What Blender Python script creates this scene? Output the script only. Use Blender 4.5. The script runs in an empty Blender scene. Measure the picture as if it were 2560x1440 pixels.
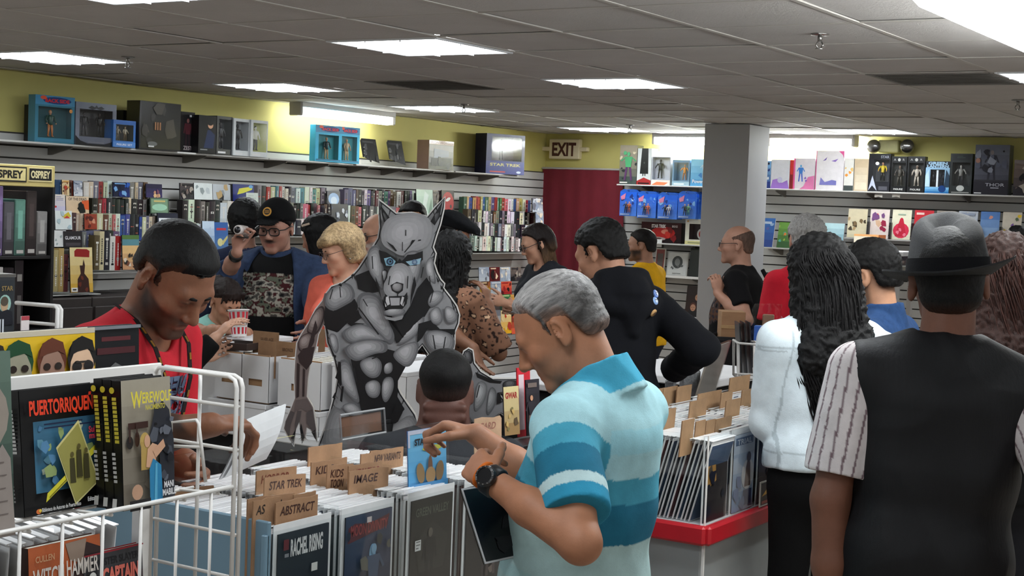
import bpy, math, random
import numpy as np
from mathutils import Vector, Matrix, Euler

# ------------------------------------------------------------------ camera, world, exposure
SC = bpy.context.scene
CC = SC.collection
CAMF, YAW, PITCH, ROLL, EYE = 3731.113, 0.5632, -0.0561, 0.0388, 1.75     # focal length in px of the 2560 px frame
FW = np.array([-math.sin(YAW)*math.cos(PITCH), math.cos(YAW)*math.cos(PITCH), math.sin(PITCH)])
_r = np.array([math.cos(YAW), math.sin(YAW), 0.0]); _u = np.cross(_r, FW)
RT = _r*math.cos(ROLL)+_u*math.sin(ROLL); UP = -_r*math.sin(ROLL)+_u*math.cos(ROLL)
cam = bpy.data.cameras.new('camera'); cam.sensor_width = 36.0; cam.lens = CAMF/2560*36.0
cam.clip_start = .05
camo = bpy.data.objects.new('camera', cam); CC.objects.link(camo)
camo.matrix_world = Matrix(((RT[0], UP[0], -FW[0], 0), (RT[1], UP[1], -FW[1], 0), (RT[2], UP[2], -FW[2], EYE), (0, 0, 0, 1)))
SC.camera = camo
wd = bpy.data.worlds.new('world'); SC.world = wd; wd.use_nodes = True
wd.node_tree.nodes['Background'].inputs[0].default_value = (.5, .52, .55, 1)
wd.node_tree.nodes['Background'].inputs[1].default_value = 0.02
SC.view_settings.view_transform = 'Standard'; SC.view_settings.look = 'None'
SC.view_settings.gamma = 1.0; SC.view_settings.use_curve_mapping = False
SC.view_settings.exposure = 0.48
PANEL_E, TUBE_E, TUBE2_E = 11.5, 14.0, 75.0        # light given off by ceiling panels, left wall tube, back wall tubes
try:
    SC.cycles.use_denoising = True; SC.cycles.max_bounces = 7; SC.cycles.transparent_max_bounces = 16
    SC.cycles.caustics_reflective = False; SC.cycles.caustics_refractive = False
    SC.cycles.sample_clamp_indirect = 6.0
except Exception: pass
rnd = random.Random(7)
A_ = np.array
def ray(x, y): return FW+RT*(x-1280.)/CAMF-UP*(y-720.)/CAMF
C0 = A_([0, 0, EYE])
def PX(x, y, d=None, X=None, Y=None, z=None):
    """world point seen at photograph pixel (x, y) at a known depth / wall plane / height"""
    r = ray(x, y)
    if d is not None: t = d
    elif X is not None: t = X/r[0]
    elif Y is not None: t = Y/r[1]
    else: t = (z-EYE)/r[2]
    return C0+r*t
def depth(p): return float((A_(p)-C0) @ FW)
def proj(p):
    q = A_(p)-C0; z = q @ FW
    return 1280+CAMF*(q @ RT)/z, 720-CAMF*(q @ UP)/z
# ------------------------------------------------------------------ colour and materials
def lin(c): return c/12.92 if c <= .04045 else ((c+.055)/1.055)**2.4
def C(r, g=None, b=None):
    if g is None: g = b = r
    return (lin(r/255.), lin(g/255.), lin(b/255.))
MAT = {}
def nt(name):
    m = bpy.data.materials.new(name); m.use_nodes = True
    t = m.node_tree; b = t.nodes['Principled BSDF']
    return m, t, b
def node(t, kind, **kw):
    n = t.nodes.new(kind)
    for k, v in kw.items():
        if k.startswith('i_'): n.inputs[int(k[2:])].default_value = v
        else: setattr(n, k, v)
    return n
def mixc(t, a, b, fac, mode='MULTIPLY'):
    n = node(t, 'ShaderNodeMix', data_type='RGBA', blend_type=mode)
    for s, v in ((6, a), (7, b), (0, fac)):
        if hasattr(v, 'links') or hasattr(v, 'is_linked'): t.links.new(v, n.inputs[s])
        else: n.inputs[s].default_value = v if s == 0 else (*v[:3], 1)
    return n.outputs[2]
def noise(t, scale, detail=3, rough=.6, stretch=None, coord='Object', dist=0):
    tc = node(t, 'ShaderNodeTexCoord'); o = tc.outputs[coord]
    if stretch:
        mp = node(t, 'ShaderNodeMapping'); mp.inputs['Scale'].default_value = stretch
        t.links.new(o, mp.inputs[0]); o = mp.outputs[0]
    n = node(t, 'ShaderNodeTexNoise'); n.inputs['Scale'].default_value = scale
    n.inputs['Detail'].default_value = detail; n.inputs['Roughness'].default_value = rough
    n.inputs['Distortion'].default_value = dist
    t.links.new(o, n.inputs['Vector']); return n.outputs['Fac']
def ramp(t, f, stops, interp='LINEAR'):
    r = node(t, 'ShaderNodeValToRGB'); t.links.new(f, r.inputs[0]); cr = r.color_ramp; cr.interpolation = interp
    while len(cr.elements) < len(stops): cr.elements.new(.5)
    for e, (p, c) in zip(cr.elements, stops): e.position = p; e.color = (*c[:3], 1)
    return r.outputs[0]
def bump(t, b, h, strength=.3, dist=.01):
    n = node(t, 'ShaderNodeBump'); n.inputs['Strength'].default_value = strength; n.inputs['Distance'].default_value = dist
    t.links.new(h, n.inputs['Height']); t.links.new(n.outputs[0], b.inputs['Normal'])
def pm(name, col, rough=.5, metal=0., var=.15, vs=8., bs=0., bsc=60., spec=.5, coat=0., stretch=None, gain=1.):
    """plain procedural material: base colour with soft noise variation, optional fine relief"""
    if name in MAT: return MAT[name]
    m, t, b = nt(name)
    if col == 'attr':
        a = node(t, 'ShaderNodeAttribute'); a.attribute_name = 'Col'; src = a.outputs[0]
    elif col == 'obj':
        src = node(t, 'ShaderNodeObjectInfo').outputs['Color']
    else:
        src = node(t, 'ShaderNodeRGB'); src.outputs[0].default_value = (*col, 1); src = src.outputs[0]
    f = noise(t, vs, 4, .6, stretch)
    v = ramp(t, f, [(.3, ((1-var)*gain,)*3), (.7, ((1+var*.4)*gain,)*3)])
    t.links.new(mixc(t, src, v, 1.0), b.inputs['Base Color'])
    b.inputs['Roughness'].default_value = rough; b.inputs['Metallic'].default_value = metal
    b.inputs['Specular IOR Level'].default_value = spec; b.inputs['Coat Weight'].default_value = coat
    if bs: bump(t, b, noise(t, bsc, 4, .7, stretch), bs, .004)
    MAT[name] = m; return m
def emis(name, col, s, lattice=False):
    m, t, b = nt(name)
    b.inputs['Base Color'].default_value = (.8, .8, .8, 1)
    b.inputs['Emission Color'].default_value = (*col, 1); b.inputs['Emission Strength'].default_value = s
    MAT[name] = m; return m
def clear(name, col=(1, 1, 1), gloss=.10, rough=.08):
    m, t, b = nt(name); out = t.nodes['Material Output']; t.nodes.remove(b)
    tr = node(t, 'ShaderNodeBsdfTransparent'); tr.inputs[0].default_value = (*col, 1)
    gl = node(t, 'ShaderNodeBsdfGlossy'); gl.inputs['Roughness'].default_value = rough
    fr = node(t, 'ShaderNodeFresnel'); fr.inputs[0].default_value = 1.45
    ad = node(t, 'ShaderNodeMath', operation='ADD'); ad.inputs[1].default_value = gloss; t.links.new(fr.outputs[0], ad.inputs[0])
    bf = node(t, 'ShaderNodeNewGeometry'); iv = node(t, 'ShaderNodeMath', operation='SUBTRACT'); iv.inputs[0].default_value = 1.; t.links.new(bf.outputs['Backfacing'], iv.inputs[1])
    mu = node(t, 'ShaderNodeMath', operation='MULTIPLY'); t.links.new(ad.outputs[0], mu.inputs[0]); t.links.new(iv.outputs[0], mu.inputs[1])
    mx = node(t, 'ShaderNodeMixShader'); t.links.new(mu.outputs[0], mx.inputs[0])
    t.links.new(tr.outputs[0], mx.inputs[1]); t.links.new(gl.outputs[0], mx.inputs[2]); t.links.new(mx.outputs[0], out.inputs[0])
    MAT[name] = m; return m
PRINT = pm('printed_paper', 'attr', .42, var=.10, vs=30, coat=.15)
GLOSSY = pm('glossy_print', 'attr', .34, var=.08, vs=20, coat=.12, spec=.35)
PLAST = pm('painted_plastic', 'attr', .4, var=.06, vs=15)
CLOTH = pm('cloth', 'attr', .92, var=.16, vs=14, bs=.25, bsc=260, spec=.2)
DENIM = pm('denim', 'attr', .95, var=.25, vs=40, bs=.4, bsc=420, spec=.2)
SKIN = pm('skin', 'attr', .55, var=.12, vs=26, bs=.12, bsc=180, spec=.4)
HAIR = pm('hair', 'attr', .5, var=.55, vs=60, bs=.6, bsc=150, spec=.22, stretch=(3, 3, .6), gain=.6)
HAIRB = pm('swept_hair', 'attr', .55, var=.6, vs=55, bs=.5, bsc=120, spec=.3, stretch=(.6, 3, 2))
METALW = pm('white_coated_wire', C(225, 222, 218), .35, var=.06)
CHROME = pm('brushed_metal', C(150, 148, 145), .3, 1.0, var=.1)
BOOK = pm('book_cloth_cover', 'obj', .45, var=.3, vs=40)
CARD = pm('corrugated_cardboard', C(158, 122, 88), .85, var=.14, vs=9, bs=.2, bsc=50, stretch=(1, 1, 6))
WBOX = pm('white_card_box', C(212, 211, 212), .7, var=.06, vs=6)
PAGES = pm('page_edges', C(226, 221, 210), .8, var=.15, vs=120)
BAGTOP = pm('bag_and_board', C(238, 239, 240), .35, var=.05, vs=25, coat=.3)
def strandmat(name, R, scale=70, stretch=(1.6, .16, 1.3), lo=.25, hi=1.25):
    """hair whose fine streaks run from front to back of a head with rotation R"""
    m, t, b = nt(name); a = node(t, 'ShaderNodeAttribute'); a.attribute_name = 'Col'; tc = node(t, 'ShaderNodeTexCoord'); m1 = node(t, 'ShaderNodeMapping'); m2 = node(t, 'ShaderNodeMapping')
    m1.inputs['Rotation'].default_value = Matrix(R.T.tolist()).to_euler(); m2.inputs['Scale'].default_value = stretch
    t.links.new(tc.outputs['Object'], m1.inputs[0]); t.links.new(m1.outputs[0], m2.inputs[0]); n = node(t, 'ShaderNodeTexNoise'); n.inputs['Scale'].default_value = scale; n.inputs['Detail'].default_value = 5; n.inputs['Roughness'].default_value = .7; n.inputs['Distortion'].default_value = .3
    t.links.new(m2.outputs[0], n.inputs['Vector']); v = ramp(t, n.outputs['Fac'], [(.34, (lo,)*3), (.66, (hi,)*3)]); t.links.new(mixc(t, a.outputs[0], v, 1.), b.inputs['Base Color']); b.inputs['Roughness'].default_value = .5; bump(t, b, n.outputs['Fac'], .6, .004); MAT[name] = m; return m
CLEAR = clear('clear_acrylic', (.97, .98, .98), .02, .05)
FILM = clear('clear_plastic_film', (.97, .97, .97), .03, .10)
SLOT = pm('slot_shade', C(64, 61, 58), .8)  # dark colour puts the shade inside the deep wall slots into the surface
LENS = clear('spectacle_lens', (.8, .82, .85), .08, .03)
BLACKP = pm('black_plastic', C(22, 22, 24), .4, var=.1)
# ------------------------------------------------------------------ mesh builder
class Geo:
    def __init__(s): s.v = []; s.f = []; s.c = []; s.m = []
    def face(s, pts, col=(.8, .8, .8), mat=0):
        n = len(s.v); s.v += [tuple(map(float, p)) for p in pts]; s.f.append(tuple(range(n, n+len(pts)))); s.c.append(col); s.m.append(mat)
    def faces(s, pts, fs, col=(.8, .8, .8), mat=0):
        n = len(s.v); s.v += [tuple(map(float, p)) for p in pts]
        for f in fs: s.f.append(tuple(i+n for i in f)); s.c.append(col); s.m.append(mat)
    def box(s, c, size, R=None, col=(.8, .8, .8), b=.0, mat=0):
        """chamfered box; R columns = local axes"""
        h = A_(size)/2; b = min(b, min(h)*.6) if b else 0
        c = A_(c, float); R = np.eye(3) if R is None else A_(R)
        P = []; F = []
        if b <= 0:
            for x in (-1, 1):
                for y in (-1, 1):
                    for z in (-1, 1): P.append((x*h[0], y*h[1], z*h[2]))
            F = [(0, 1, 3, 2), (4, 6, 7, 5), (0, 4, 5, 1), (2, 3, 7, 6), (0, 2, 6, 4), (1, 5, 7, 3)]
        else:
            idx = {}
            for sx in (-1, 1):
                for sy in (-1, 1):
                    for sz in (-1, 1):
                        for ax in range(3):
                            q = [sx*(h[0]-b), sy*(h[1]-b), sz*(h[2]-b)]; q[ax] = (sx, sy, sz)[ax]*h[ax]
                            idx[sx, sy, sz, ax] = len(P); P.append(q)
            for ax in range(3):
                o1, o2 = [(1, 2), (2, 0), (0, 1)][ax]
                for sg in (-1, 1):
                    L = []
                    for u, w in ((-1, -1), (1, -1), (1, 1), (-1, 1)):
                        k = [0, 0, 0]; k[ax] = sg; k[o1] = u; k[o2] = w; L.append(idx[k[0], k[1], k[2], ax])
                    F.append(tuple(L if sg > 0 else L[::-1]))
                for u in (-1, 1):
                    for w in (-1, 1):
                        k0 = [0, 0, 0]; k1 = [0, 0, 0]; k0[ax] = -1; k1[ax] = 1
                        k0[o1] = k1[o1] = u; k0[o2] = k1[o2] = w
                        q = (idx[(*k0, o1)], idx[(*k1, o1)], idx[(*k1, o2)], idx[(*k0, o2)])
                        F.append(q if u*w < 0 else q[::-1])
            for sx in (-1, 1):
                for sy in (-1, 1):
                    for sz in (-1, 1):
                        q = tuple(idx[sx, sy, sz, a] for a in range(3)); F.append(q if sx*sy*sz > 0 else q[::-1])
        s.faces((A_(P) @ R.T)+c, F, col, mat); return s
    def tube(s, pts, r, n=8, col=(.8, .8, .8), closed=False, mat=0, caps=True):
        pts = [A_(p, float) for p in pts]; N = len(pts); rr = r if hasattr(r, '__len__') else [r]*N
        rings = []; prev = None
        for i, p in enumerate(pts):
            a = pts[(i-1) % N] if (closed or i > 0) else p; b_ = pts[(i+1) % N] if (closed or i < N-1) else p
            t = b_-a; t = t/(np.linalg.norm(t)+1e-9)
            if prev is None:
                u = np.cross(t, (0, 0, 1.)); u = u if np.linalg.norm(u) > .1 else np.cross(t, (0, 1., 0))
            else: u = prev-t*(prev @ t)
            u = u/(np.linalg.norm(u)+1e-9); w = np.cross(t, u); prev = u
            rings.append([p+rr[i]*(u*math.cos(2*math.pi*k/n)+w*math.sin(2*math.pi*k/n)) for k in range(n)])
        P = [q for R_ in rings for q in R_]; F = []
        for i in range(N if closed else N-1):
            j = (i+1) % N
            for k in range(n): F.append((i*n+k, i*n+(k+1) % n, j*n+(k+1) % n, j*n+k))
        if not closed and caps: F += [tuple(range(n))[::-1], tuple((N-1)*n+k for k in range(n))]
        s.faces(P, F, col, mat); return s
    def grid(s, P, col=(.8, .8, .8), mat=0, wrap=False):
        """P[i][j] lattice of points"""
        ni, nj = len(P), len(P[0]); F = []
        for i in range(ni-1):
            for j in range(nj if wrap else nj-1): F.append((i*nj+j, i*nj+(j+1) % nj, (i+1)*nj+(j+1) % nj, (i+1)*nj+j))
        s.faces([q for r in P for q in r], F, col, mat); return s
    def prism(s, outline, fr, th, col=(.8, .8, .8), colb=None, mat=0):
        """2D outline extruded backwards from frame fr"""
        f = [fr(u, v, 0) for u, v in outline]; k = [fr(u, v, -th) for u, v in outline]; n = len(f)
        s.face(f, col, mat); s.face(k[::-1], colb or col, mat)
        s.faces(f+k, [(i, n+i, n+(i+1) % n, (i+1) % n) for i in range(n)], colb or col, mat); return s
    def ball(s, c, r, col=(.8, .8, .8), n=8, R=None, mat=0):
        r = A_(r) if hasattr(r, '__len__') else A_([r]*3); R = np.eye(3) if R is None else R
        P = [[A_(c)+R @ (r*A_([math.sin(a)*math.cos(b), math.sin(a)*math.sin(b), math.cos(a)])) for b in np.linspace(0, 2*math.pi, 2*n, endpoint=False)] for a in np.linspace(.02, math.pi-.02, n)]
        s.grid(P[::-1], col, mat, wrap=True); return s
    def text(s, txt, fr, h, col, off=0., shear=0., w=None, align='LEFT', mat=0, bold=.02):
        P, F, W = text_mesh(txt, bold); sc = h/.73; sx = sc if w is None else w/max(W, 1e-6)
        dx = {'LEFT': 0, 'CENTER': -W/2, 'RIGHT': -W}[align]
        s.faces([fr((x+dx)*sx+y*shear*sc, y*sc, off) for x, y in P], F, col, mat); return s
    def build(s, name, mats, parent=None, origin=None, smooth=False):
        o = np.zeros(3) if origin is None else A_(origin, float)
        if parent is not None and origin is None: o = A_(wloc(parent))
        me = bpy.data.meshes.new(name); me.from_pydata([tuple(A_(v)-o) for v in s.v], [], s.f)
        mats = mats if isinstance(mats, (list, tuple)) else [mats]
        for m in mats: me.materials.append(m)
        if len(mats) > 1: me.polygons.foreach_set('material_index', s.m)
        a = me.color_attributes.new('Col', 'FLOAT_COLOR', 'CORNER'); L = []
        for f, c in zip(s.f, s.c): L += [c[0], c[1], c[2], 1.]*len(f)
        a.data.foreach_set('color', L)
        if smooth: me.polygons.foreach_set('use_smooth', [True]*len(s.f))
        ob = bpy.data.objects.new(name, me); CC.objects.link(ob)
        if parent is not None: ob.parent = parent
        else: ob.location = o
        return ob
def wloc(o):
    p = Vector((0, 0, 0))
    while o is not None: p = p+o.location; o = o.parent
    return p
TXT = {}
def text_mesh(txt, bold):
    k = (txt, bold)
    if k not in TXT:
        cu = bpy.data.curves.new('t', 'FONT'); cu.body = txt; cu.offset = bold; cu.resolution_u = 3
        ob = bpy.data.objects.new('t', cu); me = ob.to_mesh()
        P = [(v.co.x, v.co.y) for v in me.vertices]; F = [tuple(p.vertices) for p in me.polygons]
        TXT[k] = (P, F, max([p[0] for p in P] or [1])); ob.to_mesh_clear(); bpy.data.objects.remove(ob); bpy.data.curves.remove(cu)
    return TXT[k]
def frame(o, u, v):
    """flat frame: fr(a, b, c) = o + a*u + b*v + c*n"""
    o, u, v = A_(o, float), A_(u, float), A_(v, float); u = u/np.linalg.norm(u); v = v/np.linalg.norm(v); n = np.cross(u, v)
    return lambda a, b, c=0.: o+u*a+v*b+n*c
def tag(o, label=None, cat=None, group=None, kind=None):
    if label: o['label'] = label
    if cat: o['category'] = cat
    if group: o['group'] = group
    if kind: o['kind'] = kind
    return o
def thing(name, label, cat, loc, group=None):
    o = bpy.data.objects.new(name, None); CC.objects.link(o); o.empty_display_size = .05
    o.location = [float(q) for q in loc]; return tag(o, label, cat, group)
def copy_tree(o, parent=None):
    c = o.copy(); CC.objects.link(c); c.parent = parent
    for ch in list(o.children): copy_tree(ch, c)
    return c
def RZ(deg):
    a = math.radians(deg); return A_([[math.cos(a), -math.sin(a), 0], [math.sin(a), math.cos(a), 0], [0, 0, 1]])
def RX(deg):
    a = math.radians(deg); return A_([[1, 0, 0], [0, math.cos(a), -math.sin(a)], [0, math.sin(a), math.cos(a)]])
def RY(deg):
    a = math.radians(deg); return A_([[math.cos(a), 0, math.sin(a)], [0, 1, 0], [-math.sin(a), 0, math.cos(a)]])
def structure(o): o['kind'] = 'structure'; return o
ORD = ['first', 'second', 'third', 'fourth', 'fifth', 'sixth', 'seventh', 'eighth', 'ninth', 'tenth', 'eleventh', 'twelfth', 'thirteenth', 'fourteenth', 'fifteenth', 'sixteenth', 'seventeenth', 'eighteenth', 'nineteenth', 'twentieth']
def nth(i):
    if i < 20: return ORD[i]
    n = i+1; return '%d%s' % (n, 'th' if n % 100 in (11, 12, 13) else {1: 'st', 2: 'nd', 3: 'rd'}.get(n % 10, 'th'))
WX, WY, CZ = -7.50, 12.40, 2.44                    # left wall plane, back wall plane, ceiling height
S2 = .6096                                         # ceiling module
GX, GY = -1.8491, 4.5481                           # a ceiling grid crossing
# ------------------------------------------------------------------ room shell
XR, YB = 3.6, -2.2                                 # right wall and wall behind the camera
TILE = pm('ceiling_tile', C(184, 180, 177), .95, var=.08, vs=3.0)
t = TILE.node_tree; bump(t, t.nodes['Principled BSDF'], noise(t, 75, 5, .75, coord='Object'), .55, .012)
YEL = pm('yellow_paint', C(214, 204, 126), .75, var=.05, vs=2)
SLAT = pm('slatwall_laminate', C(196, 195, 192), .45, var=.06, vs=2)
GREYP = pm('grey_column_paint', C(168, 168, 170), .6, var=.05, vs=3)
FLOORM = pm('beige_floor_tile', C(172, 161, 148), .6, var=.12, vs=6)
g = Geo(); g.box(((WX+XR)/2, (WY+YB)/2, -.05), (XR-WX+.4, WY-YB+.4, .1)); structure(g.build('floor', FLOORM))
g = Geo(); g.box((WX-.06, (WY+YB)/2, CZ/2+.1), (.1, WY-YB+.3, CZ+.2)); wl = structure(g.build('wall_left', YEL))
g = Geo(); g.box(((WX+XR)/2, WY+.06, CZ/2+.1), (XR-WX+.3, .1, CZ+.2)); wb = structure(g.build('wall_back', YEL))
g = Geo(); g.box((XR+.06, (WY+YB)/2, CZ/2+.1), (.1, WY-YB+.3, CZ+.2)); structure(g.build('wall_right', SLAT))
g = Geo(); g.box(((WX+XR)/2, YB-.06, CZ/2+.1), (XR-WX+.3, .1, CZ+.2)); structure(g.build('wall_front', SLAT))
# slatwall boards: 3 inch boards with a routed lip, one object per board
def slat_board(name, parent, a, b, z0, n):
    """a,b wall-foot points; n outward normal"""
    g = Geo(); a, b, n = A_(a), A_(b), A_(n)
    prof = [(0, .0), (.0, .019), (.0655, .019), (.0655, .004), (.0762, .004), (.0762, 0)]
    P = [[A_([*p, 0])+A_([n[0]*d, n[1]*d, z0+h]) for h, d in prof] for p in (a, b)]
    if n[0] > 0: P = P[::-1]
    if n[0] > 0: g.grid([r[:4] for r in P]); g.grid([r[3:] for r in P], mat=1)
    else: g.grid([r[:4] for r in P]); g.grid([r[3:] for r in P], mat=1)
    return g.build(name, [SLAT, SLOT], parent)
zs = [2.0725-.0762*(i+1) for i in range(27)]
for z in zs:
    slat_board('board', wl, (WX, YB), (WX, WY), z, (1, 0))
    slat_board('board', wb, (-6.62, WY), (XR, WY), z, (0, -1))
# ceiling: tiles between T bars, panels of light, vents
ceil = structure(Geo().box(((WX+XR)/2, (WY+YB)/2, CZ+.10), (XR-WX+.3, WY-YB+.3, .04)).build('ceiling', TILE))
LIGHTS = [(i, j) for i in (-8, -4, 0, 4) for j in (-8, -5, -2, 1, 4)]+[(-8, 7), (-8, 11), (-4, 11), (0, 8), (4, 8), (0, 11), (4, 11)]
LIGHTS.remove((0, 1))
VENTS = [(-6, 4), (-1, 4)]
g = Geo(); h = S2/2
tile_me = None
TB = pm('ceiling_grid_bar', C(176, 172, 166), .5, var=.05)
ni = [i for i in range(-11, 10) if WX-.5 < GX+i*S2 < XR]; nj = [j for j in range(-12, 14) if YB-.5 < GY+j*S2 < WY]
for i in ni:
    for j in nj:
        if (i, j) in LIGHTS or (i, j) in VENTS: continue
        x0, x1 = max(GX+i*S2, WX), min(GX+(i+1)*S2, XR); y0, y1 = max(GY+j*S2, YB), min(GY+(j+1)*S2, WY)
        if x1-x0 < .03 or y1-y0 < .03: continue
        full = abs(x1-x0-S2) < 1e-6 and abs(y1-y0-S2) < 1e-6
        if full and tile_me:
            o = bpy.data.objects.new('tile', tile_me); CC.objects.link(o); o.parent = ceil; o.location = A_([(x0+x1)/2, (y0+y1)/2, CZ+.008])-A_(wloc(ceil))
        else:
            gg = Geo().box((0, 0, 0), (x1-x0-.012, y1-y0-.012, .014), b=.004); o = gg.build('tile', TILE)
            o.parent = ceil; o.location = A_([(x0+x1)/2, (y0+y1)/2, CZ+.008])-A_(wloc(ceil))
            if full: tile_me = o.data
        o.rotation_euler = (rnd.uniform(-.004, .004), rnd.uniform(-.004, .004), rnd.choice((0, math.pi)) if full else 0)
        if rnd.random() < .3: o.location.z += .004
for i in ni:
    x = GX+i*S2
    if WX < x < XR: Geo().box((x, (WY+YB)/2, CZ+.001), (.022, WY-YB, .006), b=.001).build('grid_bar', TB, ceil)
for j in nj:
    y = GY+j*S2
    if YB < y < WY: Geo().box(((WX+XR)/2, y, CZ+.0015), (XR-WX, .022, .005), b=.001).build('grid_bar', TB, ceil)
PANEL = emis('light_diffuser', (.90, .96, 1.0), PANEL_E)
LOUV = pm('louver_white', C(215, 218, 222), .4, var=.03)
pl = None
def lname(i, j):
    return {(-4, 1): 'large bright ceiling light panel above the wolf cutout, nearest whole panel in view', (-8, 1): 'ceiling light panel cut by the photo edge above the grey and blue toy boxes', (-8, 4): 'ceiling light panel beside the hanging tube fixture over the left wall shelf', (-4, 4): 'ceiling light panel in mid ceiling in front of the grey column',
            (-8, 7): 'narrow looking ceiling light panel with a sprinkler head in front of it', (-8, 11): 'far ceiling light panel just in front of the EXIT sign', (-4, 11): 'far ceiling light panel to the right of the grey column', (0, 4): 'ceiling light panel of which only a tip shows at the right photo edge'}.get((i, j))
for (i, j) in LIGHTS:
    x, y = GX+(i+.5)*S2, GY+(j+.5)*S2
    lb = lname(i, j)
    o = thing('ceiling_light', lb or 'ceiling light panel outside the picture', 'ceiling light', (x, y, CZ), 'square ceiling light panels' if lb else 'ceiling lights outside the picture')
    if pl is None:
        d = Geo(); d.face([(x-.285, y-.285, CZ-.002), (x-.285, y+.285, CZ-.002), (x+.285, y+.285, CZ-.002), (x+.285, y-.285, CZ-.002)]); d = d.build('diffuser', PANEL, o)
        f = Geo()
        for a in (-1, 1): f.box((x+a*.292, y, CZ-.002), (.018, .604, .012), b=.002); f.box((x, y+a*.292, CZ-.002), (.566, .018, .012), b=.002)
        f = f.build('frame', LOUV, o); l = Geo()
        for a in (-.095, .095): l.box((x+a, y, CZ-.008), (.006, .566, .012)); l.box((x, y+a, CZ-.008), (.566, .006, .012))
        l = l.build('louver', LOUV, o); pl = (d, f, l)
    else:
        for q in pl: c = q.copy(); CC.objects.link(c); c.parent = o
for n, (i, j) in enumerate(VENTS):
    x, y = GX+(i+.5)*S2, GY+(j+.5)*S2
    o = thing('ceiling_vent', ['dark square return air vent in the ceiling left of the centre light panel', 'dark square return air vent in the ceiling at right'][n], 'vent', (x, y, CZ), 'ceiling vents')
    Geo().box((x, y, CZ+.03), (.59, .59, .006)).build('duct', pm('vent_dark', C(70, 68, 66), .8), o)
    f = Geo()
    for a in (-1, 1): f.box((x+a*.295, y, CZ+.0), (.018, .6, .01), b=.002); f.box((x, y+a*.295, CZ), (.572, .018, .01), b=.002)
    f.build('frame', pm('vent_paint', C(120, 117, 113), .6), o)
    for k in range(14): Geo().box((x, y-.27+k*.0415, CZ+.006), (.57, .024, .002), RX(35)).build('slat', MAT['vent_paint'], o)
# sprinkler heads
def sprinkler(p, lb):
    o = thing('sprinkler_head', lb, 'sprinkler', p, 'ceiling sprinkler heads'); x, y, z = p
    Geo().tube([(x, y, z), (x, y, z-.004)], .035, 14).tube([(x, y, z-.004), (x, y, z-.007)], [.035, .02], 14).build('escutcheon', CHROME, o)
    g = Geo().tube([(x, y, z), (x, y, z-.03)], .009, 8)
    for s in (-1, 1): g.tube([(x+s*.008, y, z-.03), (x+s*.014, y, z-.042), (x+s*.004, y, z-.056)], .003, 6)
    g.build('frame', CHROME, o, smooth=True)
    Geo().tube([(x, y, z-.055), (x, y, z-.058)], .016, 12).build('deflector', CHROME, o)
for (x, y), lb in (((2050, 85), 'chrome sprinkler head in the near ceiling at upper right'), ((320, 142), 'sprinkler head beside the leftmost ceiling light panel'), ((1160, 261), 'sprinkler head in front of the narrow far light panel'), ((1575, 312), 'small far sprinkler head near the EXIT sign'), ((2545, 250), 'sprinkler head at the right photo edge')):
    sprinkler(PX(x, y, z=CZ), lb)
# column
cx0, cx1, cy0, cy1 = -5.06, -4.68, 10.76, 11.16
structure(Geo().box(((cx0+cx1)/2, (cy0+cy1)/2, CZ/2), (cx1-cx0, cy1-cy0, CZ), b=.006).build('column', GREYP))
# wall tube fixtures
TUBE = emis('fluorescent_tube', (.97, 1.0, .96), TUBE_E); TUBE2 = emis('fluorescent_tube_bright', (.95, 1.0, .97), TUBE2_E)
FIXT = pm('fixture_metal', C(176, 172, 168), .4, var=.05)
def strip(a, b, lb, mt, r=.033):
    a, b = A_(a), A_(b); d = (b-a)/np.linalg.norm(b-a); c = (a+b)/2; L = np.linalg.norm(b-a); R = np.stack([d, np.cross((0, 0, 1), d), (0, 0, 1)], 1)
    o = thing('tube_light', lb, 'tube light', c)
    Geo().box(c+A_([0, 0, .055]), (L+.05, .13, .05), R, b=.006).build('housing', FIXT, o)
    Geo().tube([a, b], r, 12).build('tube', mt, o, smooth=True)
    for p, s in ((a, -1), (b, 1)):
        e = Geo().box(p+d*s*.016+A_([0, 0, .022]), (.03, .12, .11), R, b=.008); e.build('end_cap', FIXT, o)
strip((-7.3, 8.50, 2.375), (-7.3, 9.60, 2.375), 'bright tube light hanging under the ceiling along the left wall', TUBE)
strip((-6.2, 12.2, 2.375), (-5.15, 12.2, 2.375), 'glaring tube light on the back wall left of the grey column', TUBE2)
strip((-5.08, 12.2, 2.375), (-4.36, 12.2, 2.375), 'glaring tube light on the back wall right of the grey column', TUBE2)
TUBE3 = emis('fluorescent_tube_near', (.96, 1.0, 1.0), 22.0)
strip((-1.10, 3.6, 2.33), (-1.10, 5.9, 2.33), 'glaring tube light under the ceiling at the top right corner of the photo', TUBE3, .075)
# curtain in the back left doorway
CURT = pm('maroon_curtain', C(112, 24, 38), .9, var=.12, vs=5, bs=.2, bsc=80)
g = Geo(); P = []
for k in range(25):
    z = 2.105-2.08*k/24; P.append([((-7.49+.87*(j/40))+.13*(k/24)*(j/40), 12.34+.012*math.sin(j*.9+k*.05)*(.3+k/24), z) for j in range(41)])
g.grid(P); g.grid([[(x, y+.004, z) for x, y, z in r[::-1]] for r in P]); cu = tag(g.build('curtain', CURT, smooth=True, origin=(-7.05, 12.34, .02)), 'maroon curtain closing the doorway in the back left corner under the EXIT sign', 'curtain')
tag(Geo().tube([(-7.5, 12.34, 2.11), (-6.58, 12.34, 2.11)], .01, 8).build('curtain_rod', FIXT, cu))
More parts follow.
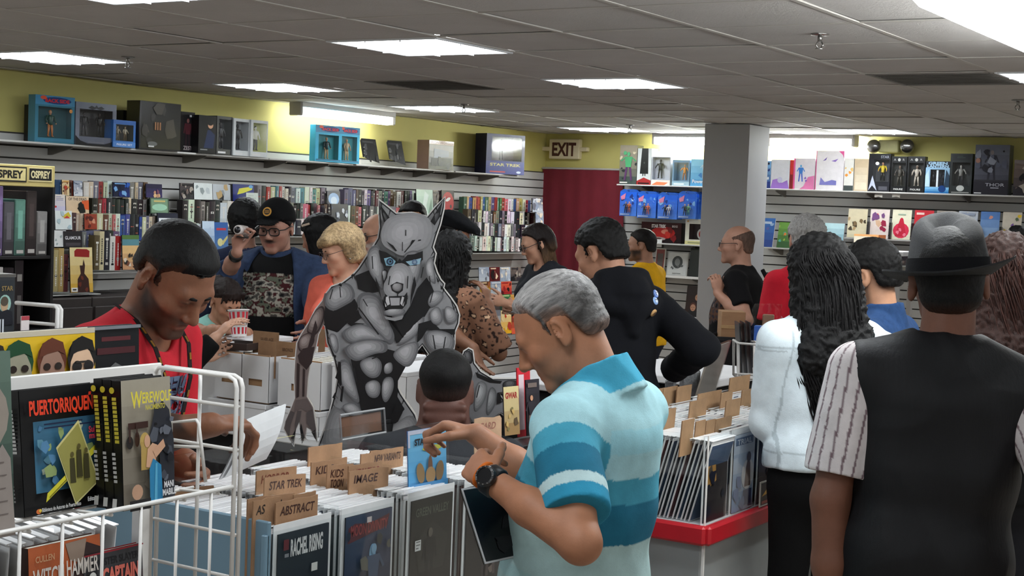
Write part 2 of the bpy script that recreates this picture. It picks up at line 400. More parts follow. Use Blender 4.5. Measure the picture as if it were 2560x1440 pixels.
# exit sign
a = PX(1373, 347, Y=12.34); b = PX(1447, 398, Y=12.34)
fr = frame((a[0], 12.34, b[2]), (1, 0, 0), (0, 0, 1)); w = b[0]-a[0]; hh = a[2]-b[2]
o = thing('exit_sign', 'cream EXIT sign with dark red letters over the maroon curtain', 'sign', fr(w/2, hh/2))
Geo().box(fr(w/2, hh/2, -.03), (w, .06, hh), b=.008).build('housing', pm('exit_cream', C(222, 208, 176), .5, var=.05), o)
Geo().text('EXIT', fr(w/2, hh*.16) is None or frame(fr(w*.5, hh*.17), (1, 0, 0), (0, 0, 1)), hh*.66, C(70, 22, 24), .003, w=w*.8, align='CENTER', bold=.035).build('lettering', PRINT, o)
Geo().box(fr(w/2, hh*.5, -.028), (w*1.5, .05, .04), b=.006).build('mounting_plate', MAT['exit_cream'], o)
# ------------------------------------------------------------------ people: signed distance fields -> one continuous surface
def vnoise(p, s, seed=0):
    q = p*s+seed*17.31; i = np.floor(q).astype(np.int64); f = q-i; f = f*f*(3-2*f); r = 0
    for a in (0, 1):
        for b in (0, 1):
            for c in (0, 1):
                h = ((i[:, 0]+a)*374761393+(i[:, 1]+b)*668265263+(i[:, 2]+c)*2147483647+seed*974711) & 0x7fffffff
                h = ((h ^ (h >> 13))*1274126177) & 0x7fffffff
                w = (f[:, 0] if a else 1-f[:, 0])*(f[:, 1] if b else 1-f[:, 1])*(f[:, 2] if c else 1-f[:, 2])
                r = r+w*((h % 65536)/32768.-1)
    return r
class Vol:
    """local-box evaluated field on a regular lattice"""
    def __init__(s, lo, hi, v):
        s.v = v; s.lo = A_(lo, float)-2*v; n = np.ceil((A_(hi)-s.lo)/v).astype(int)+3; s.n = n
        s.D = np.full(n, .5, np.float32)
        s.ax = [(s.lo[k]+v*np.arange(n[k])).astype(np.float32) for k in range(3)]
    def put(s, prim, k=.01, op='u', inf=0.):
        lo, hi, fn = prim; pad = k+inf+3*s.v
        i0 = np.maximum(np.floor((A_(lo)-pad-s.lo)/s.v).astype(int), 0); i1 = np.minimum(np.ceil((A_(hi)+pad-s.lo)/s.v).astype(int)+1, s.n)
        if (i1 <= i0).any(): return
        sl = tuple(slice(a, b) for a, b in zip(i0, i1))
        X, Y, Z = s.ax[0][sl[0]][:, None, None], s.ax[1][sl[1]][None, :, None], s.ax[2][sl[2]][None, None, :]
        d = fn(X, Y, Z)-inf; a = s.D[sl]
        if op == 'u': h = np.maximum(k-np.abs(a-d), 0)/k; s.D[sl] = np.minimum(a, d)-h*h*k/4
        elif op == 's': d = -d; h = np.maximum(k-np.abs(a-d), 0)/k; s.D[sl] = np.maximum(a, d)+h*h*k/4
        elif op == 'i': s.D[sl] = np.maximum(a, d)
    def cut(s, p, n, k=.004):
        """keep the side the normal points away from"""
        n = A_(n, float); n = n/np.linalg.norm(n); X, Y, Z = s.ax[0][:, None, None], s.ax[1][None, :, None], s.ax[2][None, None, :]
        d = (X-p[0])*n[0]+(Y-p[1])*n[1]+(Z-p[2])*n[2]; a = s.D; h = np.maximum(k-np.abs(a-d), 0)/k
        s.D = (np.maximum(a, d)+h*h*k/4).astype(np.float32)
    def surf(s):
        D = s.D; D[0], D[-1], D[:, 0], D[:, -1], D[:, :, 0], D[:, :, -1] = (.5,)*6
        S = D < 0; c = np.zeros(tuple(A_(D.shape)-1), np.int8); cs = [(a, b, e) for a in (0, 1) for b in (0, 1) for e in (0, 1)]
        for a, b, e in cs: c += S[a:a+c.shape[0], b:b+c.shape[1], e:e+c.shape[2]]
        I = np.argwhere((c > 0) & (c < 8))
        if len(I) == 0: return np.zeros((0, 3)), np.zeros((0, 4), int)
        V = np.stack([D[I[:, 0]+a, I[:, 1]+b, I[:, 2]+e] for a, b, e in cs], 1); P = np.zeros((len(I), 3)); K = np.zeros(len(I))
        for m in range(8):
            for ax in range(3):
                if cs[m][ax] == 0:
                    q = list(cs[m]); q[ax] = 1; n2 = cs.index(tuple(q)); va, vb = V[:, m], V[:, n2]; x = (va < 0) != (vb < 0)
                    t = np.where(x, va/np.where(x, va-vb, 1), 0); pt = np.tile(A_(cs[m], float), (len(I), 1)); pt[:, ax] += t
                    P += pt*x[:, None]; K += x
        P = (I+P/K[:, None])*s.v+s.lo
        idx = np.full(c.shape, -1, np.int32); idx[tuple(I.T)] = np.arange(len(I)); Q = []
        for ax in range(3):
            sl0 = [slice(None)]*3; sl1 = [slice(None)]*3; sl0[ax] = slice(0, -1); sl1[ax] = slice(1, None)
            E = np.argwhere(S[tuple(sl0)] != S[tuple(sl1)])
            u, w = [(1, 2), (2, 0), (0, 1)][ax]
            ok = (E[:, u] > 0) & (E[:, w] > 0) & (E[:, u] < D.shape[u]-1) & (E[:, w] < D.shape[w]-1); E = E[ok]
            def at(du, dw):
                q = E.copy(); q[:, u] -= du; q[:, w] -= dw; return idx[tuple(q.T)]
            q = np.stack([at(1, 1), at(0, 1), at(0, 0), at(1, 0)], 1); flip = ~S[tuple(E.T)]
            q[flip] = q[flip][:, ::-1]; Q.append(q)
        return P, np.concatenate(Q)
def vnormals(P, Q):
    n = np.cross(P[Q[:, 2]]-P[Q[:, 0]], P[Q[:, 3]]-P[Q[:, 1]]); N = np.zeros_like(P)
    for k in range(4): np.add.at(N, Q[:, k], n)
    return N/(np.linalg.norm(N, axis=1, keepdims=True)+1e-12)
def raw_mesh(name, P, Q, mat, col, parent, keep=None):
    if keep is not None:
        fk = keep[Q].any(1); Q = Q[fk]; u = np.unique(Q); mp = np.full(len(P), -1); mp[u] = np.arange(len(u)); P = P[u]; Q = mp[Q]
        if hasattr(col, 'shape') and col.ndim == 2: col = col[u]
    me = bpy.data.meshes.new(name); o = A_(wloc(parent)) if parent is not None else np.zeros(3)
    me.vertices.add(len(P)); me.vertices.foreach_set('co', (P-o).astype(np.float32).ravel())
    me.loops.add(Q.size); me.loops.foreach_set('vertex_index', Q.astype(np.int32).ravel())
    me.polygons.add(len(Q)); me.polygons.foreach_set('loop_start', np.arange(0, Q.size, 4, dtype=np.int32))
    me.polygons.foreach_set('use_smooth', np.ones(len(Q), bool)); me.update(); me.validate()
    cc = np.ones((len(P), 4), np.float32); cc[:, :3] = col
    me.color_attributes.new('Col', 'FLOAT_COLOR', 'POINT').data.foreach_set('color', cc.ravel())
    me.materials.append(mat); ob = bpy.data.objects.new(name, me); CC.objects.link(ob)
    if parent is not None: ob.parent = parent
    return ob
def rc(a, b, ra, rb=None):
    a, b = A_(a, float), A_(b, float); rb = ra if rb is None else rb; ba = b-a; L2 = float(ba @ ba)+1e-9; R = max(ra, rb)
    def fn(X, Y, Z):
        t = np.clip(((X-a[0])*ba[0]+(Y-a[1])*ba[1]+(Z-a[2])*ba[2])/L2, 0, 1)
        return np.sqrt((X-a[0]-t*ba[0])**2+(Y-a[1]-t*ba[1])**2+(Z-a[2]-t*ba[2])**2)-(ra+(rb-ra)*t)
    return np.minimum(a, b)-R, np.maximum(a, b)+R, fn
def ell(c, r, R=None):
    c, r = A_(c, float), A_(r, float); R = np.eye(3) if R is None else R; m = float(max(r)); mn = float(min(r))
    def fn(X, Y, Z):
        x, y, z = X-c[0], Y-c[1], Z-c[2]
        u = [(R[0, k]*x+R[1, k]*y+R[2, k]*z)/r[k] for k in range(3)]
        k0 = np.sqrt(u[0]**2+u[1]**2+u[2]**2)+1e-6; k1 = np.sqrt((u[0]/r[0])**2+(u[1]/r[1])**2+(u[2]/r[2])**2)+1e-6
        return k0*(k0-1)/k1
    return c-m, c+m, fn
def ecap(a, b, ra, rb, side):
    """capsule with an elliptical section: ra/rb = (half width along side, half depth)"""
    a, b = A_(a, float), A_(b, float); w = b-a; L = float(np.linalg.norm(w)); w = w/L; s = A_(side, float); s = s-w*(s @ w); s = s/np.linalg.norm(s); n = np.cross(w, s); m = max(*ra, *rb)
    def fn(X, Y, Z):
        x, y, z = X-a[0], Y-a[1], Z-a[2]; h = x*w[0]+y*w[1]+z*w[2]; t = np.clip(h/L, 0, 1); dh = h-t*L
        u = x*s[0]+y*s[1]+z*s[2]; v = x*n[0]+y*n[1]+z*n[2]; rx = ra[0]+(rb[0]-ra[0])*t; ry = ra[1]+(rb[1]-ra[1])*t; rz = np.minimum(rx, ry)
        k0 = np.sqrt((u/rx)**2+(v/ry)**2+(dh/rz)**2)+1e-6; k1 = np.sqrt((u/rx**2)**2+(v/ry**2)**2+(dh/rz**2)**2)+1e-6
        return k0*(k0-1)/k1
    return np.minimum(a, b)-m, np.maximum(a, b)+m, fn
def ik(S, W, l1, l2, pole):
    S, W = A_(S, float), A_(W, float); d = W-S; L = np.linalg.norm(d); u = d/L; L = min(L, (l1+l2)*.995); W = S+u*L
    c = np.clip((l1*l1+L*L-l2*l2)/(2*l1*L), -1, 1); p = A_(pole, float); p = p-u*(p @ u); p = p/(np.linalg.norm(p)+1e-9)
    return S+u*l1*c+p*l1*math.sqrt(1-c*c), W
def mixcol(base, c, m):
    m = np.clip(m, 0, 1)[:, None]; return base*(1-m)+A_(c)*m
def rodr(v, k, deg):
    a = math.radians(deg); k = k/np.linalg.norm(k); return v*math.cos(a)+np.cross(k, v)*math.sin(a)+k*(k @ v)*(1-math.cos(a))
class Person:
    """head: world centre; byaw/hyaw: facing, degrees counter-clockwise from +Y (deep into the room)"""
    def __init__(s, label, head, byaw, hyaw=None, pitch=0, roll=0, lean=0, h=1.72, sw=1., fat=0., bust=0., skin=(150, 105, 78), vox=.008, name='person', hs=1., arms=None, neck=1., slean=0, base=None, hip=1., group=None, ears=True, nf=0.):
        s.k = k = h/1.72; s.H = H = A_(head, float); hyaw = byaw if hyaw is None else hyaw; s.v = vox; s.skin = A_(C(*skin)); s.hs = hs*k
        s.HR = RZ(hyaw) @ RX(-pitch) @ RY(roll); s.BR = RZ(byaw) @ RX(-lean) @ RY(slean); s.B0 = RZ(byaw)
        s.nb = H+s.HR @ A_([0, -.03, -.085])*s.hs-s.BR @ A_([0, -.005+nf, .075])*k*neck       # base of the neck
        B = lambda x, y, z: s.nb+s.BR @ (A_([x, y, z])*k)
        s.B = B; s.pel = B(0, 0, -.53); s.label = label
        s.root = thing(name, label, 'person', (s.pel[0], s.pel[1], 0) if base is None else base, group)
        w = s.sw = sw; f = fat; s.side = s.BR[:, 0]; s.f = s.BR[:, 1]; s.u = s.BR[:, 2]
        s.torso = [(ecap(B(0, .0, -.55), B(0, .0, -.47), (.150*hip+f*.3, .105+f*.3), (.150*hip+f*.4, .105+f*.4), s.side), .06),
                   (ecap(B(0, .01+f*.35, -.42), B(0, .01+f*.3, -.32), (.130+f*.5, .095+f*.8), (.135+f*.45, .095+f*.7), s.side), .08),
                   (ecap(B(0, .005, -.24), B(0, -.005, -.12), (.150*w+f*.4, .105+f*.45), (.160*w+f*.3, .10+f*.3), s.side), .08)]
        if bust: s.torso += [(ell(B(x, .075+bust*.5, -.20), A_([.07, .06+bust, .075])*k, s.BR), .05) for x in (-.075, .075)]
        s.yoke = [(rc(B(x*.02, -.01, -.015), B(x*.155*w, -.012, -.06), .052*k, .052*k), .05) for x in (-1, 1)]
        s.sh = {q: B((1 if q == 'R' else -1)*.178*w, -.012, -.068) for q in 'LR'}
        s.arm = {}
        for q in 'LR':
            sg = 1 if q == 'R' else -1; a = (arms or {}).get(q)
            l1, l2 = .285*k, .255*k
            if a is None:
                el, wr = ik(s.sh[q], s.sh[q]-A_([0, 0, .53])*k+s.side*sg*.05*k+s.f*.06*k, l1, l2, -s.f+s.side*sg*.3); a = {}
            else: el, wr = ik(s.sh[q], a['w'], l1*a.get('st', 1), l2*a.get('st', 1), a.get('pole', A_([0, 0, -1.])))
            d = (wr-el)/np.linalg.norm(wr-el); hd = A_(a['hd'], float) if 'hd' in a else d; hd = hd/np.linalg.norm(hd)
            n = A_(a.get('n', -s.side*sg), float); n = n-hd*(n @ hd); n = n/np.linalg.norm(n)
            s.arm[q] = dict(el=el, wr=wr, hd=hd, n=n, sg=sg, curl=a.get('curl', (25, 30, 20)), spread=a.get('spread', 4), th=a.get('th', 30), hide=a.get('hide', False))
        s.ears = ears; s.nose = 1.; s.jaw = 1.; s.facecol = []
    # -- skin
    def headprims(s, V):
        T = lambda x, y, z: s.H+s.HR @ (A_([x, y, z])*s.hs); R = s.HR; q = s.hs; e = lambda c, r, k=.012, op='u', RR=None: V.put(ell(T(*c), A_(r)*q, R if RR is None else RR), k*q, op)
        l = lambda a, b, r, k=.012, rb=None: V.put(rc(T(*a), T(*b), r*q, (rb or r)*q), k*q)
        e((0, -.014, .032), (.076, .097, .082)); e((0, .03, -.03), (.063*s.jaw, .066, .085), .03); e((0, .034, -.076), (.05*s.jaw, .05, .044), .025)
        l((-.012, .08, -.105), (.012, .08, -.105), .018, .02)
        l((-.036, .078, .018), (.036, .078, .018), .013, .02)
        for x in (-1, 1): e((x*.043, .062, -.028), (.02, .022, .02), .02)
        for x in (-1, 1): e((x*.031, .099, -.004), (.018, .014, .0125), .012, 's')
        l((0, .088, .006), (0, .088+.022*s.nose, -.034), .009, .012, .0125)
        for x in (-1, 1): e((x*.0125, .094+.006*s.nose, -.040), (.009, .011, .008), .006)
        l((-.017, .088, -.066), (.017, .088, -.066), .0068, .006); l((-.014, .088, -.078), (.014, .088, -.078), .0075, .006)
        e((0, .1, -.0718), (.02, .012, .0016), .003, 's')
        for x in (-1, 1): e((x*.031, .075, -.004), (.0155, .0152, .0125), .003)
        for x in (-1, 1): l((x*.018, .0855, .001), (x*.031, .0915, .0055), .0035, .004); l((x*.031, .0915, .0055), (x*.046, .081, .001), .0035, .004)
        if s.ears:
            for x in (-1, 1):
                RE = R @ RZ(-x*22) @ RX(-8); e((x*.079, -.012, -.008), (.0095, .019, .033), .008, 'u', RE); e((x*.086, -.004, -.002), (.006, .009, .017), .005, 's', RE); e((x*.081, -.006, -.036), (.007, .010, .011), .006)
        V.put(rc(T(0, -.028, -.05), s.nb+s.BR @ A_([0, -.01, -.03])*s.k, .056*q, .062*s.k), .02)
    def handprims(s, V, q):
        a = s.arm[q]; k = s.k; d, n = a['hd'], a['n']; sd = np.cross(d, n)*a['sg']           # sd points to the thumb side
        w = a['wr']; sd = sd if True else sd
        pc = w+d*.05*k
        V.put(ecap(w+d*.01*k, w+d*.075*k, (.027*k, .016*k), (.037*k, .013*k), sd), .015)
        for i in range(4):
            off = (1.5-i)*.0185*k; L = [.043, .048, .045, .034][i]*k; r = [.0088, .009, .0086, .0076][i]*k
            p = w+d*(.084-.004*abs(i-1.2))*k+sd*off; ang = 0; ax = np.cross(d, n)
            dd = rodr(d, n, -a['sg']*(1.5-i)*a['spread']*(1))
            prev = p-d*.03*k; V.put(rc(prev, p, r*1.05, r), .006)
            for j, f in enumerate((1., .68, .55)):
                c = a['curl'][j] if not hasattr(a['curl'][j], '__len__') else a['curl'][j][i]
                ang += c; dv = rodr(dd, ax, ang); p2 = p+dv*L*f; V.put(rc(p, p2, r, r*.9), .005); p = p2; r *= .93
            a['tip%d' % i] = p
        p = w+d*.022*k+sd*.024*k+n*.006*k; dv = rodr(d, n, 0)*.72+sd*.62+n*.3; dv /= np.linalg.norm(dv)
        for L, r in ((.042, .0125), (.032, .0105), (.026, .009)):
            p2 = p+dv*L*k; V.put(rc(p, p2, r*k, r*.9*k), .007); p = p2; dv = dv*.85+d*.25+n*.15*a['th']/30-sd*.12; dv /= np.linalg.norm(dv)
    def body(s, extra=None, colfn=None, hands='LR', under=None):
        pts = [s.H+.17*s.hs, s.H-.17*s.hs, s.pel, s.B(.25*s.sw, .2, -.55), s.B(-.25*s.sw, -.2, -.55)]
        for q in 'LR':
            a = s.arm[q]; pts += [a['el']+.07, a['el']-.07, a['wr']+.2*s.k, a['wr']-.2*s.k]
        pts = A_(pts); s.lo, s.hi = pts.min(0)-.05, pts.max(0)+.05
        V = Vol(s.lo, s.hi, s.v)
        for p, k in s.torso+s.yoke: V.put(p, k)
        for q in 'LR':
            a = s.arm[q]; k = s.k
            V.put(rc(s.sh[q], a['el'], .051*k, .040*k), .03); V.put(rc(a['el'], a['wr']*.55+a['el']*.45, .041*k, .039*k), .02); V.put(rc(a['el']*.45+a['wr']*.55, a['wr'], .036*k, .0265*k), .02)
            if q in hands and not a['hide']: s.handprims(V, q)
        s.headprims(V)
        if extra: extra(V)
        P, Q = V.surf(); col = np.tile(s.skin, (len(P), 1)); L = s.hl(P)
        bl = lambda c, r: np.exp(-(((L-A_(c))/A_(r))**2).sum(1))
        nz = vnoise(P, 30, 3)
        for x in (-1, 1):
            col = mixcol(col, s.skin*A_([.95, .62, .58]), bl((x*.045, .075, -.035), (.02, .03, .02))*.35)
            col = mixcol(col, s.skin*.35, bl((x*.031, .095, .004), (.021, .02, .0038))*1.1)       # lash line
        col = mixcol(col, s.skin*A_([.85, .5, .5]), np.clip(bl((0, .095, -.0735), (.021, .02, .009))*1.4, 0, .75))
        for fn in s.facecol: col = fn(L, col, nz)
        if colfn: col = colfn(P, col)
        keep = None
        s.bodyV = V; s.P, s.Q, s.col = P, Q, col
        return s
    def finish(s, shirtV=None):
        """keep the skin that clothing leaves bare (plus a margin)"""
        P, Q = s.P, s.Q; keep = np.ones(len(P), bool)
        for V in (shirtV or []):
            i = np.clip(np.round((P-V.lo)/V.v).astype(int), 0, V.n-1); keep &= V.D[tuple(i.T)] > -.012
        fk = keep[Q].any(1); q = Q[fk]; lab = np.arange(len(P))          # drop slivers left inside the clothes
        for _ in range(60):
            m = lab[q].min(1); old = lab.copy()
            for k in range(4): np.minimum.at(lab, q[:, k], m)
            lab = lab[lab]
            if (lab == old).all(): break
        u, n = np.unique(lab[q[:, 0]], return_counts=True); small = u[n < max(60, .03*len(q))]; keep &= ~np.isin(lab, small)
        raw_mesh('body', P, Q, SKIN, s.col, s.root, keep)
    def hl(s, P): return ((P-s.H) @ s.HR)/s.hs
    def bl(s, P): return ((P-s.nb) @ s.BR)/s.k
    # -- clothing
    def shirt(s, name, col, sleeve='short', t=.010, hem=-.60, neck=.0, mat=None, wrinkle=.006, colfn=None, vox=None, collar=0, opening=0, extra=None, noarms=False, neckr=.074, sl=.66, fl=0., vneck=0, parts=None):
        v = vox or s.v; V = Vol(s.lo-.03, s.hi+.03, v); k = s.k
        for p, kk in s.torso: V.put(p, kk, inf=t+fl)
        V.put(ecap(s.B(0, 0, hem), s.B(0, 0, -.45), ((.155+fl)*k*s.sw**.5, (.115+fl)*k), ((.15+fl)*k*s.sw**.5, (.11+fl)*k), s.side), .06, inf=t)
        for p, kk in s.yoke: V.put(p, kk, inf=t*.8)
        if not noarms:
            for q in 'LR':
                a = s.arm[q]; sh, el, wr = s.sh[q], a['el'], a['wr']
                if sleeve == 'short':
                    e = sh+(el-sh)*sl; V.put(rc(sh, e, .056*k+t*.6, .054*k+t*1.2), .03)
                elif sleeve == 'long':
                    V.put(rc(sh, el, .055*k+t*.7, .046*k+t), .03); V.put(rc(el, el+(wr-el)*sl, .046*k+t, .036*k+t*.7), .02)
                elif sleeve == 'cap': V.put(rc(sh, sh+(el-sh)*.15, .052*k+t*.6, .05*k+t), .03)
        V.cut(s.B(0, 0, hem), -s.u)
        if not noarms and sleeve in ('short', 'long'):
            for q in 'LR':
                a = s.arm[q]; A, B_ = (s.sh[q], a['el']) if sleeve == 'short' else (a['el'], a['wr']); d = (B_-A)/np.linalg.norm(B_-A); e = A+(B_-A)*sl; R = .12*k
                def fn(X, Y, Z, e=e, d=d):          # half space beyond the cuff, near the limb only
                    x, y, z = X-e[0], Y-e[1], Z-e[2]; h = x*d[0]+y*d[1]+z*d[2]; r = np.sqrt(np.maximum((x-h*d[0])**2+(y-h*d[1])**2+(z-h*d[2])**2, 0)); return np.maximum(-h, r-.075*k)
                V.put((e-.14*k, e+.14*k, fn), .003, 's')
        # neck opening
        hd = s.HR @ A_([0, -.028, -.05])*s.hs+s.H; nb = s.nb; ax = (hd-nb)/np.linalg.norm(hd-nb)
        if neck is not None: V.put(rc(nb+ax*(neck*k)+s.f*.012*k, nb+ax*.3*k, neckr*k, neckr*k*1.35), .008, 's')
        if vneck: V.put(rc(nb+s.f*.06*k, nb+s.f*.13*k-s.u*vneck*k, .05*k, .01*k), .01, 's')
        if noarms:
            for q in 'LR': V.put(rc(s.sh[q]+s.side*s.arm[q]['sg']*(.028*k), s.sh[q]-s.u*.12*k+s.side*s.arm[q]['sg']*.05*k, .062*k, .07*k), .01, 's')
        if opening:
            V.put(ecap(nb+s.f*.18*k+s.u*.05*k, s.B(0, .24, hem), (opening*.6, .2), (opening, .2), s.side), .01, 's')
        if collar:
            def fn(X, Y, Z):
                x, y, z = X-nb[0], Y-nb[1], Z-nb[2]; h = x*ax[0]+y*ax[1]+z*ax[2]; r = np.sqrt(np.maximum((x-h*ax[0])**2+(y-h*ax[1])**2+(z-h*ax[2])**2, 0))
                fr_ = x*s.f[0]+y*s.f[1]+z*s.f[2]
                return np.maximum(np.abs(r-(.082*k-.10*(h-.02)))-.0075*k, np.maximum(h-collar*k+np.maximum(fr_, 0)*.35, -.035*k-h))
            V.put((nb-.13*k, nb+.14*k, fn), .006)
        if extra: extra(V)
        P, Q = V.surf(); N = vnormals(P, Q); L = s.bl(P)
        # drape: long soft folds that run down and across
        n1 = vnoise(L*A_([1, 1, .4]), 7, 5); D2 = L @ A_([[.9, .2, .3], [0, 1, 0], [.45, .1, -.55]])
        r1 = 1-np.abs(vnoise(D2*A_([.5, 1, 1.5])+.05*n1[:, None], 9, 11))*2.4; r2 = 1-np.abs(vnoise(D2*A_([1.4, .8, .45]), 8, 21))*2.4
        P = P+N*(wrinkle*(.6*n1+.45*np.clip(r1, -.3, 1)+.4*np.clip(r2, -.3, 1)))[:, None]
        c = np.tile(A_(C(*col)), (len(P), 1))
        if colfn: c = colfn(P, L, c)
        s.last = V
        return raw_mesh(name, P, Q, mat or CLOTH, c, s.root), V
    def legs(s, col, top=-.46, shoe=(30, 30, 32), mat=None, flare=1., bare=0):
        k = s.k; v = max(s.v, .009); p = s.pel; fz = .06; L = [s.B0 @ A_([x*.09*k, 0, 0])+A_([p[0], p[1], 0]) for x in (-1, 1)]
        hp = [s.B(x*.085, 0, -.53) for x in (-1, 1)]
        V = Vol(A_(L).min(0)-.25, A_([p[0], p[1], s.B(0, 0, top+.02)[2]])+A_([.3, .3, .06]), v)
        for i in (0, 1):
            f = L[i]; kn = (hp[i]+f)/2+s.B0[:, 1]*.03; kn[2] = hp[i][2]*.53
            V.put(rc(hp[i], kn, .088*k, .066*k*flare), .03); V.put(rc(kn, f+A_([0, 0, .05]), .064*k*flare, .05*k*flare), .02)
        for q, kk in s.torso[:1]: V.put(q, kk, inf=.008)
        V.put(ecap(s.B(0, 0, -.54), s.B(0, .01, top), (.155*k, .115*k), (.145*k, .11*k), s.side), .04)
        V.cut(s.B(0, 0, top), s.u)
        P, Q = V.surf(); N = vnormals(P, Q); P = P+N*(.005*vnoise(P*A_([1, 1, .5]), 14, 2))[:, None]; P[:, 2] = np.maximum(P[:, 2], .03)
        raw_mesh('trousers', P, Q, mat or CLOTH, A_(C(*col)), s.root)
        for i in (0, 1):
            V = Vol(L[i]-.3, L[i]+A_([.3, .3, .14]), .01); f = L[i]+A_([0, 0, .035]); d = s.B0[:, 1]
            V.put(ecap(f-d*.05*k, f+d*.15*k, (.038, .035), (.043, .028), s.B0[:, 0]), .02); V.put(rc(f+A_([0, 0, .01]), f+A_([0, 0, .06]), .042, .045), .03); V.cut(f-A_([0, 0, .034]), (0, 0, -1))
            P, Q = V.surf(); raw_mesh('shoe', P, Q, BLACKP, A_(C(*shoe)), s.root)
    # -- head gear
    def hair(s, col, t=.012, front=(.085, .06), nape=(-.09, -.075), extra=None, disp=.004, ns=60, mat=None, top=0., side=1., vox=None, extracut=None, colfn=None, stretch=(1, 1, 1), name='hair', k=.006, edge=.02, fade=None, short=None):
        """hair from front hairline (y,z) to nape (y,z) in head units"""
        v = vox or min(s.v, .007); q = s.hs; T = lambda x, y, z: s.H+s.HR @ (A_([x, y, z])*q); s.T = T
        lo, hi = s.H-.24*q, s.H+.24*q
        if extra: e = A_(extra(None)); lo = np.minimum(lo, e.min(0)); hi = np.maximum(hi, e.max(0))
        V = Vol(lo, hi, v); V.put(ell(T(0, -.016, .032+top*.4), A_([(.076+t*side), .097+t, .082+t+top*.6])*q, s.HR), .01)
        V.put(ell(T(0, -.045, -.03), A_([(.062+t*side), .058+t, .07])*q, s.HR), .02)
        hline = None
        if short is not None:
            fz, nz, sb, rec = short; yy = [-.13, -.06, -.042, -.030, .010, .0105, .024, .027, .045, .07, .13]; zz = [nz, nz+.012, nz+.03, .008, .014, sb, sb+.004, .022, fz-.018-rec, fz-.006, fz]
            hline = lambda y: np.interp(y, yy, zz)
            def reg(X, Y, Z):
                x, y, z = X-s.H[0], Y-s.H[1], Z-s.H[2]; R = s.HR; ly = (R[0, 1]*x+R[1, 1]*y+R[2, 1]*z)/q; lz = (R[0, 2]*x+R[1, 2]*y+R[2, 2]*z)/q; return (hline(ly)-lz)*q*.8
            V.put((lo, hi, reg), .001, 'i')
        a, b = A_([0, *front]), A_([0, *nape]); d = b-a; n = s.HR @ A_([0, d[2], -d[1]]); n = n if (s.HR.T @ n)[2] > 0 else -n
        if hline is None: V.cut(T(*a), -n, edge*q)
        if extracut: extracut(V, T)
        if extra: extra(V)
        P, Q = V.surf(); N = vnormals(P, Q); L = s.hl(P)
        P = P+N*(disp*(vnoise(L*A_(stretch), ns, 4)+.6*vnoise(L*A_(stretch), ns*2.1, 9)))[:, None]
        if hline is not None:
            hh = L[:, 2]-hline(L[:, 1]); hh = np.minimum(hh, L[:, 2]-hline(L[:, 1]+.008)+.004); P = P-N*((t+.006)*q*np.clip(1-hh/(edge*1.1), 0, 1)**1.5)[:, None]
        c = np.tile(A_(C(*col)), (len(P), 1))
        if colfn: c = colfn(L, c)
        if fade and hline is not None: c = mixcol(c, s.skin*.55+A_(C(*col))*.35, np.clip(1-(hh-.004)/fade, 0, .8)*(L[:, 1] < .05))
        elif fade: h_ = ((P-T(*a)) @ n)/np.linalg.norm(n)/q; c = mixcol(c, s.skin*.62+A_(C(*col))*.3, np.clip(1-(h_-.004)/fade, 0, .85))
        return raw_mesh(name, P, Q, mat or HAIR, c, s.root)
    def eyes(s, iris=(60, 38, 24), y=.0785):
        for x in (-1, 1):
            g = Geo(); c = s.H+s.HR @ (A_([x*.031, y, -.005])*s.hs); g.ball(c, .0118*s.hs, C(225, 218, 212), 8, s.HR); d = s.HR[:, 1]
            g.tube([c+d*.0108*s.hs, c+d*.0122*s.hs], [.0062*s.hs, .0058*s.hs], 12, C(*iris)); g.tube([c+d*.0118*s.hs, c+d*.0127*s.hs], [.003*s.hs, .0027*s.hs], 10, C(12)); g.build('eye', GLOSSY, s.root, smooth=True)
    def brows(s, col=(25, 18, 15), w=1.):
        for x in (-1, 1):
            T = lambda a, b, c: s.H+s.HR @ (A_([a, b, c])*s.hs)
            Geo().tube([T(x*.012, .0935, .0165), T(x*.026, .0925, .020), T(x*.042, .083, .018), T(x*.05, .075, .012)], [.0035*s.hs*w, .0042*s.hs*w, .0036*s.hs*w, .0015*s.hs], 6, C(*col)).build('eyebrow', HAIR, s.root, smooth=True)
    def glasses(s, col=(25, 22, 22), r=(.024, .018), th=.0018, y=.108):
        T = lambda a, b, c: s.H+s.HR @ (A_([a, b, c])*s.hs); g = Geo(); ln = Geo()
        for x in (-1, 1):
            L = [T(x*.032+r[0]*math.copysign(abs(math.cos(a))**.7, math.cos(a)), y-.10*max(0, abs(x*.032+r[0]*math.cos(a))-.03), -.004+r[1]*math.copysign(abs(math.sin(a))**.7, math.sin(a))) for a in np.linspace(0, 2*math.pi, 20, endpoint=False)]
            g.tube(L, th*s.hs, 6, C(*col), closed=True); ln.face(L)
            g.tube([T(x*.056, y-.004, .004), T(x*.079, y-.03, .004), T(x*.083, .0, .006), T(x*.081, -.02, -.006)], th*s.hs, 6, C(*col))
        g.tube([T(-.009, y, .0), T(0, y+.002, .004), T(.009, y, 0)], th*s.hs, 6, C(*col)); o = g.build('glasses', PLAST, s.root, smooth=True); ln.build('lens', LENS, o)
    def mesh(s, g, name, mat, smooth=True): return g.build(name, mat, s.root, smooth=smooth)
    def HT(s, x, y, z): return s.H+s.HR @ (A_([x, y, z])*s.hs)
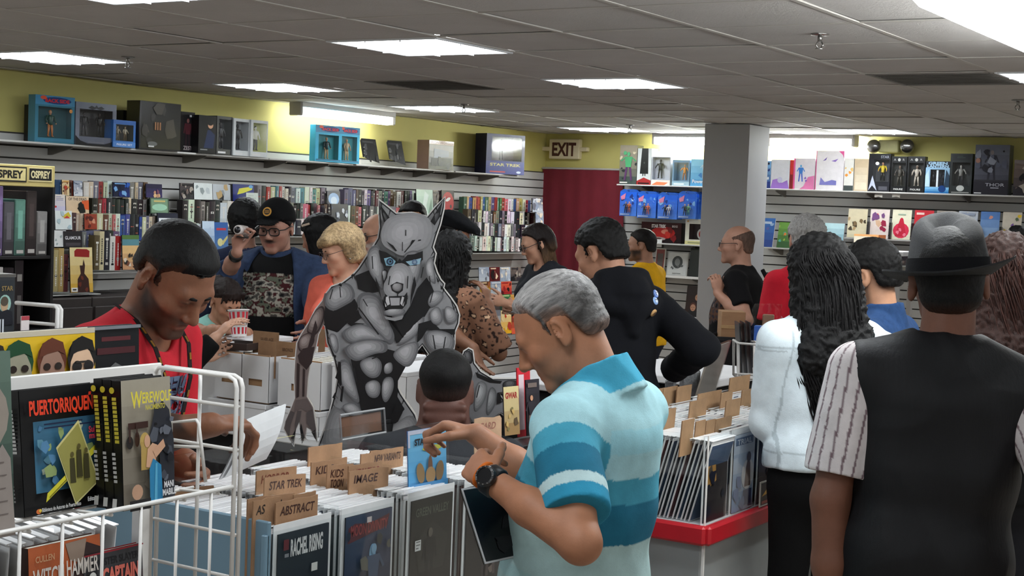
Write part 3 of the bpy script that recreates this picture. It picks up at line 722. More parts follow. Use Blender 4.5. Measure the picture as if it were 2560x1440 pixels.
def beard(col, lo=-.13, z0=-.045, m=.8, mous=True):
    cc = A_(C(*col))
    def fn(L, c, nz):
        jaw = np.clip((z0-L[:, 2]+.22*(np.abs(L[:, 0])-.0)+.0)/.012, 0, 1)*np.clip((L[:, 1]+.02)/.02, 0, 1)*np.clip((L[:, 2]-lo)/.02, 0, 1)
        lip = np.exp(-(((L-A_([0, .09, -.0735]))/A_([.023, .03, .011]))**2).sum(1)); mm = jaw*(1-np.clip(lip*1.6, 0, 1))*m
        if mous: mm = np.maximum(mm, m*np.clip(1.8*np.exp(-(((L-A_([0, .09, -.056]))/A_([.026, .03, .008]))**2).sum(1)), 0, 1))
        return mixcol(c, cc, mm*(.85+.3*nz))
    return fn
# ------------------------------------------------------------------ people
pp = lambda x, y, d: PX(x, y, d=d)
BK = (14, 12, 12)
CAMB = math.degrees(YAW)                            # 32: facing straight away from the photographer
# 1 man in the red T-shirt bent over the comic bin
p = Person('man with short black hair and beard in red T-shirt and lanyard looking down', pp(440, 690, 3.72), -76, -92, pitch=42, roll=0, lean=16, h=1.80, hs=1.03, sw=1.08, skin=(134, 88, 64), vox=.0046, name='person',
           arms=dict(R=dict(w=pp(528, 1062, 3.3), pole=A_([-.5, -.5, -.9]), hd=pp(640, 1052, 3.4)-pp(528, 1062, 3.3), n=A_([-.1, .5, -1.]), curl=(40, 50, 30), th=40), L=dict(w=pp(490, 1190, 3.75), pole=A_([-.6, .3, -1.]))))
p.facecol = [beard((26, 19, 16), m=.85)]; p.nose = 1.1
p.body(); _, V = p.shirt('t_shirt', (200, 42, 54), t=.012, wrinkle=.005, neckr=.078)
p.finish([V]); p.legs((40, 44, 58)); p.hair((17, 15, 14), t=.010, short=(.066, -.062, -.03, .0), disp=.001, ns=220, fade=.035, edge=.028); p.brows((20, 15, 13), 1.2)
RED = p
for sgn in (-1, 1):
    pts = [p.B(sgn*.075, -.055, .035), p.B(sgn*.085, .02, .02), p.B(sgn*.075, .085, -.03), p.B(sgn*.055, .125, -.10), p.B(sgn*.035, .145, -.22), p.B(sgn*.012, .15, -.36)]
    g = Geo(); w_ = p.side*.009
    g.grid([[q-w_+p.f*.004, q+w_+p.f*.004] for q in pts], C(38, 30, 30)); g.grid([[q+w_+p.f*.002, q-w_+p.f*.002] for q in pts], C(38, 30, 30))
    for q0, q1 in zip(pts[1:-1], pts[2:]):
        for tt in (.25, .7):
            q = q0+(q1-q0)*tt; d = (q1-q0)/np.linalg.norm(q1-q0); g.face([q-w_*.5+p.f*.0065, q+w_*.5+p.f*.0065, q+w_*.5+d*.018+p.f*.0065, q-w_*.5+d*.018+p.f*.0065], C(140, 100, 40))
    g.build('lanyard', CLOTH, p.root)
g = Geo(); fr = None
for row, (txt, z0, wd_) in enumerate((('PUERTO', -.165, .24), ('RICO 80', -.215, .26))):
    P_, F_, W_ = text_mesh(txt, .05)
    for dx_, o_, c_ in ((.004, .018, C(44, 52, 78)), (0, .0195, C(92, 106, 132))):
        L_ = []
        for x, y in P_:
            u = (x/W_-.5)*wd_; z = z0+y*.06+.02*math.cos(u*9)-dx_; q = RED.B(u, .22, z); r_ = RED.B(u, -.2, z); hit = q
            for k_ in range(120):
                c_pt = q+(r_-q)*(k_/120.); i = np.round((c_pt-V.lo)/V.v).astype(int)
                if (i > 0).all() and (i < V.n-1).all() and V.D[tuple(i)] < 0: hit = c_pt; break
            L_.append(hit+RED.f*(o_-.008))
        g.faces(L_, F_, c_)
g.build('shirt_lettering', PRINT, RED.root)
# 2 man with the camcorder
p = Person('big man in black cap, glasses and open denim jacket filming with a camcorder', pp(690, 566, 7.9), 205, 200, pitch=12, lean=-3, h=1.80, sw=1.1, fat=.15, skin=(166, 122, 104), vox=.0075, hs=1.02,
           arms=dict(R=dict(w=pp(592, 632, 7.5), pole=A_([-.6, -.3, -1.]), hd=pp(592, 560, 7.45)-pp(592, 632, 7.5), n=A_([1., .1, 0]), curl=(38, 40, 30), th=60, st=.95), L=dict(w=pp(770, 860, 7.3), pole=A_([.5, .6, -.4]))))
def mous(L, c, nz): return mixcol(c, A_(C(30, 22, 18)), 1.6*np.exp(-(((L-A_([0, .093, -.057]))/A_([.026, .03, .0075]))**2).sum(1)))
p.facecol = [mous]; p.jaw = 1.12
p.body()
TATT = [C(14, 14, 16), C(70, 66, 62), C(150, 146, 134), C(60, 24, 26), C(88, 92, 78), C(20, 20, 22)]
def tprint(P, L, c):
    m = (np.abs(L[:, 0]) < .17) & (L[:, 2] > -.30) & (L[:, 2] < -.09) & (L[:, 1] > .03)
    v = vnoise(L*A_([1, .3, 1.2]), 34, 6)+.4*vnoise(L, 80, 2); idx = np.clip(((v+1)*3.0).astype(int), 0, 5); pal = A_(TATT)
    return np.where(m[:, None], pal[idx], c)
_, V1 = p.shirt('t_shirt', (12, 12, 13), t=.010, wrinkle=.004, colfn=tprint, vox=.006)
_, V2 = p.shirt('denim_jacket', (50, 64, 92), sleeve='long', t=.026, hem=-.66, opening=.20, collar=.05, mat=DENIM, wrinkle=.007, sl=.30, neckr=.085)
p.finish([V1, V2]); p.legs((38, 48, 78), mat=DENIM)
p.eyes(); p.glasses((18, 16, 16), r=(.026, .019), th=.0028)
def capbrim(V):
    T = p.HT
    if V is None: return [T(0, .2, 0), T(.1, .2, .1), T(-.1, .2, .1)]
    V.put(ecap(T(0, .06, .052), T(0, .155, .040), (.078, .0045), (.058, .0045), p.HR[:, 0]), .006)
p.hair((11, 11, 12), t=.017, front=(.085, .048), nape=(-.09, .0), disp=0., extra=capbrim, top=.012, mat=CLOTH, name='baseball_cap')
g = Geo(); c0 = p.HT(0, .0975, .093); nrm = p.HR @ A_([0, .9, .42]); nrm /= np.linalg.norm(nrm); fr = frame(c0, p.HR[:, 0], np.cross(nrm, p.HR[:, 0]))
for rr, cc, o in ((.026, C(40, 30, 20), .008), (.024, C(206, 150, 60), .010), (.017, C(60, 45, 30), .0115)): g.face([fr(rr*math.cos(a), rr*math.sin(a), o) for a in np.linspace(0, 2*math.pi, 20, endpoint=False)], cc)
for zz in (-.005, .003): g.face([fr(-.012, zz, .0125), fr(.012, zz, .0125), fr(.012, zz+.003, .0125), fr(-.012, zz+.003, .0125)], C(206, 150, 60))
g.build('cap_badge', PRINT, p.root)
p.hair((22, 18, 16), t=.010, front=(.085, .05), nape=(-.09, -.07), disp=.002)
a = p.arm['R']; g = Geo(); d = (a['wr']-a['el'])/np.linalg.norm(a['wr']-a['el'])
g.tube([a['wr']-d*.045, a['wr']-d*.035, a['wr']-d*.012, a['wr']-d*.005], [.033, .036, .036, .033], 16, C(22, 20, 20)); g.build('watch_strap', BLACKP, p.root, smooth=True)
CAMMAN = p
# 3 head behind the camcorder
p = Person('person with round black hair in navy top behind the camcorder, back turned', pp(612, 556, 8.7), 62, 50, pitch=-4, h=1.72, skin=(130, 90, 70), vox=.010)
p.body(); _, V = p.shirt('top', (34, 40, 62), sleeve='long', sl=.95); p.finish([V]); p.legs((30, 30, 36))
p.hair((10, 9, 9), t=.026, front=(.085, .03), nape=(-.10, -.10), disp=.003, ns=90, top=.01)
# 4 dark bob and pink stripes
p = Person('woman with black bob and pink striped top behind the blond woman', pp(797, 590, 8.4), 95, 105, pitch=18, h=1.62, bust=.02, skin=(160, 115, 92), vox=.010)
def pstripe(P, L, c):
    k = np.floor(L[:, 2]/.022).astype(int) % 3; pal = A_([C(196, 64, 128), C(60, 40, 90), C(220, 170, 200)]); return pal[k]
p.body(); _, V = p.shirt('striped_top', (190, 70, 130), colfn=pstripe, vox=.007); p.finish([V]); p.legs((28, 28, 34))
def bob(V):
    T = p.HT
    if V is None: return [T(0, -.1, -.2), T(.13, 0, -.2), T(-.13, 0, -.2)]
    for x in (-1, 1): V.put(ecap(T(x*.07, -.02, .03), T(x*.075, -.01, -.11), (.03, .07), (.022, .06), p.HR[:, 0]), .02)
    V.put(ecap(T(0, -.07, .0), T(0, -.075, -.12), (.08, .05), (.075, .04), p.HR[:, 0]), .03)
p.hair((12, 10, 11), t=.022, front=(.085, .05), nape=(-.12, .0), extra=bob, disp=.003, ns=70, stretch=(1.6, 1.6, .3))
Geo().box(p.HT(-.1, .02, .075), (.006, .05, .012), p.HR, C(190, 170, 150), b=.002).build('hair_clip', PLAST, p.root)
# 5 blond woman
p = Person('older blond woman with glasses and gold earring in coral top', pp(853, 624, 7.3), 188, 148, pitch=18, lean=0, h=1.64, hs=.97, bust=.03, skin=(196, 148, 122), vox=.007)
p.body(); _, V = p.shirt('coral_top', (232, 112, 92), t=.012, neckr=.085, wrinkle=.005); p.finish([V]); p.legs((50, 48, 56))
p.eyes((70, 60, 40)); p.brows((120, 92, 70)); p.glasses((60, 44, 36), r=(.025, .019), th=.0016)
def bob2(V):
    T = p.HT
    if V is None: return [T(0, -.14, -.16), T(.13, .1, -.14), T(-.13, .1, -.14), T(0, .14, .1)]
    for x in (-1, 1): V.put(ecap(T(x*.066, -.03, .04), T(x*.073, -.045, -.055), (.034, .05), (.024, .045), p.HR[:, 0]), .02)
    V.put(ecap(T(0, -.075, .03), T(0, -.085, -.085), (.075, .05), (.065, .035), p.HR[:, 0]), .03)
    V.put(ecap(T(-.045, .075, .075), T(.05, .085, .052), (.03, .026), (.024, .02), p.HR[:, 2]), .02)
def blond(L, c):
    n = vnoise(L*A_([2.2, 1, .35]), 60, 3); return mixcol(np.tile(A_(C(184, 156, 116)), (len(L), 1)), C(104, 82, 60), np.clip(.45+n*.7-.5*np.clip((L[:, 2]+.03)/.1, 0, 1), 0, 1))
p.hair((190, 155, 105), t=.020, front=(.09, .052), nape=(-.12, -.0), extra=bob2, disp=.003, ns=70, stretch=(1.8, 1.8, .35), colfn=blond, mat=HAIRB, top=.012)
for x in (-1, 1): Geo().ball(p.HT(x*.084, -.008, -.048), .007, C(230, 190, 110), 6).build('earring', CHROME, p.root, smooth=True)
# 6 bald bearded man
p = Person('bald man with white beard and dark glasses half hidden by the wolf cutout', pp(943, 584, 8.9), 165, 158, pitch=12, h=1.72, skin=(186, 138, 112), vox=.008)
p.facecol = [beard((205, 200, 192), m=.95)]
p.body(); _, V = p.shirt('shirt', (40, 42, 50)); p.finish([V]); p.legs((40, 40, 46)); p.eyes(); p.glasses((30, 24, 22), r=(.026, .019), th=.0026); p.brows((120, 115, 108))
def rim(V, T): V.cut(T(0, 0, .03), A_(p.HR @ A_([0, .25, 1.])))
p.hair((150, 146, 140), t=.008, front=(.02, .05), nape=(-.09, -.075), extracut=rim, disp=.002, name='hair_fringe')
# 7 black hair behind the wolf ears
p = Person('man with black hair of whom only the top shows between the wolf ears', pp(1030, 553, 9.6), 205, 205, pitch=10, h=1.78, skin=(186, 140, 112), vox=.010)
p.body(); _, V = p.shirt('shirt', (60, 62, 70)); p.finish([V]); p.legs((40, 40, 46)); p.hair((14, 12, 12), t=.014, short=(.075, -.08, -.03, 0.), disp=.002, ns=120); p.brows()
# 8 man in black flat cap
p = Person('man in dark flat cap turned to the right behind the long haired woman', pp(1130, 585, 8.4), -45, -62, pitch=14, h=1.72, skin=(150, 105, 82), vox=.008)
p.body(); _, V = p.shirt('jacket', (16, 17, 20), sleeve='long', sl=.9, collar=.04); p.finish([V]); p.legs((16, 16, 18)); p.hair((20, 18, 18), t=.006, front=(.08, .05))
def flat(V):
    T = p.HT
    if V is None: return [T(0, .2, 0), T(.1, .18, .1), T(-.1, .18, .1)]
    V.put(ell(T(0, .03, .075), (.095, .125, .038), p.HR @ RX(-10)), .03); V.put(ecap(T(0, .08, .05), T(0, .155, .036), (.075, .006), (.05, .005), p.HR[:, 0]), .01)
p.hair((15, 16, 19), t=.014, front=(.085, .045), nape=(-.1, .03), extra=flat, disp=.0015, ns=60, mat=CLOTH, name='flat_cap')
# 9 long curly hair, leopard blouse
p = Person('woman with long curly black hair in brown leopard blouse, back turned', pp(1128, 648, 7.3), 2, 5, pitch=12, h=1.62, lean=4, bust=.02, skin=(128, 88, 66), vox=.0075,
           arms=dict(R=dict(w=pp(1222, 762, 7.25), pole=A_([.3, -.3, -1.]), curl=(30, 30, 20)), L=dict(w=pp(1185, 870, 7.05), pole=A_([0, -1, 0]), hd=pp(1205, 925, 7.0)-pp(1185, 870, 7.05), curl=(15, 15, 10))))
def leo(P, L, c):
    v = vnoise(L*A_([1, .6, .8]), 62, 4); r = np.abs(v); base = np.tile(A_(C(128, 92, 72)), (len(P), 1)); b = mixcol(base, C(40, 26, 22), (v > .32).astype(float)); b = mixcol(b, C(196, 160, 130), (v > .62).astype(float)); return mixcol(b, C(60, 40, 32), (v < -.55).astype(float))
p.body(); _, V = p.shirt('leopard_blouse', (120, 85, 65), sleeve='short', sl=.95, t=.018, colfn=leo, vox=.0055, wrinkle=.008, hem=-.62, fl=.01); p.finish([V]); p.legs((56, 74, 104), mat=DENIM, top=-.5)
def curls(p, n, L, w, sp, col, seed=1):
    """loose curly locks over the long hair"""
    r = random.Random(seed); g = Geo(); T = p.HT; b = p.B
    for i in range(n):
        a = r.uniform(-1.35, 1.35); s_, c_ = math.sin(a), math.cos(a); q = r.uniform(.9, 1.06); e = r.uniform(.55, 1.04)
        K = [T(.05*s_, -.03-.05*c_, .128), T(.108*s_*q, -.016-.122*c_*q, .05), T(.118*s_*q, -.03-.125*c_*q, -.05), b(w*1.32*s_*q, -.045-.115*c_*q, -.13), b(sp*.5+w*1.25*s_*q, -.06-.115*c_*q, -.13-(L-.13)*.5*e), b(sp+w*.8*s_*q, -.08-.09*c_*q, -L*e)]
        P = []; ph = r.random()*6; fr_ = r.uniform(9, 14)
        for j in range(5):
            p0, p1, p2, p3 = K[max(j-1, 0)], K[j], K[min(j+1, 5)], K[min(j+2, 5)]
            for t in np.linspace(0, 1, 7, endpoint=False):
                m = .5*((2*p1)+(p2-p0)*t+(2*p0-5*p1+4*p2-p3)*t*t+(3*p1-p0-3*p2+p3)*t**3); u = j+t; amp = .0075*min(1, u/1.6); P.append(m+p.side*amp*math.cos(ph+u*fr_/2.)+p.f*amp*math.sin(ph+u*fr_/2.))
        v = r.uniform(.7, 1.7); g.tube(P, list(np.linspace(.0034, .0022, len(P))), 4, tuple(min(1, x*v) for x in col), caps=False)
    o = g.build('curls', HAIR, p.root, smooth=True); o['kind'] = 'stuff'
def longcurl(V, L=.42, w=.095, sp=0.):
    T = p.HT; b = lambda x, y, z: p.nb+p.BR @ (A_([x, y, z])*p.k)
    if V is None: return [b(.2, -.25, -L), b(-.2, -.25, -L), b(0, -.2, .1), b(.2, .15, -.1), b(-.2, .15, -.1)]
    V.put(ecap(T(0, -.075, .0), b(0, -.11, -.12), (w, .065), (w*1.25, .06), p.side), .03); V.put(ecap(b(0, -.10, -.08), b(sp, -.12, -L), (w*1.3, .06), (w*.75, .04), p.side), .04)
    for x in (-1, 1): V.put(ecap(T(x*.075, -.02, .02), b(x*.09, -.04, -.10), (.035, .06), (.045, .045), p.side), .03)
p.hair((14, 12, 12), t=.028, front=(.085, .05), nape=(-.12, -.0), extra=lambda V: longcurl(V, .33, .10), disp=.008, ns=60, top=.01); curls(p, 200, .35, .10, 0, C(20, 17, 17), 3)
# 10 woman with glasses in charcoal T-shirt
p = Person('woman with glasses and long brown hair in charcoal T-shirt by the maroon curtain', pp(1340, 607, 9.4), 150, 138, pitch=24, roll=0, lean=6, h=1.64, bust=.03, skin=(190, 142, 116), vox=.0085,
           arms=dict(L=dict(w=pp(1262, 757, 9.1), pole=A_([-.3, 0, -1.]), curl=(25, 25, 15)), R=dict(w=pp(1268, 770, 9.25), pole=A_([-.3, 0, -1.]), curl=(25, 25, 15))))
def duck(P, L, c):
    m = (((L[:, 0]+.02)/.09)**2+((L[:, 2]+.22)/.05)**2 < 1) & (L[:, 1] > 0); m2 = (((L[:, 0]-.06)/.05)**2+((L[:, 2]+.27)/.03)**2 < 1) & (L[:, 1] > 0)
    return mixcol(mixcol(c, C(206, 200, 96), m.astype(float)), C(200, 170, 120), m2.astype(float))
p.body(); _, V = p.shirt('t_shirt', (34, 36, 42), t=.010, colfn=duck); p.finish([V]); p.legs((40, 46, 64)); p.eyes(); p.glasses((26, 22, 22), r=(.025, .018), th=.0022); p.brows((60, 42, 32))
def straight(V):
    T = p.HT; b = p.B
    if V is None: return [b(.2, -.2, -.3), b(-.2, -.2, -.3), T(0, .1, .15)]
    V.put(ecap(T(0, -.07, .0), b(0, -.09, -.14), (.085, .055), (.08, .03), p.side), .03)
    for x in (-1, 1): V.put(ecap(T(x*.072, -.03, .02), b(x*.085, -.01, -.16), (.026, .05), (.02, .03), p.side), .02)
def twot(L, c): return mixcol(np.tile(A_(C(40, 30, 28)), (len(L), 1)), C(120, 90, 64), np.clip((.0-L[:, 2])/.1, 0, 1))
p.hair((44, 34, 30), t=.013, short=(.078, -.10, -.07, .008), extra=straight, disp=.003, stretch=(1.8, 1.8, .3), colfn=twot)
# 11 young man in black hoodie
p = Person('young man in black hoodie with round button pins on its back', pp(1500, 630, 6.0), 62, 88, pitch=26, lean=6, h=1.74, sw=1.02, skin=(178, 128, 102), vox=.0055,
           arms=dict(R=dict(w=pp(1682, 925, 6.12), pole=pp(1740, 900, 5.8)-pp(1620, 840, 6.0), hide=True), L=dict(w=pp(1500, 890, 6.15), pole=A_([.2, -.3, -1.]), hide=True)))
def hood(V):
    b = p.B
    for s_ in np.linspace(-1.25, 1.25, 9):
        q = b(.100*math.sin(s_), -.035-.070*math.cos(s_), .030+.016*math.cos(s_)); q2 = b(.125*math.sin(s_), -.05-.085*math.cos(s_), -.04-.04*math.cos(s_)); V.put(rc(q, q2, .030, .040), .02)
    V.put(rc(b(0, -.125, -.03), b(0, -.135, -.17), .075, .022), .03); V.put(rc(b(-.07, -.12, -.02), b(0, -.15, -.12), .02, .014), .012); V.put(rc(b(.07, -.12, -.02), b(0, -.15, -.12), .02, .014), .012)
p.body(); _, V = p.shirt('hoodie', (17, 18, 23), sleeve='long', sl=1.0, t=.022, hem=-.62, wrinkle=.009, extra=hood, neckr=.066, fl=.005); p.finish([V]); p.legs((40, 44, 58), mat=DENIM)
p.hair((16, 14, 14), t=.015, short=(.06, -.085, -.02, .0), disp=.003, ns=110, top=.006); p.brows()
HOOD = p
for n_, (x, y, c1, c2) in enumerate(((1639, 703, (205, 203, 210), (180, 180, 190)), (1637, 735, (120, 150, 214), (205, 210, 226)), (1636, 753, (150, 185, 235), (225, 235, 245)), (1632, 781, (214, 170, 116), (120, 88, 56)))):
    r = ray(x, y); t0 = depth(p.nb)-.5; q = None; Pm = None
    # walk to the cloth surface along the line of sight, then pin the button there
    for k_ in range(400):
        w_ = C0+r*(t0+k_*.004); i = np.round((w_-V.lo)/V.v).astype(int)
        if (i > 1).all() and (i < V.n-2).all() and V.D[tuple(i)] < .004: q = w_; break
    if q is None: continue
    G = A_([V.D[i[0]+1, i[1], i[2]]-V.D[i[0]-1, i[1], i[2]], V.D[i[0], i[1]+1, i[2]]-V.D[i[0], i[1]-1, i[2]], V.D[i[0], i[1], i[2]+1]-V.D[i[0], i[1], i[2]-1]], float); G /= np.linalg.norm(G)+1e-9
    u_ = np.cross((0, 0, 1.), G); fr = frame(q+G*.004, u_, np.cross(G, u_)); g = Geo(); cl = lambda rr, o: [fr(rr*math.cos(a), rr*math.sin(a), o) for a in np.linspace(0, 2*math.pi, 18, endpoint=False)]
    g.grid([cl(.0165, -.004), cl(.0165, .002), cl(.013, .0045)], C(*c1), wrap=True); g.face(cl(.013, .0046), C(*c1)); g.face(cl(.009, .0066), C(*c2)); g.face([fr(-.009, .002, .0071), fr(.009, .002, .0071), fr(.009, .005, .0071), fr(-.009, .005, .0071)], C(90, 90, 110)); g.build('button_pin', GLOSSY, p.root)
# 12 yellow T-shirt
p = Person('bearded man in yellow T-shirt facing left at the back wall shelves', pp(1602, 612, 11.0), 90, 112, pitch=4, lean=4, h=1.68, fat=.03, skin=(176, 130, 106), vox=.0095)
p.facecol = [beard((40, 30, 26), m=.9)]
p.body(); _, V = p.shirt('t_shirt', (250, 188, 30), t=.012); p.finish([V]); p.legs((40, 44, 58)); p.hair((34, 28, 26), t=.011, short=(.068, -.075, -.04, .006), disp=.002); p.brows()
# 13 man in the striped polo
p = Person('grey haired man in striped turquoise polo holding up a comic', pp(1394, 818, 3.35), 92, 116, pitch=36, lean=-5, nf=.045, h=1.72, sw=1.05, fat=.04, skin=(170, 116, 86), vox=.0045, hs=1.0,
           arms=dict(L=dict(w=pp(1222, 1196, 3.12), pole=A_([.5, -.6, -.8]), hd=pp(1176, 1150, 3.2)-pp(1222, 1196, 3.12), n=A_([.2, .8, -.5]), curl=(45, 50, 35), th=40, st=1.0), R=dict(w=pp(1192, 1086, 3.58), pole=A_([.6, .2, -.8]), hd=pp(1095, 1056, 3.60)-pp(1195, 1086, 3.58), n=A_([-.3, -.25, -1.]), curl=(44, 66, 44), th=34)))
p.facecol = [beard((110, 96, 88), m=.22, mous=False)]; p.jaw = 1.04; p.nose = 1.15
PAL = [C(170, 214, 222), C(74, 160, 186), C(38, 112, 140), C(186, 212, 214), C(48, 142, 176)]
ar = p.arm['L']
def polo(P, L, c):
    z = L[:, 2]-.10*L[:, 1]; out = np.tile(A_(C(176, 206, 206)), (len(P), 1))
    def band(m, col): out[m] = A_(col)
    band(z > -.305, PAL[2]); band(z > -.215, PAL[1]); band(z > -.16, PAL[0]); band(z > -.105, C(160, 214, 226)); band(z > -.055, PAL[0])
    band((z < -.40) & (z > -.43), C(168, 204, 206)); band((z < -.47) & (z > -.50), C(168, 204, 206))
    for q in 'LR':
        a, b = p.sh[q], p.arm[q]['el']; d = b-a; n_ = np.linalg.norm(d); d /= n_; t = (P-a) @ d/p.k; rr = np.linalg.norm(P-a-np.outer((P-a) @ d, d), axis=1)
        sg = (L[:, 0]*p.arm[q]['sg'] > .155) if True else 0
        m = (t > -.01) & (rr < .105*p.k) & ((L[:, 0]*p.arm[q]['sg'] > .13+.0*t) | (t > .1))
        for lo_, hi_, cc in ((-.02, .035, PAL[0]), (.035, .085, PAL[1]), (.085, .155, PAL[2]), (.155, .182, PAL[3]), (.182, .3, PAL[4])): out[m & (t >= lo_) & (t < hi_)] = A_(cc)
    hd = p.HR @ A_([0, -.028, -.05])*p.hs+p.H; ax = (hd-p.nb)/np.linalg.norm(hd-p.nb); h = (P-p.nb) @ ax; r_ = np.linalg.norm(P-p.nb-np.outer(h, ax), axis=1)
    out[(h > -.022) & (r_ < .108)] = A_(C(72, 168, 200))
    return out
p.body(); _, V = p.shirt('polo_shirt', (170, 210, 220), t=.014, hem=-.66, wrinkle=.006, colfn=polo, collar=.052, neckr=.072, sl=.76, vox=.0045, fl=.004); p.finish([V]); p.legs((60, 62, 70))
def greyh(L, c):
    n = .4*vnoise(L*A_([1.6, .3, 1.2]), 60, 3); top = np.clip((L[:, 2]-.03)/.07, 0, 1)
    return mixcol(np.tile(A_(C(48, 43, 41)), (len(L), 1)), C(205, 202, 200), np.clip(.12+.62*top+n*.4, 0, 1))
p.hair((110, 104, 100), t=.009, short=(.078, -.078, -.03, .0), disp=.0012, ns=90, stretch=(1.2, .35, 1.6), colfn=greyh, mat=strandmat('grey_swept_hair', p.HR), fade=.04, edge=.03); p.brows((70, 58, 52)); POLO = p
g = Geo(); d = (ar['wr']-ar['el'])/np.linalg.norm(ar['wr']-ar['el']); w0 = ar['wr']-d*.012
g.tube([w0-d*.016, w0-d*.012, w0+d*.012, w0+d*.016], [.031, .034, .034, .031], 18, C(24, 23, 24))
wn = -(ray(1225, 1190)); wn = wn-d*(wn @ d); wn /= np.linalg.norm(wn); fr = frame(w0+wn*.034, d, np.cross(wn, d)); cl = lambda rr, o: [fr(rr*math.cos(a), rr*math.sin(a), o) for a in np.linspace(0, 2*math.pi, 20, endpoint=False)]
wt = g.build('watch_strap', BLACKP, p.root, smooth=True)
g = Geo(); g.grid([cl(.022, -.004), cl(.0235, .004), cl(.021, .011), cl(.0165, .012)], C(30, 29, 30), wrap=True); g.face(cl(.0165, .0105), C(12, 12, 16))
for a in range(12): g.box(fr(.019*math.cos(a*.5236), .019*math.sin(a*.5236), .012), (.003, .003, .002), col=C(120, 118, 116))
g.build('watch', GLOSSY, wt)
g = Geo(); g.tube([w0+d*.022, w0+d*.026, w0+d*.032], [.0295, .0315, .029], 16, C(214, 110, 40)); g.build('wrist_band', CLOTH, p.root, smooth=True)
# 14 close cropped head seen from behind
p = Person('man seen from behind with cropped black hair and thick neck before the wolf cutout', pp(1113, 968, 4.7), 35, 35, pitch=4, lean=14, h=1.74, fat=.05, sw=1.1, skin=(92, 58, 48), vox=.0055, hs=1.02, neck=.8)
def folds(V):
    T = p.HT
    V.put(ecap(T(0, -.03, -.03), p.nb+p.u*.0, (.072, .07), (.085, .075), p.side), .03)
    for z in (-.056, -.086): V.put(rc(T(-.052, -.089, z), T(.052, -.089, z), .016, .016), .012)
p.body(extra=folds); _, V = p.shirt('shirt', (52, 54, 58), neckr=.085); p.finish([V]); p.legs((40, 40, 46), top=-.5)
p.hair((17, 14, 14), t=.006, short=(.07, -.055, -.01, .0), disp=.0008, ns=240, fade=.06, edge=.03)
# 15 girl with the cup
p = Person('small girl in mint sleeveless top with dark fringe eating from a paper cup', pp(566, 752, 7.4), -112, -110, pitch=30, lean=10, h=1.32, sw=.86, skin=(172, 124, 98), vox=.006, hs=1.14,
           arms=dict(R=dict(w=pp(562, 822, 6.95), pole=pp(480, 840, 7.1)-pp(540, 800, 7.1), hd=pp(600, 822, 6.93)-pp(560, 822, 6.95), curl=(30, 35, 25), n=A_([.4, .5, -.4])), L=dict(w=pp(622, 835, 7.05), pole=pp(660, 860, 7.2)-pp(600, 800, 7.2), hd=pp(600, 832, 6.98)-pp(622, 838, 7.05), curl=(30, 35, 25))))
p.body(); _, V = p.shirt('sleeveless_top', (150, 206, 196), sleeve='none', t=.008, noarms=True, neckr=.08); p.finish([V]); p.legs((70, 90, 120)); p.eyes(); p.brows((40, 28, 24), .8)
def fringe(V):
    T = p.HT
    if V is None: return [T(0, .13, 0), T(.1, .1, .1), T(0, -.2, -.1)]
    for x in np.linspace(-.06, .055, 7): V.put(ecap(T(x, .06, .085), T(x*1.12+.01, .090-.3*abs(x), .044+.012*math.sin(x*90)), (.012, .010), (.006, .005), p.HR[:, 0]), .006)
    V.put(ell(T(0, -.135, .02), (.035, .05, .05), p.HR), .02)
p.hair((46, 32, 28), t=.012, front=(.09, .085), nape=(-.095, -.055), extra=fringe, disp=.003, ns=80, stretch=(1.6, 1, .5))
Geo().ball(p.HT(.085, -.008, -.045), .006, C(230, 226, 220), 6).build('earring', GLOSSY, p.root, smooth=True); GIRL = p
# 16 person in black hidden behind the red shirt
p = Person('person in black long sleeves hidden behind the man in red, hand on the white box', pp(455, 700, 6.3), -60, -70, pitch=20, lean=8, h=1.64, skin=(190, 146, 122), vox=.009,
           arms=dict(R=dict(w=pp(537, 846, 6.35), pole=A_([-.5, -.5, -1.]), curl=(20, 25, 20), n=A_([0, .3, -1.])), L=dict(w=pp(500, 900, 6.6), pole=A_([0, 0, -1.]))))
p.body(); _, V = p.shirt('black_top', (11, 11, 12), sleeve='long', sl=.95); p.finish([V]); p.legs((26, 26, 30)); p.hair((20, 17, 16), t=.014, disp=.003)
# 17 bald man with glasses by the column
p = Person('bald man with glasses in black printed T-shirt facing left beside the grey column', pp(1842, 610, 9.4), 100, 110, pitch=2, lean=2, h=1.72, fat=.07, sw=1.08, skin=(178, 132, 110), vox=.008,
           arms=dict(L=dict(w=pp(1795, 735, 9.2), pole=A_([.2, -.6, -1.]), hd=pp(1790, 690, 9.2)-pp(1795, 735, 9.2), n=A_([-.6, .6, 0]), curl=(40, 50, 40)), R=None))
p.facecol = [beard((120, 92, 76), m=.3)]
p.body()
def tp2(P, L, c):
    m = (((L[:, 0]+.06)/.17)**2+((L[:, 2]+.2)/.15)**2 < 1) & (L[:, 1] > -.07); v = vnoise(L, 30, 9); idx = np.clip(((v+1)*2.4).astype(int), 0, 4); pal = A_([C(22, 20, 22), C(70, 60, 60), C(96, 66, 50), C(50, 48, 56), C(120, 104, 96)]); return np.where(m[:, None], pal[idx], c)
_, V = p.shirt('t_shirt', (15, 14, 16), t=.012, colfn=tp2); p.finish([V]); p.legs((34, 34, 40)); p.glasses((40, 30, 28), r=(.022, .014), th=.002); p.brows((80, 60, 50))
def rim2(V, T): V.cut(T(0, 0, .055), A_(p.HR @ A_([0, .35, 1.])))
p.hair((118, 92, 78), t=.002, short=(.03, -.075, -.03, .0), extracut=rim2, disp=.0006, name='hair_fringe', fade=.05); BALD = p
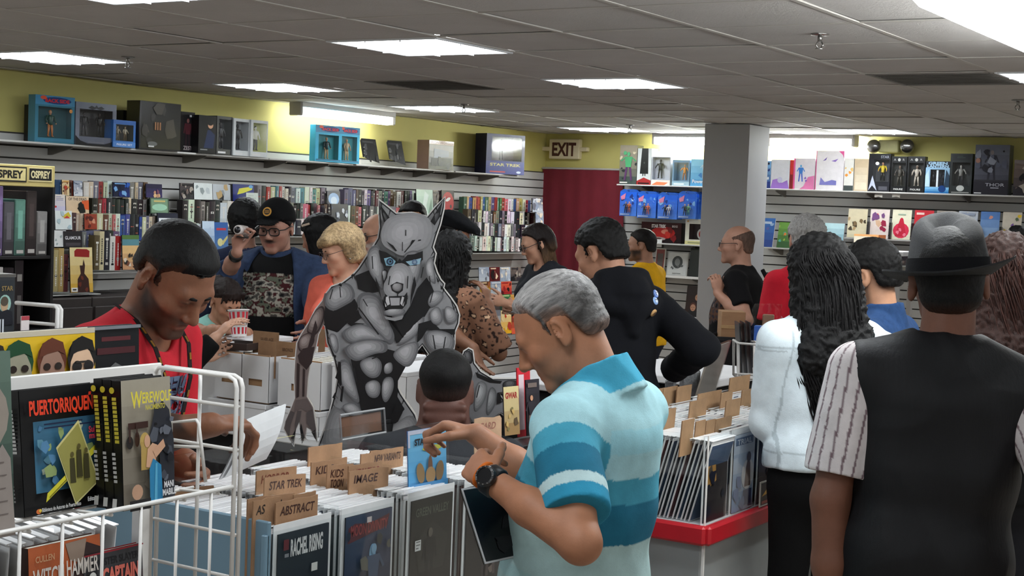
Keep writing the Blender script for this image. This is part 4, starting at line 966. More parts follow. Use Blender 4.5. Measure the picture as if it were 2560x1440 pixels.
# 18 grey curly hair, red shirt
p = Person('man with grey curly hair in red shirt, back turned, with shoulder strap', pp(2014, 598, 8.0), 62, 40, pitch=0, h=1.80, sw=1.08, fat=.05, skin=(170, 124, 104), vox=.0075)
p.body(); _, V = p.shirt('red_shirt', (178, 26, 42), t=.014, collar=.04); p.finish([V]); p.legs((36, 38, 48))
p.hair((196, 192, 188), t=.020, short=(.06, -.08, -.03, .0), disp=.006, ns=70); GREY = p
g = Geo(); pts = [p.B(-.20, .02, -.38), p.B(-.17, -.09, -.25), p.B(-.06, -.135, -.10), p.B(.03, -.12, -.02), p.B(.08, -.05, .03), p.B(.1, .03, .0)]
g.grid([[q-p.u*.012-p.side*.012, q+p.u*.012+p.side*.012] for q in pts], C(24, 22, 24)); g.grid([[q+p.u*.012+p.side*.012-p.f*.004, q-p.u*.012-p.side*.012-p.f*.004] for q in pts], C(24, 22, 24)); g.build('shoulder_strap', CLOTH, p.root)
# 19 white denim jacket
p = Person('woman with very long curly black hair in white denim jacket, back turned', pp(2040, 690, 4.9), 52, 62, pitch=8, lean=3, h=1.64, sw=.98, skin=(150, 108, 84), vox=.0055,
           arms=dict(L=dict(w=pp(1935, 1010, 5.12), pole=pp(1900, 1120, 4.6)-pp(1940, 900, 4.9), hide=True), R=dict(w=pp(2185, 1100, 4.75), pole=A_([.6, -.4, -.3]))))
p.body()
def jk(P, L, c):
    c = c.copy(); z = L[:, 2]; m = (np.abs(z+.085) < .0035) | (np.abs(z+.095) < .002) | (np.abs(z+.44) < .003) | ((np.abs(np.abs(L[:, 0])-.165+.05*(z+.1)) < .003) & (z < -.03)); c[m] = A_(C(178, 190, 196)); return c
_, V = p.shirt('white_denim_jacket', (214, 226, 232), sleeve='long', sl=.9, t=.018, hem=-.495, colfn=jk, collar=.04, wrinkle=.009); p.finish([V]); p.legs((8, 8, 9), top=-.44)
p.hair((13, 11, 12), t=.026, front=(.085, .05), nape=(-.12, -.0), extra=lambda V: longcurl(V, .60, .105, .07), disp=.007, ns=60, top=.012, vox=.006); curls(p, 420, .62, .105, .07, C(18, 15, 16), 5)
g = Geo(); q = p.B(-.03, -.15, -.47); fr = frame(q, p.side, p.u); g.tube([fr(0, 0, .0), fr(0, 0, .012)], [.011, .009], 12, C(110, 100, 104)); g.build('jacket_button', CHROME, p.root); WHITE = p
# 20 blue shirt
p = Person('bearded man with black hair in blue shirt looking down to the left', pp(2172, 688, 5.5), 88, 90, pitch=14, lean=4, h=1.72, sw=1.02, skin=(190, 140, 110), vox=.006)
p.facecol = [beard((34, 26, 22), m=.85)]
p.body(); _, V = p.shirt('blue_shirt', (42, 70, 112), sleeve='long', sl=.9, t=.014, collar=.05, mat=DENIM); p.finish([V]); p.legs((36, 38, 48)); p.hair((17, 15, 15), t=.016, short=(.06, -.08, -.03, .0), disp=.003, ns=110, top=.008); p.brows()
# 21 fedora, vest, striped shirt
p = Person('man in dark fedora, black waistcoat and striped short sleeved shirt, back turned', pp(2370, 700, 3.35), 26, 22, pitch=2, roll=-4, lean=3, slean=4.5, h=1.74, sw=1.05, fat=.015, skin=(118, 76, 58), vox=.0048,
           arms=dict(L=dict(w=pp(2072, 1560, 3.3), pole=A_([-.6, -.4, 0])), R=dict(w=pp(2590, 1560, 3.2), pole=A_([.6, -.4, 0]))))
p.body()
def st(P, L, c):
    out = c.copy(); ph = np.zeros(len(P))
    for q in 'LR':
        a, b = p.sh[q], p.arm[q]['el']; d = (b-a)/np.linalg.norm(b-a); r = (P-a)-np.outer((P-a) @ d, d); ang = np.arctan2(r @ p.side, r @ np.cross(d, p.side)); m = (L[:, 0]*p.arm[q]['sg'] > .13); k_ = (ang*16/(2*math.pi)) % 1; out[m & (k_ < .2)] = A_(C(128, 108, 114))
    return out
_, V1 = p.shirt('striped_shirt', (222, 214, 214), t=.012, sleeve='short', sl=.80, colfn=st, wrinkle=.006, neckr=.080, vox=.0042)
_, V2 = p.shirt('waistcoat', (14, 14, 17), t=.024, noarms=True, hem=-.68, mat=pm('vest_satin', 'attr', .62, var=.2, vs=9, bs=.3, bsc=40, stretch=(3, 3, .5), spec=.3), wrinkle=.009, neckr=.066, neck=.012, collar=0)
p.finish([V1, V2]); p.legs((16, 16, 18))
p.hair((20, 17, 16), t=.006, short=(.06, -.095, -.03, .0), disp=.0008, ns=200, fade=.04, edge=.03)
HATM = pm('woven_straw_felt', C(36, 37, 40), .7, var=.25, vs=40, bs=.8, bsc=300, stretch=(1, 1, 5))
g = Geo(); hs = 1.04
def hp(a, t):                                       # crown: t 0 at band, 1 at top centre
    rx, ry = .088*hs, .106*hs; cz = .012
    if t < .75: k = t/.75; r = 1-.13*k-.04*k*k; z = cz+(.092+.046*math.cos(a))*k
    else: k = (t-.75)/.25; r = .83*(1-k**1.6); z = cz+.092+.046*math.cos(a)*(1-k**1.6)+.03*math.sin(min(k*1.6, 1.)*math.pi/2)
    x, y = rx*r*math.sin(a), ry*r*math.cos(a)
    z -= (.034*math.exp(-((x+.012)/.024)**2)*max(0, (t-.70)/.30)**.8 if t > .70 else 0)*math.exp(-((y-.0)/.06)**2)          # teardrop dent
    z -= .010*max(0, math.cos(a))*t; pin = math.exp(-((abs(a if a < math.pi else 2*math.pi-a)-.7)/.35)**2)*max(0, min(1, (t-.35)/.4)); x *= 1-.14*pin
    return p.HT(x, y-.012, z)
A20 = np.linspace(0, 2*math.pi, 56, endpoint=False)
g.grid([[hp(a, t) for a in A20] for t in list(np.linspace(0, .75, 10))+list(np.linspace(.78, .995, 10))][::-1], wrap=True)
def br(a, k, o=0):
    r = 1+.56*k; x, y = .088*hs*r*math.sin(a), .106*hs*(1+.46*k)*math.cos(a); back = max(0, -math.cos(a)); fro = max(0, math.cos(a))
    return p.HT(x, y-.012, .012+k*(.004+.020*abs(math.sin(a))**2.0+.004*back-.02*fro)+.012*math.sin(a)*k+o)
g.grid([[br(a, k, .003) for a in A20] for k in (1., .98, .6, .3, 0)], wrap=True); g.grid([[br(a, k, -.001) for a in A20] for k in (0, .3, .6, .98, 1.)], wrap=True); g.grid([[br(a, 1., o) for a in A20] for o in (-.001, .003)], wrap=True)
hat = g.build('fedora', HATM, p.root, smooth=True)
g = Geo(); g.grid([[p.HT(.0892*hs*math.sin(a)*(1-.035*k), .1072*hs*math.cos(a)*(1-.035*k)-.012, .014+.036*k) for a in A20] for k in (1, .5, 0)], wrap=True, col=C(22, 22, 25)); g.build('hat_band', CLOTH, hat, smooth=True); FED = p
# 22 auburn curls at the right edge
p = Person('woman with auburn curly hair in black top beside the man in the fedora', pp(2515, 690, 4.9), 30, 10, pitch=4, h=1.66, skin=(170, 124, 100), vox=.008)
p.body(); _, V = p.shirt('black_top', (11, 11, 12), sleeve='long', sl=.9); p.finish([V]); p.legs((26, 26, 30))
p.hair((62, 38, 32), t=.028, front=(.085, .05), nape=(-.12, .0), extra=lambda V: longcurl(V, .26, .105), disp=.008, ns=60, top=.01, vox=.0065); curls(p, 240, .30, .11, 0, C(66, 40, 34), 7)
# 23 black bun
p = Person('person with black hair tied in a bun seen over the fedora brim', pp(2500, 640, 8.0), 35, 40, pitch=6, h=1.66, skin=(150, 108, 84), vox=.010)
p.body(); _, V = p.shirt('black_jacket', (11, 11, 12), sleeve='long', sl=.9, collar=.04); p.finish([V]); p.legs((26, 26, 30))
def bun(V):
    T = p.HT
    if V is None: return [T(0, -.25, .2), T(.1, -.2, .2), T(-.1, -.2, .2)]
    V.put(ell(T(.05, -.095, .115), (.05, .05, .05), p.HR), .015)
p.hair((14, 12, 12), t=.013, front=(.085, .055), nape=(-.095, -.06), extra=bun, disp=.004, ns=80)
# ------------------------------------------------------------------ printed artwork, boxes and books
class Art:
    """layered flat print on a frame, unit coordinates 0..1 across w x h"""
    def __init__(s, fr, w, h, lift=.0005, o0=.0006): s.g = Geo(); s.fr = fr; s.w = w; s.h = h; s.l = lift; s.o = o0
    def up(s): s.o += s.l; return s
    def poly(s, pts, col): s.g.face([s.fr(a*s.w, b*s.h, s.o) for a, b in pts], col); s.up(); return s
    def rect(s, a, b, c, d, col): return s.poly([(a, b), (c, b), (c, d), (a, d)], col)
    def ell(s, cx, cy, rx, ry, col, n=14, rot=0.): return s.poly([(cx+rx*math.cos(t)*math.cos(rot)-ry*math.sin(t)*math.sin(rot), cy+rx*math.cos(t)*math.sin(rot)+ry*math.sin(t)*math.cos(rot)) for t in np.linspace(0, 2*math.pi, n, endpoint=False)], col)
    def grad(s, c0, c1, n=6, a=0, b=0, c=1, d=1):
        for i in range(n):
            t = i/(n-1.); col = tuple(c0[k]*(1-t)+c1[k]*t for k in range(3)); y0, y1 = b+(d-b)*i/n, b+(d-b)*(i+1)/n
            s.g.face([s.fr(p*s.w, q*s.h, s.o) for p, q in ((a, y0), (c, y0), (c, y1), (a, y1))], col)
        s.up(); return s
    def blobs(s, n, pal, rg, r=(.05, .18), box=(0, 0, 1, 1)):
        for _ in range(n):
            rr = rg.uniform(*r); cx, cy = rg.uniform(box[0]+rr*.6, box[2]-rr*.6), rg.uniform(box[1]+rr*.6, box[3]-rr*.6); k = rg.randint(5, 8); a0 = rg.random()*6
            pts = []
            for i in range(k):
                a = a0+i*2*math.pi/k; q = rr*rg.uniform(.45, 1.15); pts.append((min(max(cx+q*math.cos(a), 0), 1), min(max(cy+q*1.1*math.sin(a)*s.w/s.h, 0), 1)))
            s.poly(pts, rg.choice(pal))
        return s
    def figure(s, cx, y0, h, cb, cs, cl=None, pose=0.):
        """plain standing figure: legs, torso, arms, head"""
        k = h; q = s.h/s.w; X = lambda x: cx+x*k*q; Y = lambda y: y0+y*k; cl = cl or cb
        for sg in (-1, 1): s.poly([(X(sg*.02), Y(.48)), (X(sg*.10), Y(.48)), (X(sg*(.12+pose*.05)), Y(0)), (X(sg*(.05+pose*.05)), Y(0))], cl); s.o -= s.l
        s.up()
        for sg in (-1, 1): s.poly([(X(sg*.10), Y(.80)), (X(sg*.15), Y(.80)), (X(sg*(.20+pose*.12)), Y(.50+pose*.2)), (X(sg*(.15+pose*.12)), Y(.48+pose*.2))], cb); s.o -= s.l
        s.up(); s.poly([(X(-.10), Y(.46)), (X(.10), Y(.46)), (X(.15), Y(.82)), (X(-.15), Y(.82))], cb); s.ell(X(0), Y(.91), .06*k*q, .075*k, cs); return s
    def head(s, cx, cy, r, skin, hair, coat=None):
        q = s.w/s.h
        if coat: s.poly([(cx-r*2, 0), (cx+r*2, 0), (cx+r*1.3, cy-r*q), (cx-r*1.3, cy-r*q)], coat)
        s.ell(cx, cy+r*.25*q, r*1.06, r*1.25*q, hair); s.ell(cx, cy-.1*r*q, r*.85, r*1.05*q, skin)
        for sg in (-1, 1): s.ell(cx+sg*r*.35, cy, r*.16, r*.1*q, C(30, 24, 22), 6)
        s.rect(cx-r*.3, cy-r*.65*q, cx+r*.3, cy-r*.55*q, C(110, 50, 46)); return s
    def text(s, txt, a, b, h, col, w=None, align='LEFT', bold=.02, shear=0.):
        f0 = s.fr; f = lambda x, y, z=0: f0(a*s.w+x, b*s.h+y, z); s.g.text(txt, f, h*s.h, col, s.o, shear, None if w is None else w*s.w, align, bold=bold); s.up(); return s
    def lines(s, a, b, c, n, dy, col, rg, t=.012):
        for i in range(n): e = a+(c-a)*rg.uniform(.6, 1); s.rect(a, b-i*dy, e, b-i*dy+t, col); s.o -= s.l
        s.up(); return s
    def done(s, parent, name='cover_art', mat=None): return s.g.build(name, mat or PRINT, parent)
def wall_frame(side, x0, x1, ytop, zb, front, ymid=None):
    """frame of an upright front face seen between pixels x0..x1, standing at height zb on a wall plane"""
    kw = {'X': front} if side == 'L' else {'Y': front}; ax = 1 if side == 'L' else 0
    ym = ytop+30 if ymid is None else ymid
    a, b = PX(x0, ym, **kw)[ax], PX(x1, ym, **kw)[ax]; zt = PX((x0+x1)/2, ytop, **kw)[2]
    if side == 'L': return frame((front, a, zb), (0, 1, 0), (0, 0, 1)), b-a, zt-zb
    return frame((a, front, zb), (1, 0, 0), (0, 0, 1)), b-a, zt-zb
def turn(fr, w, deg):
    """turn an upright frame about the vertical through its middle"""
    o, u = fr(w/2, 0), fr(1, 0)-fr(0, 0); u = RZ(deg) @ u; v = fr(0, 1)-fr(0, 0); return frame(o-u*w/2, u, v)
def carton(g, fr, w, h, d, col, win=None, inner=C(30, 30, 34), side=None):
    """printed box, front face optionally cut by a window recess (u0, v0, u1, v1)"""
    side = side or col; F = lambda a, b, c: fr(a, b, c)
    for q in ([F(0, 0, 0), F(0, h, 0), F(0, h, -d), F(0, 0, -d)], [F(w, 0, 0), F(w, 0, -d), F(w, h, -d), F(w, h, 0)], [F(0, h, 0), F(w, h, 0), F(w, h, -d), F(0, h, -d)], [F(0, 0, 0), F(0, 0, -d), F(w, 0, -d), F(w, 0, 0)], [F(0, 0, -d), F(0, h, -d), F(w, h, -d), F(w, 0, -d)]): g.face(q, side)
    if not win: g.face([F(0, 0, 0), F(w, 0, 0), F(w, h, 0), F(0, h, 0)], col); return
    a, b, c, e = win[0]*w, win[1]*h, win[2]*w, win[3]*h; di = -d*.75
    for q in ([(0, 0), (w, 0), (w, b), (0, b)], [(0, e), (w, e), (w, h), (0, h)], [(0, b), (a, b), (a, e), (0, e)], [(c, b), (w, b), (w, e), (c, e)]): g.face([F(x, y, 0) for x, y in q], col)
    for (x0, y0), (x1, y1) in (((a, b), (c, b)), ((c, b), (c, e)), ((c, e), (a, e)), ((a, e), (a, b))): g.face([F(x0, y0, 0), F(x1, y1, 0), F(x1, y1, di), F(x0, y0, di)], inner)
    g.face([F(a, b, di), F(c, b, di), F(c, e, di), F(a, e, di)], inner)
def figurine(fr, cx, y0, z, h, body, legs, skin, parent, pose=0.):
    """small toy figure standing in a package"""
    g = Geo(); F = lambda x, y, c=0: fr(cx+x*h, y0+y*h, z+c*h)
    for s in (-1, 1):
        g.tube([F(s*.055, .47), F(s*(.07+pose*.03), .25, .015), F(s*(.08+pose*.05), .03)], [.05*h, .042*h, .03*h], 7, legs); g.box(F(s*(.08+pose*.05), .015, .03), (.07*h, .07*h, .03*h), col=legs)
        g.tube([F(s*.13, .78), F(s*(.19+pose*.06), .62+pose*.06, .03), F(s*(.17+pose*.16), .47+pose*.2, .08)], [.042*h, .035*h, .026*h], 7, body); g.ball(F(s*(.17+pose*.16), .45+pose*.2, .08), .03*h, skin, 5)
    g.tube([F(0, .44), F(0, .56), F(0, .72), F(0, .81)], [.10*h, .085*h, .125*h, .07*h], 9, body); g.tube([F(0, .8), F(0, .86)], .035*h, 7, skin); g.ball(F(0, .915), (.058*h, .058*h, .075*h), skin, 7); g.ball(F(0, .935, -.012), (.062*h, .062*h, .066*h), legs, 6)
    return g.build('figurine', PLAST, parent, smooth=True)
def toybox(side, x0, x1, ytop, zb, front, d, label, col, kind='window', art=None, win=(.1, .14, .9, .8), fig=None, rot=0, group=None, name='toy_box', inner=C(28, 28, 32), sidec=None, deco=None, cat='toy box', ymid=None):
    fr, w, h = wall_frame(side, x0, x1, ytop, zb, front, ymid)
    if rot: fr = turn(fr, w, rot)
    o = thing(name, label, cat, fr(w/2, 0, -d/2), group); g = Geo()
    if kind == 'blister':
        card = [(0, 0), (w, 0), (w, h*.98), (w*.96, h), (w*.04, h), (0, h*.98)]; g.prism(card, lambda a, b, c=0: fr(a, b, c-d+.004), .003, col); g.build('backing_card', GLOSSY, o); zz = -d+.004
        a, b, c, e = win[0]*w, win[1]*h, win[2]*w, win[3]*h; L = lambda k, z: [fr(a+(c-a)*(.5+(u-.5)*k), b+(e-b)*(.5+(v-.5)*k), z) for u, v in ((.12, 0), (.88, 0), (1, .1), (1, .8), (.8, 1), (.2, 1), (0, .8), (0, .1))]
        B = Geo(); B.grid([L(1.06, zz+.001), L(1., zz+.002), L(.94, -.004), L(.88, 0)], wrap=True); B.face(L(.88, 0)); B.build('bubble', FILM, o)
        A = Art(lambda p, q, r=0: fr(p, q, r+zz), w, h)
    else:
        carton(g, fr, w, h, d, col, win if kind == 'window' else None, inner, sidec); g.build('carton', GLOSSY, o); A = Art(fr, w, h)
        if kind == 'window':
            a, b, c, e = win[0]*w, win[1]*h, win[2]*w, win[3]*h; Geo().face([fr(a, b, -.001), fr(c, b, -.001), fr(c, e, -.001), fr(a, e, -.001)]).build('window_pane', FILM, o) if False else None
            P = Geo(); P.face([fr(a, b, -.001), fr(c, b, -.001), fr(c, e, -.001), fr(a, e, -.001)]); P.build('window_pane', FILM, o)
    if fig and kind != 'solid':
        for (cx, cb, cl, cs, *ps) in fig:
            hh = (win[3]-win[1])*h*(.86 if kind == 'window' else .82); figurine(fr, cx*w, (win[1]+.05*(win[3]-win[1]))*h, (-d*.4 if kind == 'window' else -d*.55), hh, cb, cl, cs, o, *(ps or [0]))
    if art: art(A); A.done(o, 'front_print', GLOSSY)
    if deco: deco(o, fr, w, h, d)
    return o
def cover(fr, w, h, th, label, art, col=C(30, 30, 34), group=None, name='comic_book', cat='comic', mat=None, spine=None, bag=False):
    """a book or comic standing face out: cover, pages, printed front"""
    o = thing(name, label, cat, fr(w/2, 0, -th/2), group); g = Geo(); e = min(.0012, th*.2)
    for z in (0, -th+e): g.box(fr(w/2, h/2, z-e/2), (w, h, e), np.stack([fr(1, 0)-fr(0, 0), fr(0, 1)-fr(0, 0), fr(0, 0, 1)-fr(0, 0)], 1), col)
    R = np.stack([fr(1, 0)-fr(0, 0), fr(0, 1)-fr(0, 0), fr(0, 0, 1)-fr(0, 0)], 1); g.box(fr(e/2, h/2, -th/2), (e, h, th-2*e), R, spine or col); g.build('cover', GLOSSY, o)
    Geo().box(fr(w/2+e*.5, h/2, -th/2), (w-e*2.5, h-.004, th-2.2*e), R).build('pages', PAGES, o)
    A = Art(fr, w, h); art(A); A.done(o, 'cover_art', mat or GLOSSY)
    if bag: Geo().box(fr(w/2, h/2+.004, -th/2+.002), (w+.008, h+.012, th+.008), R).build('plastic_bag', FILM, o)
    return o
def wcover(side, x0, x1, ytop, zb, front, label, art, lean=8, th=.012, ymid=None, **k):
    fr, w, h = wall_frame(side, x0, x1, ytop, zb, front, ymid)
    o, u = fr(0, 0), fr(1, 0)-fr(0, 0); n = fr(0, 0, 1)-fr(0, 0); v = A_([0, 0, 1])*math.cos(math.radians(lean))-n*math.sin(math.radians(lean)); return cover(frame(o+n*.0, u, v), w, h/math.cos(math.radians(lean)), th, label, art, **k)
rg = random.Random(21)
PALS = dict(dark=[C(20, 20, 24), C(44, 40, 46), C(70, 60, 60), C(110, 96, 90), C(160, 150, 140)], blue=[C(20, 40, 110), C(40, 90, 180), C(120, 170, 220), C(230, 236, 240), C(12, 20, 50)], red=[C(160, 26, 32), C(90, 14, 20), C(220, 90, 60), C(240, 210, 180), C(30, 14, 16)], warm=[C(214, 160, 80), C(150, 86, 50), C(236, 210, 160), C(90, 50, 36), C(190, 60, 40)], pale=[C(225, 225, 228), C(190, 196, 206), C(150, 160, 180), C(236, 220, 200), C(110, 110, 120)], green=[C(60, 120, 70), C(120, 170, 90), C(30, 60, 44), C(190, 210, 150), C(220, 200, 90)], pink=[C(225, 110, 150), C(150, 60, 110), C(240, 190, 205), C(70, 30, 70), C(250, 240, 240)])
def generic(pal, seed, title=None, tc=None, bg=None, n=9):
    r = random.Random(seed); p = PALS[pal]
    def f(A):
        A.grad(bg or r.choice(p[:3]), r.choice(p), 4); A.blobs(n, p, r, (.08, .24))
        if r.random() < .6: A.figure(r.uniform(.35, .65), .06, r.uniform(.5, .7), r.choice(p), C(190, 140, 110), r.choice(p), r.uniform(0, .8))
        if title: A.text(title, .5, .84, .11, tc or C(240, 236, 220), w=.86, align='CENTER', bold=.03)
        else: A.rect(.08, .86, .08+r.uniform(.5, .84), .94, tc or r.choice(p))
    return f
# unit books for spine rows (shared meshes, coloured per object)
def unit_book(k):
    g = Geo(); r = random.Random(k)
    P = [[(-1, y, 0), (-.04, y, 0), (0, y*.62, 0)] for y in (-.5,)]
    for y0, y1 in ((-.5, -.40), (.40, .5)): g.box((-.5, (y0+y1)/2, .5), (1., abs(y1-y0), 1.), mat=0)
    g.grid([[(-.0, -.5, z), (.03, -.2, z), (.03, .2, z), (.0, .5, z)] for z in (0., 1.)], mat=0); g.face([(0, -.5, 1), (.03, -.2, 1), (.03, .2, 1), (0, .5, 1)], mat=0); g.box((-.5, 0, .485), (.96, .8, .96), mat=1)
    cols = [C(225, 222, 214), C(24, 24, 26), C(196, 190, 178), C(150, 146, 140), C(190, 90, 70)]
    for _ in range(r.randint(1, 3)):
        z = r.uniform(.08, .8); hh = r.uniform(.03, .10); g.face([(.034, -.24, z), (.034, .24, z), (.034, .24, min(z+hh, .98)), (.034, -.24, min(z+hh, .98))], r.choice(cols), 2)
    c_ = r.choice(cols[:2]); z = r.uniform(.12, .3)
    while z < .8: e = r.uniform(.015, .05); g.face([(.035, -.11, z), (.035, .11, z), (.035, .11, z+e), (.035, -.11, z+e)], c_, 2); z += e+.014
    me = g.build('paperback', [BOOK, PAGES, PRINT]); m = me.data; bpy.data.objects.remove(me); return m
UB = [unit_book(k) for k in range(10)]
CN = dict(black=(24, 23, 25), white=(222, 220, 214), grey=(120, 118, 118), red=(160, 40, 40), orange=(170, 96, 60), yellow=(184, 160, 104), blue=(54, 84, 140), green=(70, 110, 84), brown=(96, 66, 48), purple=(96, 78, 120), cream=(214, 200, 170), teal=(80, 130, 130), pink=(200, 110, 120))
NBOOK = [0]
def spine_row(side, xa, xb, ya, yb, htp, front, row, group, pal, wpx=8, dep=.054, hid=.0, skip=(), name='paperback', jit=.05):
    """books standing spine out between pixels (xa,ya)-(xb,yb) of their lower edge, htp = height in px"""
    kw = {'X': front} if side == 'L' else {'Y': front}; ax = 1 if side == 'L' else 0
    A, B = PX(xa, ya, **kw), PX(xb, yb, **kw); pos, end = A[ax], B[ax]; dep0 = depth((A+B)/2); k = dep0/CAMF
    foot = .64 if side == 'L' else .84; i = 0; seq = list(pal)
    lean = 0
    while True:
        w = wpx*k/foot*rg.uniform(.65, 1.4)
        if pos+w > end: break
        px = proj(A+(B-A)*((pos+w/2-A[ax])/(end-A[ax])))[0]
        if not any(a < px < b for a, b in skip):
            c = rg.choice(seq); t = (pos+w/2-A[ax])/(end-A[ax]); zb = A[2]+(B[2]-A[2])*t-hid; h = htp*k*rg.uniform(1-jit*2.2, 1+jit)+hid
            o = bpy.data.objects.new(name, rg.choice(UB)); CC.objects.link(o); base = CN[c]; o.color = (*[max(0, lin(min(255, max(0, v+rg.uniform(-14, 14)))/255.)) for v in base], 1)
            o.scale = (dep, w*.97, h); o.location = ((front-rg.uniform(0, .012), pos+w/2, zb) if side == 'L' else (pos+w/2, front+rg.uniform(0, .012), zb)); o.rotation_euler = (0, 0, 0 if side == 'L' else -math.pi/2)
            tag(o, '%s spine, %s from left in %s' % (c, nth(i), row), 'book', group); i += 1; NBOOK[0] += 1
        pos += w
# ------------------------------------------------------------------ left wall: shelf with boxed figures
SH = pm('shelf_white_laminate', C(188, 186, 182), .4, var=.05)
BR = pm('shelf_bracket', C(128, 124, 118), .4, .6)
ZS = 2.012
def wall_shelf(side, a, b, z, label, depth_=.27, th=.012, lip=None, br=3, name='wall_shelf'):
    c = (a+b)/2; s = side == 'L'; o = thing(name, label, 'shelf', (WX+.02, c, z) if s else (c, WY-.02, z)); t = depth_
    Geo().box((WX+.019+t/2, c, z-th/2) if s else (c, WY-.019-t/2, z-th/2), (t, b-a, th) if s else (b-a, t, th), b=.002).build('board', SH, o)
    if lip: Geo().box((WX+.019+t+.002, c, z+lip/2-th) if s else (c, WY-.019-t-.002, z+lip/2-th), (.004, b-a, lip) if s else (b-a, .004, lip)).build('price_rail', METALW, o)
    for k in range(br):
        q = a+(b-a)*(k+.5)/br; g = Geo(); ol = [(0, 0), (t*.8, 0), (t*.8, -.012), (.03, -.055), (0, -.055)]
        fr = frame((WX+.019, q, z-th), (1, 0, 0), (0, 0, 1)) if s else frame((q, WY-.019, z-th), (0, -1, 0), (0, 0, 1)); g.prism(ol, fr, .012, C(100)); g.build('bracket', BR, o)
    return o
yx = lambda x, y=400, X=-7.22: PX(x, y, X=X)[1]
wall_shelf('L', 4.6, yx(669), ZS, 'long upper wall shelf holding the dark toy boxes at left')
wall_shelf('L', yx(672), yx(882), ZS, 'short upper wall shelf holding the two blue blister packs', br=2)
wall_shelf('L', yx(888), yx(1134), ZS, 'upper wall shelf holding the truck box and two small stands', br=3)
wall_shelf('L', yx(1138), yx(1296), ZS, 'upper wall shelf holding a single navy box near the maroon curtain', br=2)
ZT = ZS+.001; DK, NV = C(22, 22, 25), C(28, 36, 70)
def a_logo(txt, u, v, h, c, w=None): return lambda A: A.text(txt, u, v, h, c, w, 'CENTER', .03)
def red_title(A):
    A.rect(0, .80, 1, 1, C(70, 140, 180)); A.ell(.55, .9, .36, .075, C(24, 60, 120)); A.text('BACK SIDE', .55, .86, .075, C(208, 40, 44), .62, 'CENTER', .04); A.ell(.2, .95, .08, .04, C(225, 90, 60)); A.rect(.04, .03, .96, .07, C(60, 120, 150))
toybox('L', 92, 183, 240, ZT, -7.22, .07, 'teal blister box with red title and small figure, leftmost on the upper shelf', C(58, 118, 140), 'window', red_title, (.08, .1, .92, .76), [(.45, C(30, 70, 60), C(190, 120, 70), C(190, 140, 110), .2)], rot=-6, inner=C(44, 88, 96), deco=lambda o, fr, w, h, d: Geo().tube([fr(w*.9, h*.7, .001), fr(w*.9, h*.7, .002)], .012, 10, C(225, 150, 70)).build('price_dot', PRINT, o))
toybox('L', 88, 104, 262, ZT, -7.36, .1, 'thin black box edge behind the leftmost teal toy box', DK, 'solid', lambda A: A.rect(.2, .2, .8, .8, C(40, 40, 46)))
def silver(A):
    A.rect(.0, .85, 1, 1, C(120, 126, 140)); A.rect(0, 0, .09, .85, C(116, 120, 134)); A.rect(.91, 0, 1, .85, C(110, 114, 128)); A.poly([(.3, .88), (.38, .93), (.46, .9), (.5, .95), (.54, .9), (.62, .93), (.7, .88), (.6, .84), (.5, .87), (.4, .84)], C(26, 26, 32)); A.poly([(0, .22), (.12, .10), (.3, .04), (.7, .04), (.88, .1), (1, .22), (1, 0), (0, 0)], C(20, 20, 24)); A.rect(.3, .06, .7, .08, C(120, 120, 128))
toybox('L', 192, 288, 258, ZT, -7.20, .10, 'silver and black window box with dark figures on the upper shelf', C(98, 102, 116), 'window', silver, (.1, .2, .9, .84), [(.3, DK, DK, C(60, 56, 56), .3), (.68, DK, C(40, 40, 44), C(70, 64, 62), .3)], rot=-4)
def bluebox(A): A.rect(0, .86, 1, 1, C(40, 96, 170)); A.rect(0, 0, 1, .2, C(80, 130, 196)); A.text('FIGURE SET', .5, .07, .07, C(214, 222, 236), .7, 'CENTER')
toybox('L', 283, 339, 301, ZT, -7.18, .08, 'small blue window box with two pale figures on the upper shelf', C(52, 108, 178), 'window', bluebox, (.12, .24, .9, .84), [(.35, C(150, 140, 120), C(120, 110, 100), C(190, 160, 130), .4), (.68, C(180, 170, 150), C(110, 90, 70), C(190, 160, 130), .4)], inner=C(60, 66, 74))
toybox('L', 308, 345, 277, ZT, -7.36, .1, 'plain dark box behind the small blue window box', C(34, 34, 36), 'solid', lambda A: A.rect(.1, .1, .9, .9, C(44, 44, 46)))
def bagbox(A): A.rect(.04, .03, .96, .97, C(30, 30, 30)); A.blobs(8, [C(54, 52, 50), C(70, 66, 58), C(44, 44, 46)], random.Random(4), (.08, .2)); A.text('III', .34, .42, .16, C(150, 104, 70), .16, bold=.03); A.ell(.3, .12, .12, .05, C(96, 98, 100)); A.rect(.2, .05, .34, .08, C(200, 200, 200))
def glint(o, fr, w, h, d):
    R = np.stack([fr(1, 0)-fr(0, 0), fr(0, 1)-fr(0, 0), fr(0, 0, 1)-fr(0, 0)], 1); Geo().box(fr(w/2, h/2, -d/2), (w+.012, h+.006, d+.02), R, b=.01).build('plastic_bag', FILM, o)
toybox('L', 350, 452, 256, ZT, -7.19, .12, 'tall black box wrapped in shiny clear plastic on the upper shelf', C(30, 29, 28), 'solid', bagbox, deco=glint, sidec=C(40, 38, 35))
toybox('L', 452, 487, 280, ZT, -7.26, .08, 'narrow black box with dim red figure beside the plastic wrapped box', C(22, 20, 22), 'solid', lambda A: (A.figure(.5, .1, .75, C(70, 30, 36), C(110, 70, 66), C(40, 26, 30)), A.text('ZEST', .2, .06, .1, C(150, 140, 140)), A.rect(.6, .88, .75, .93, C(190, 190, 190))))
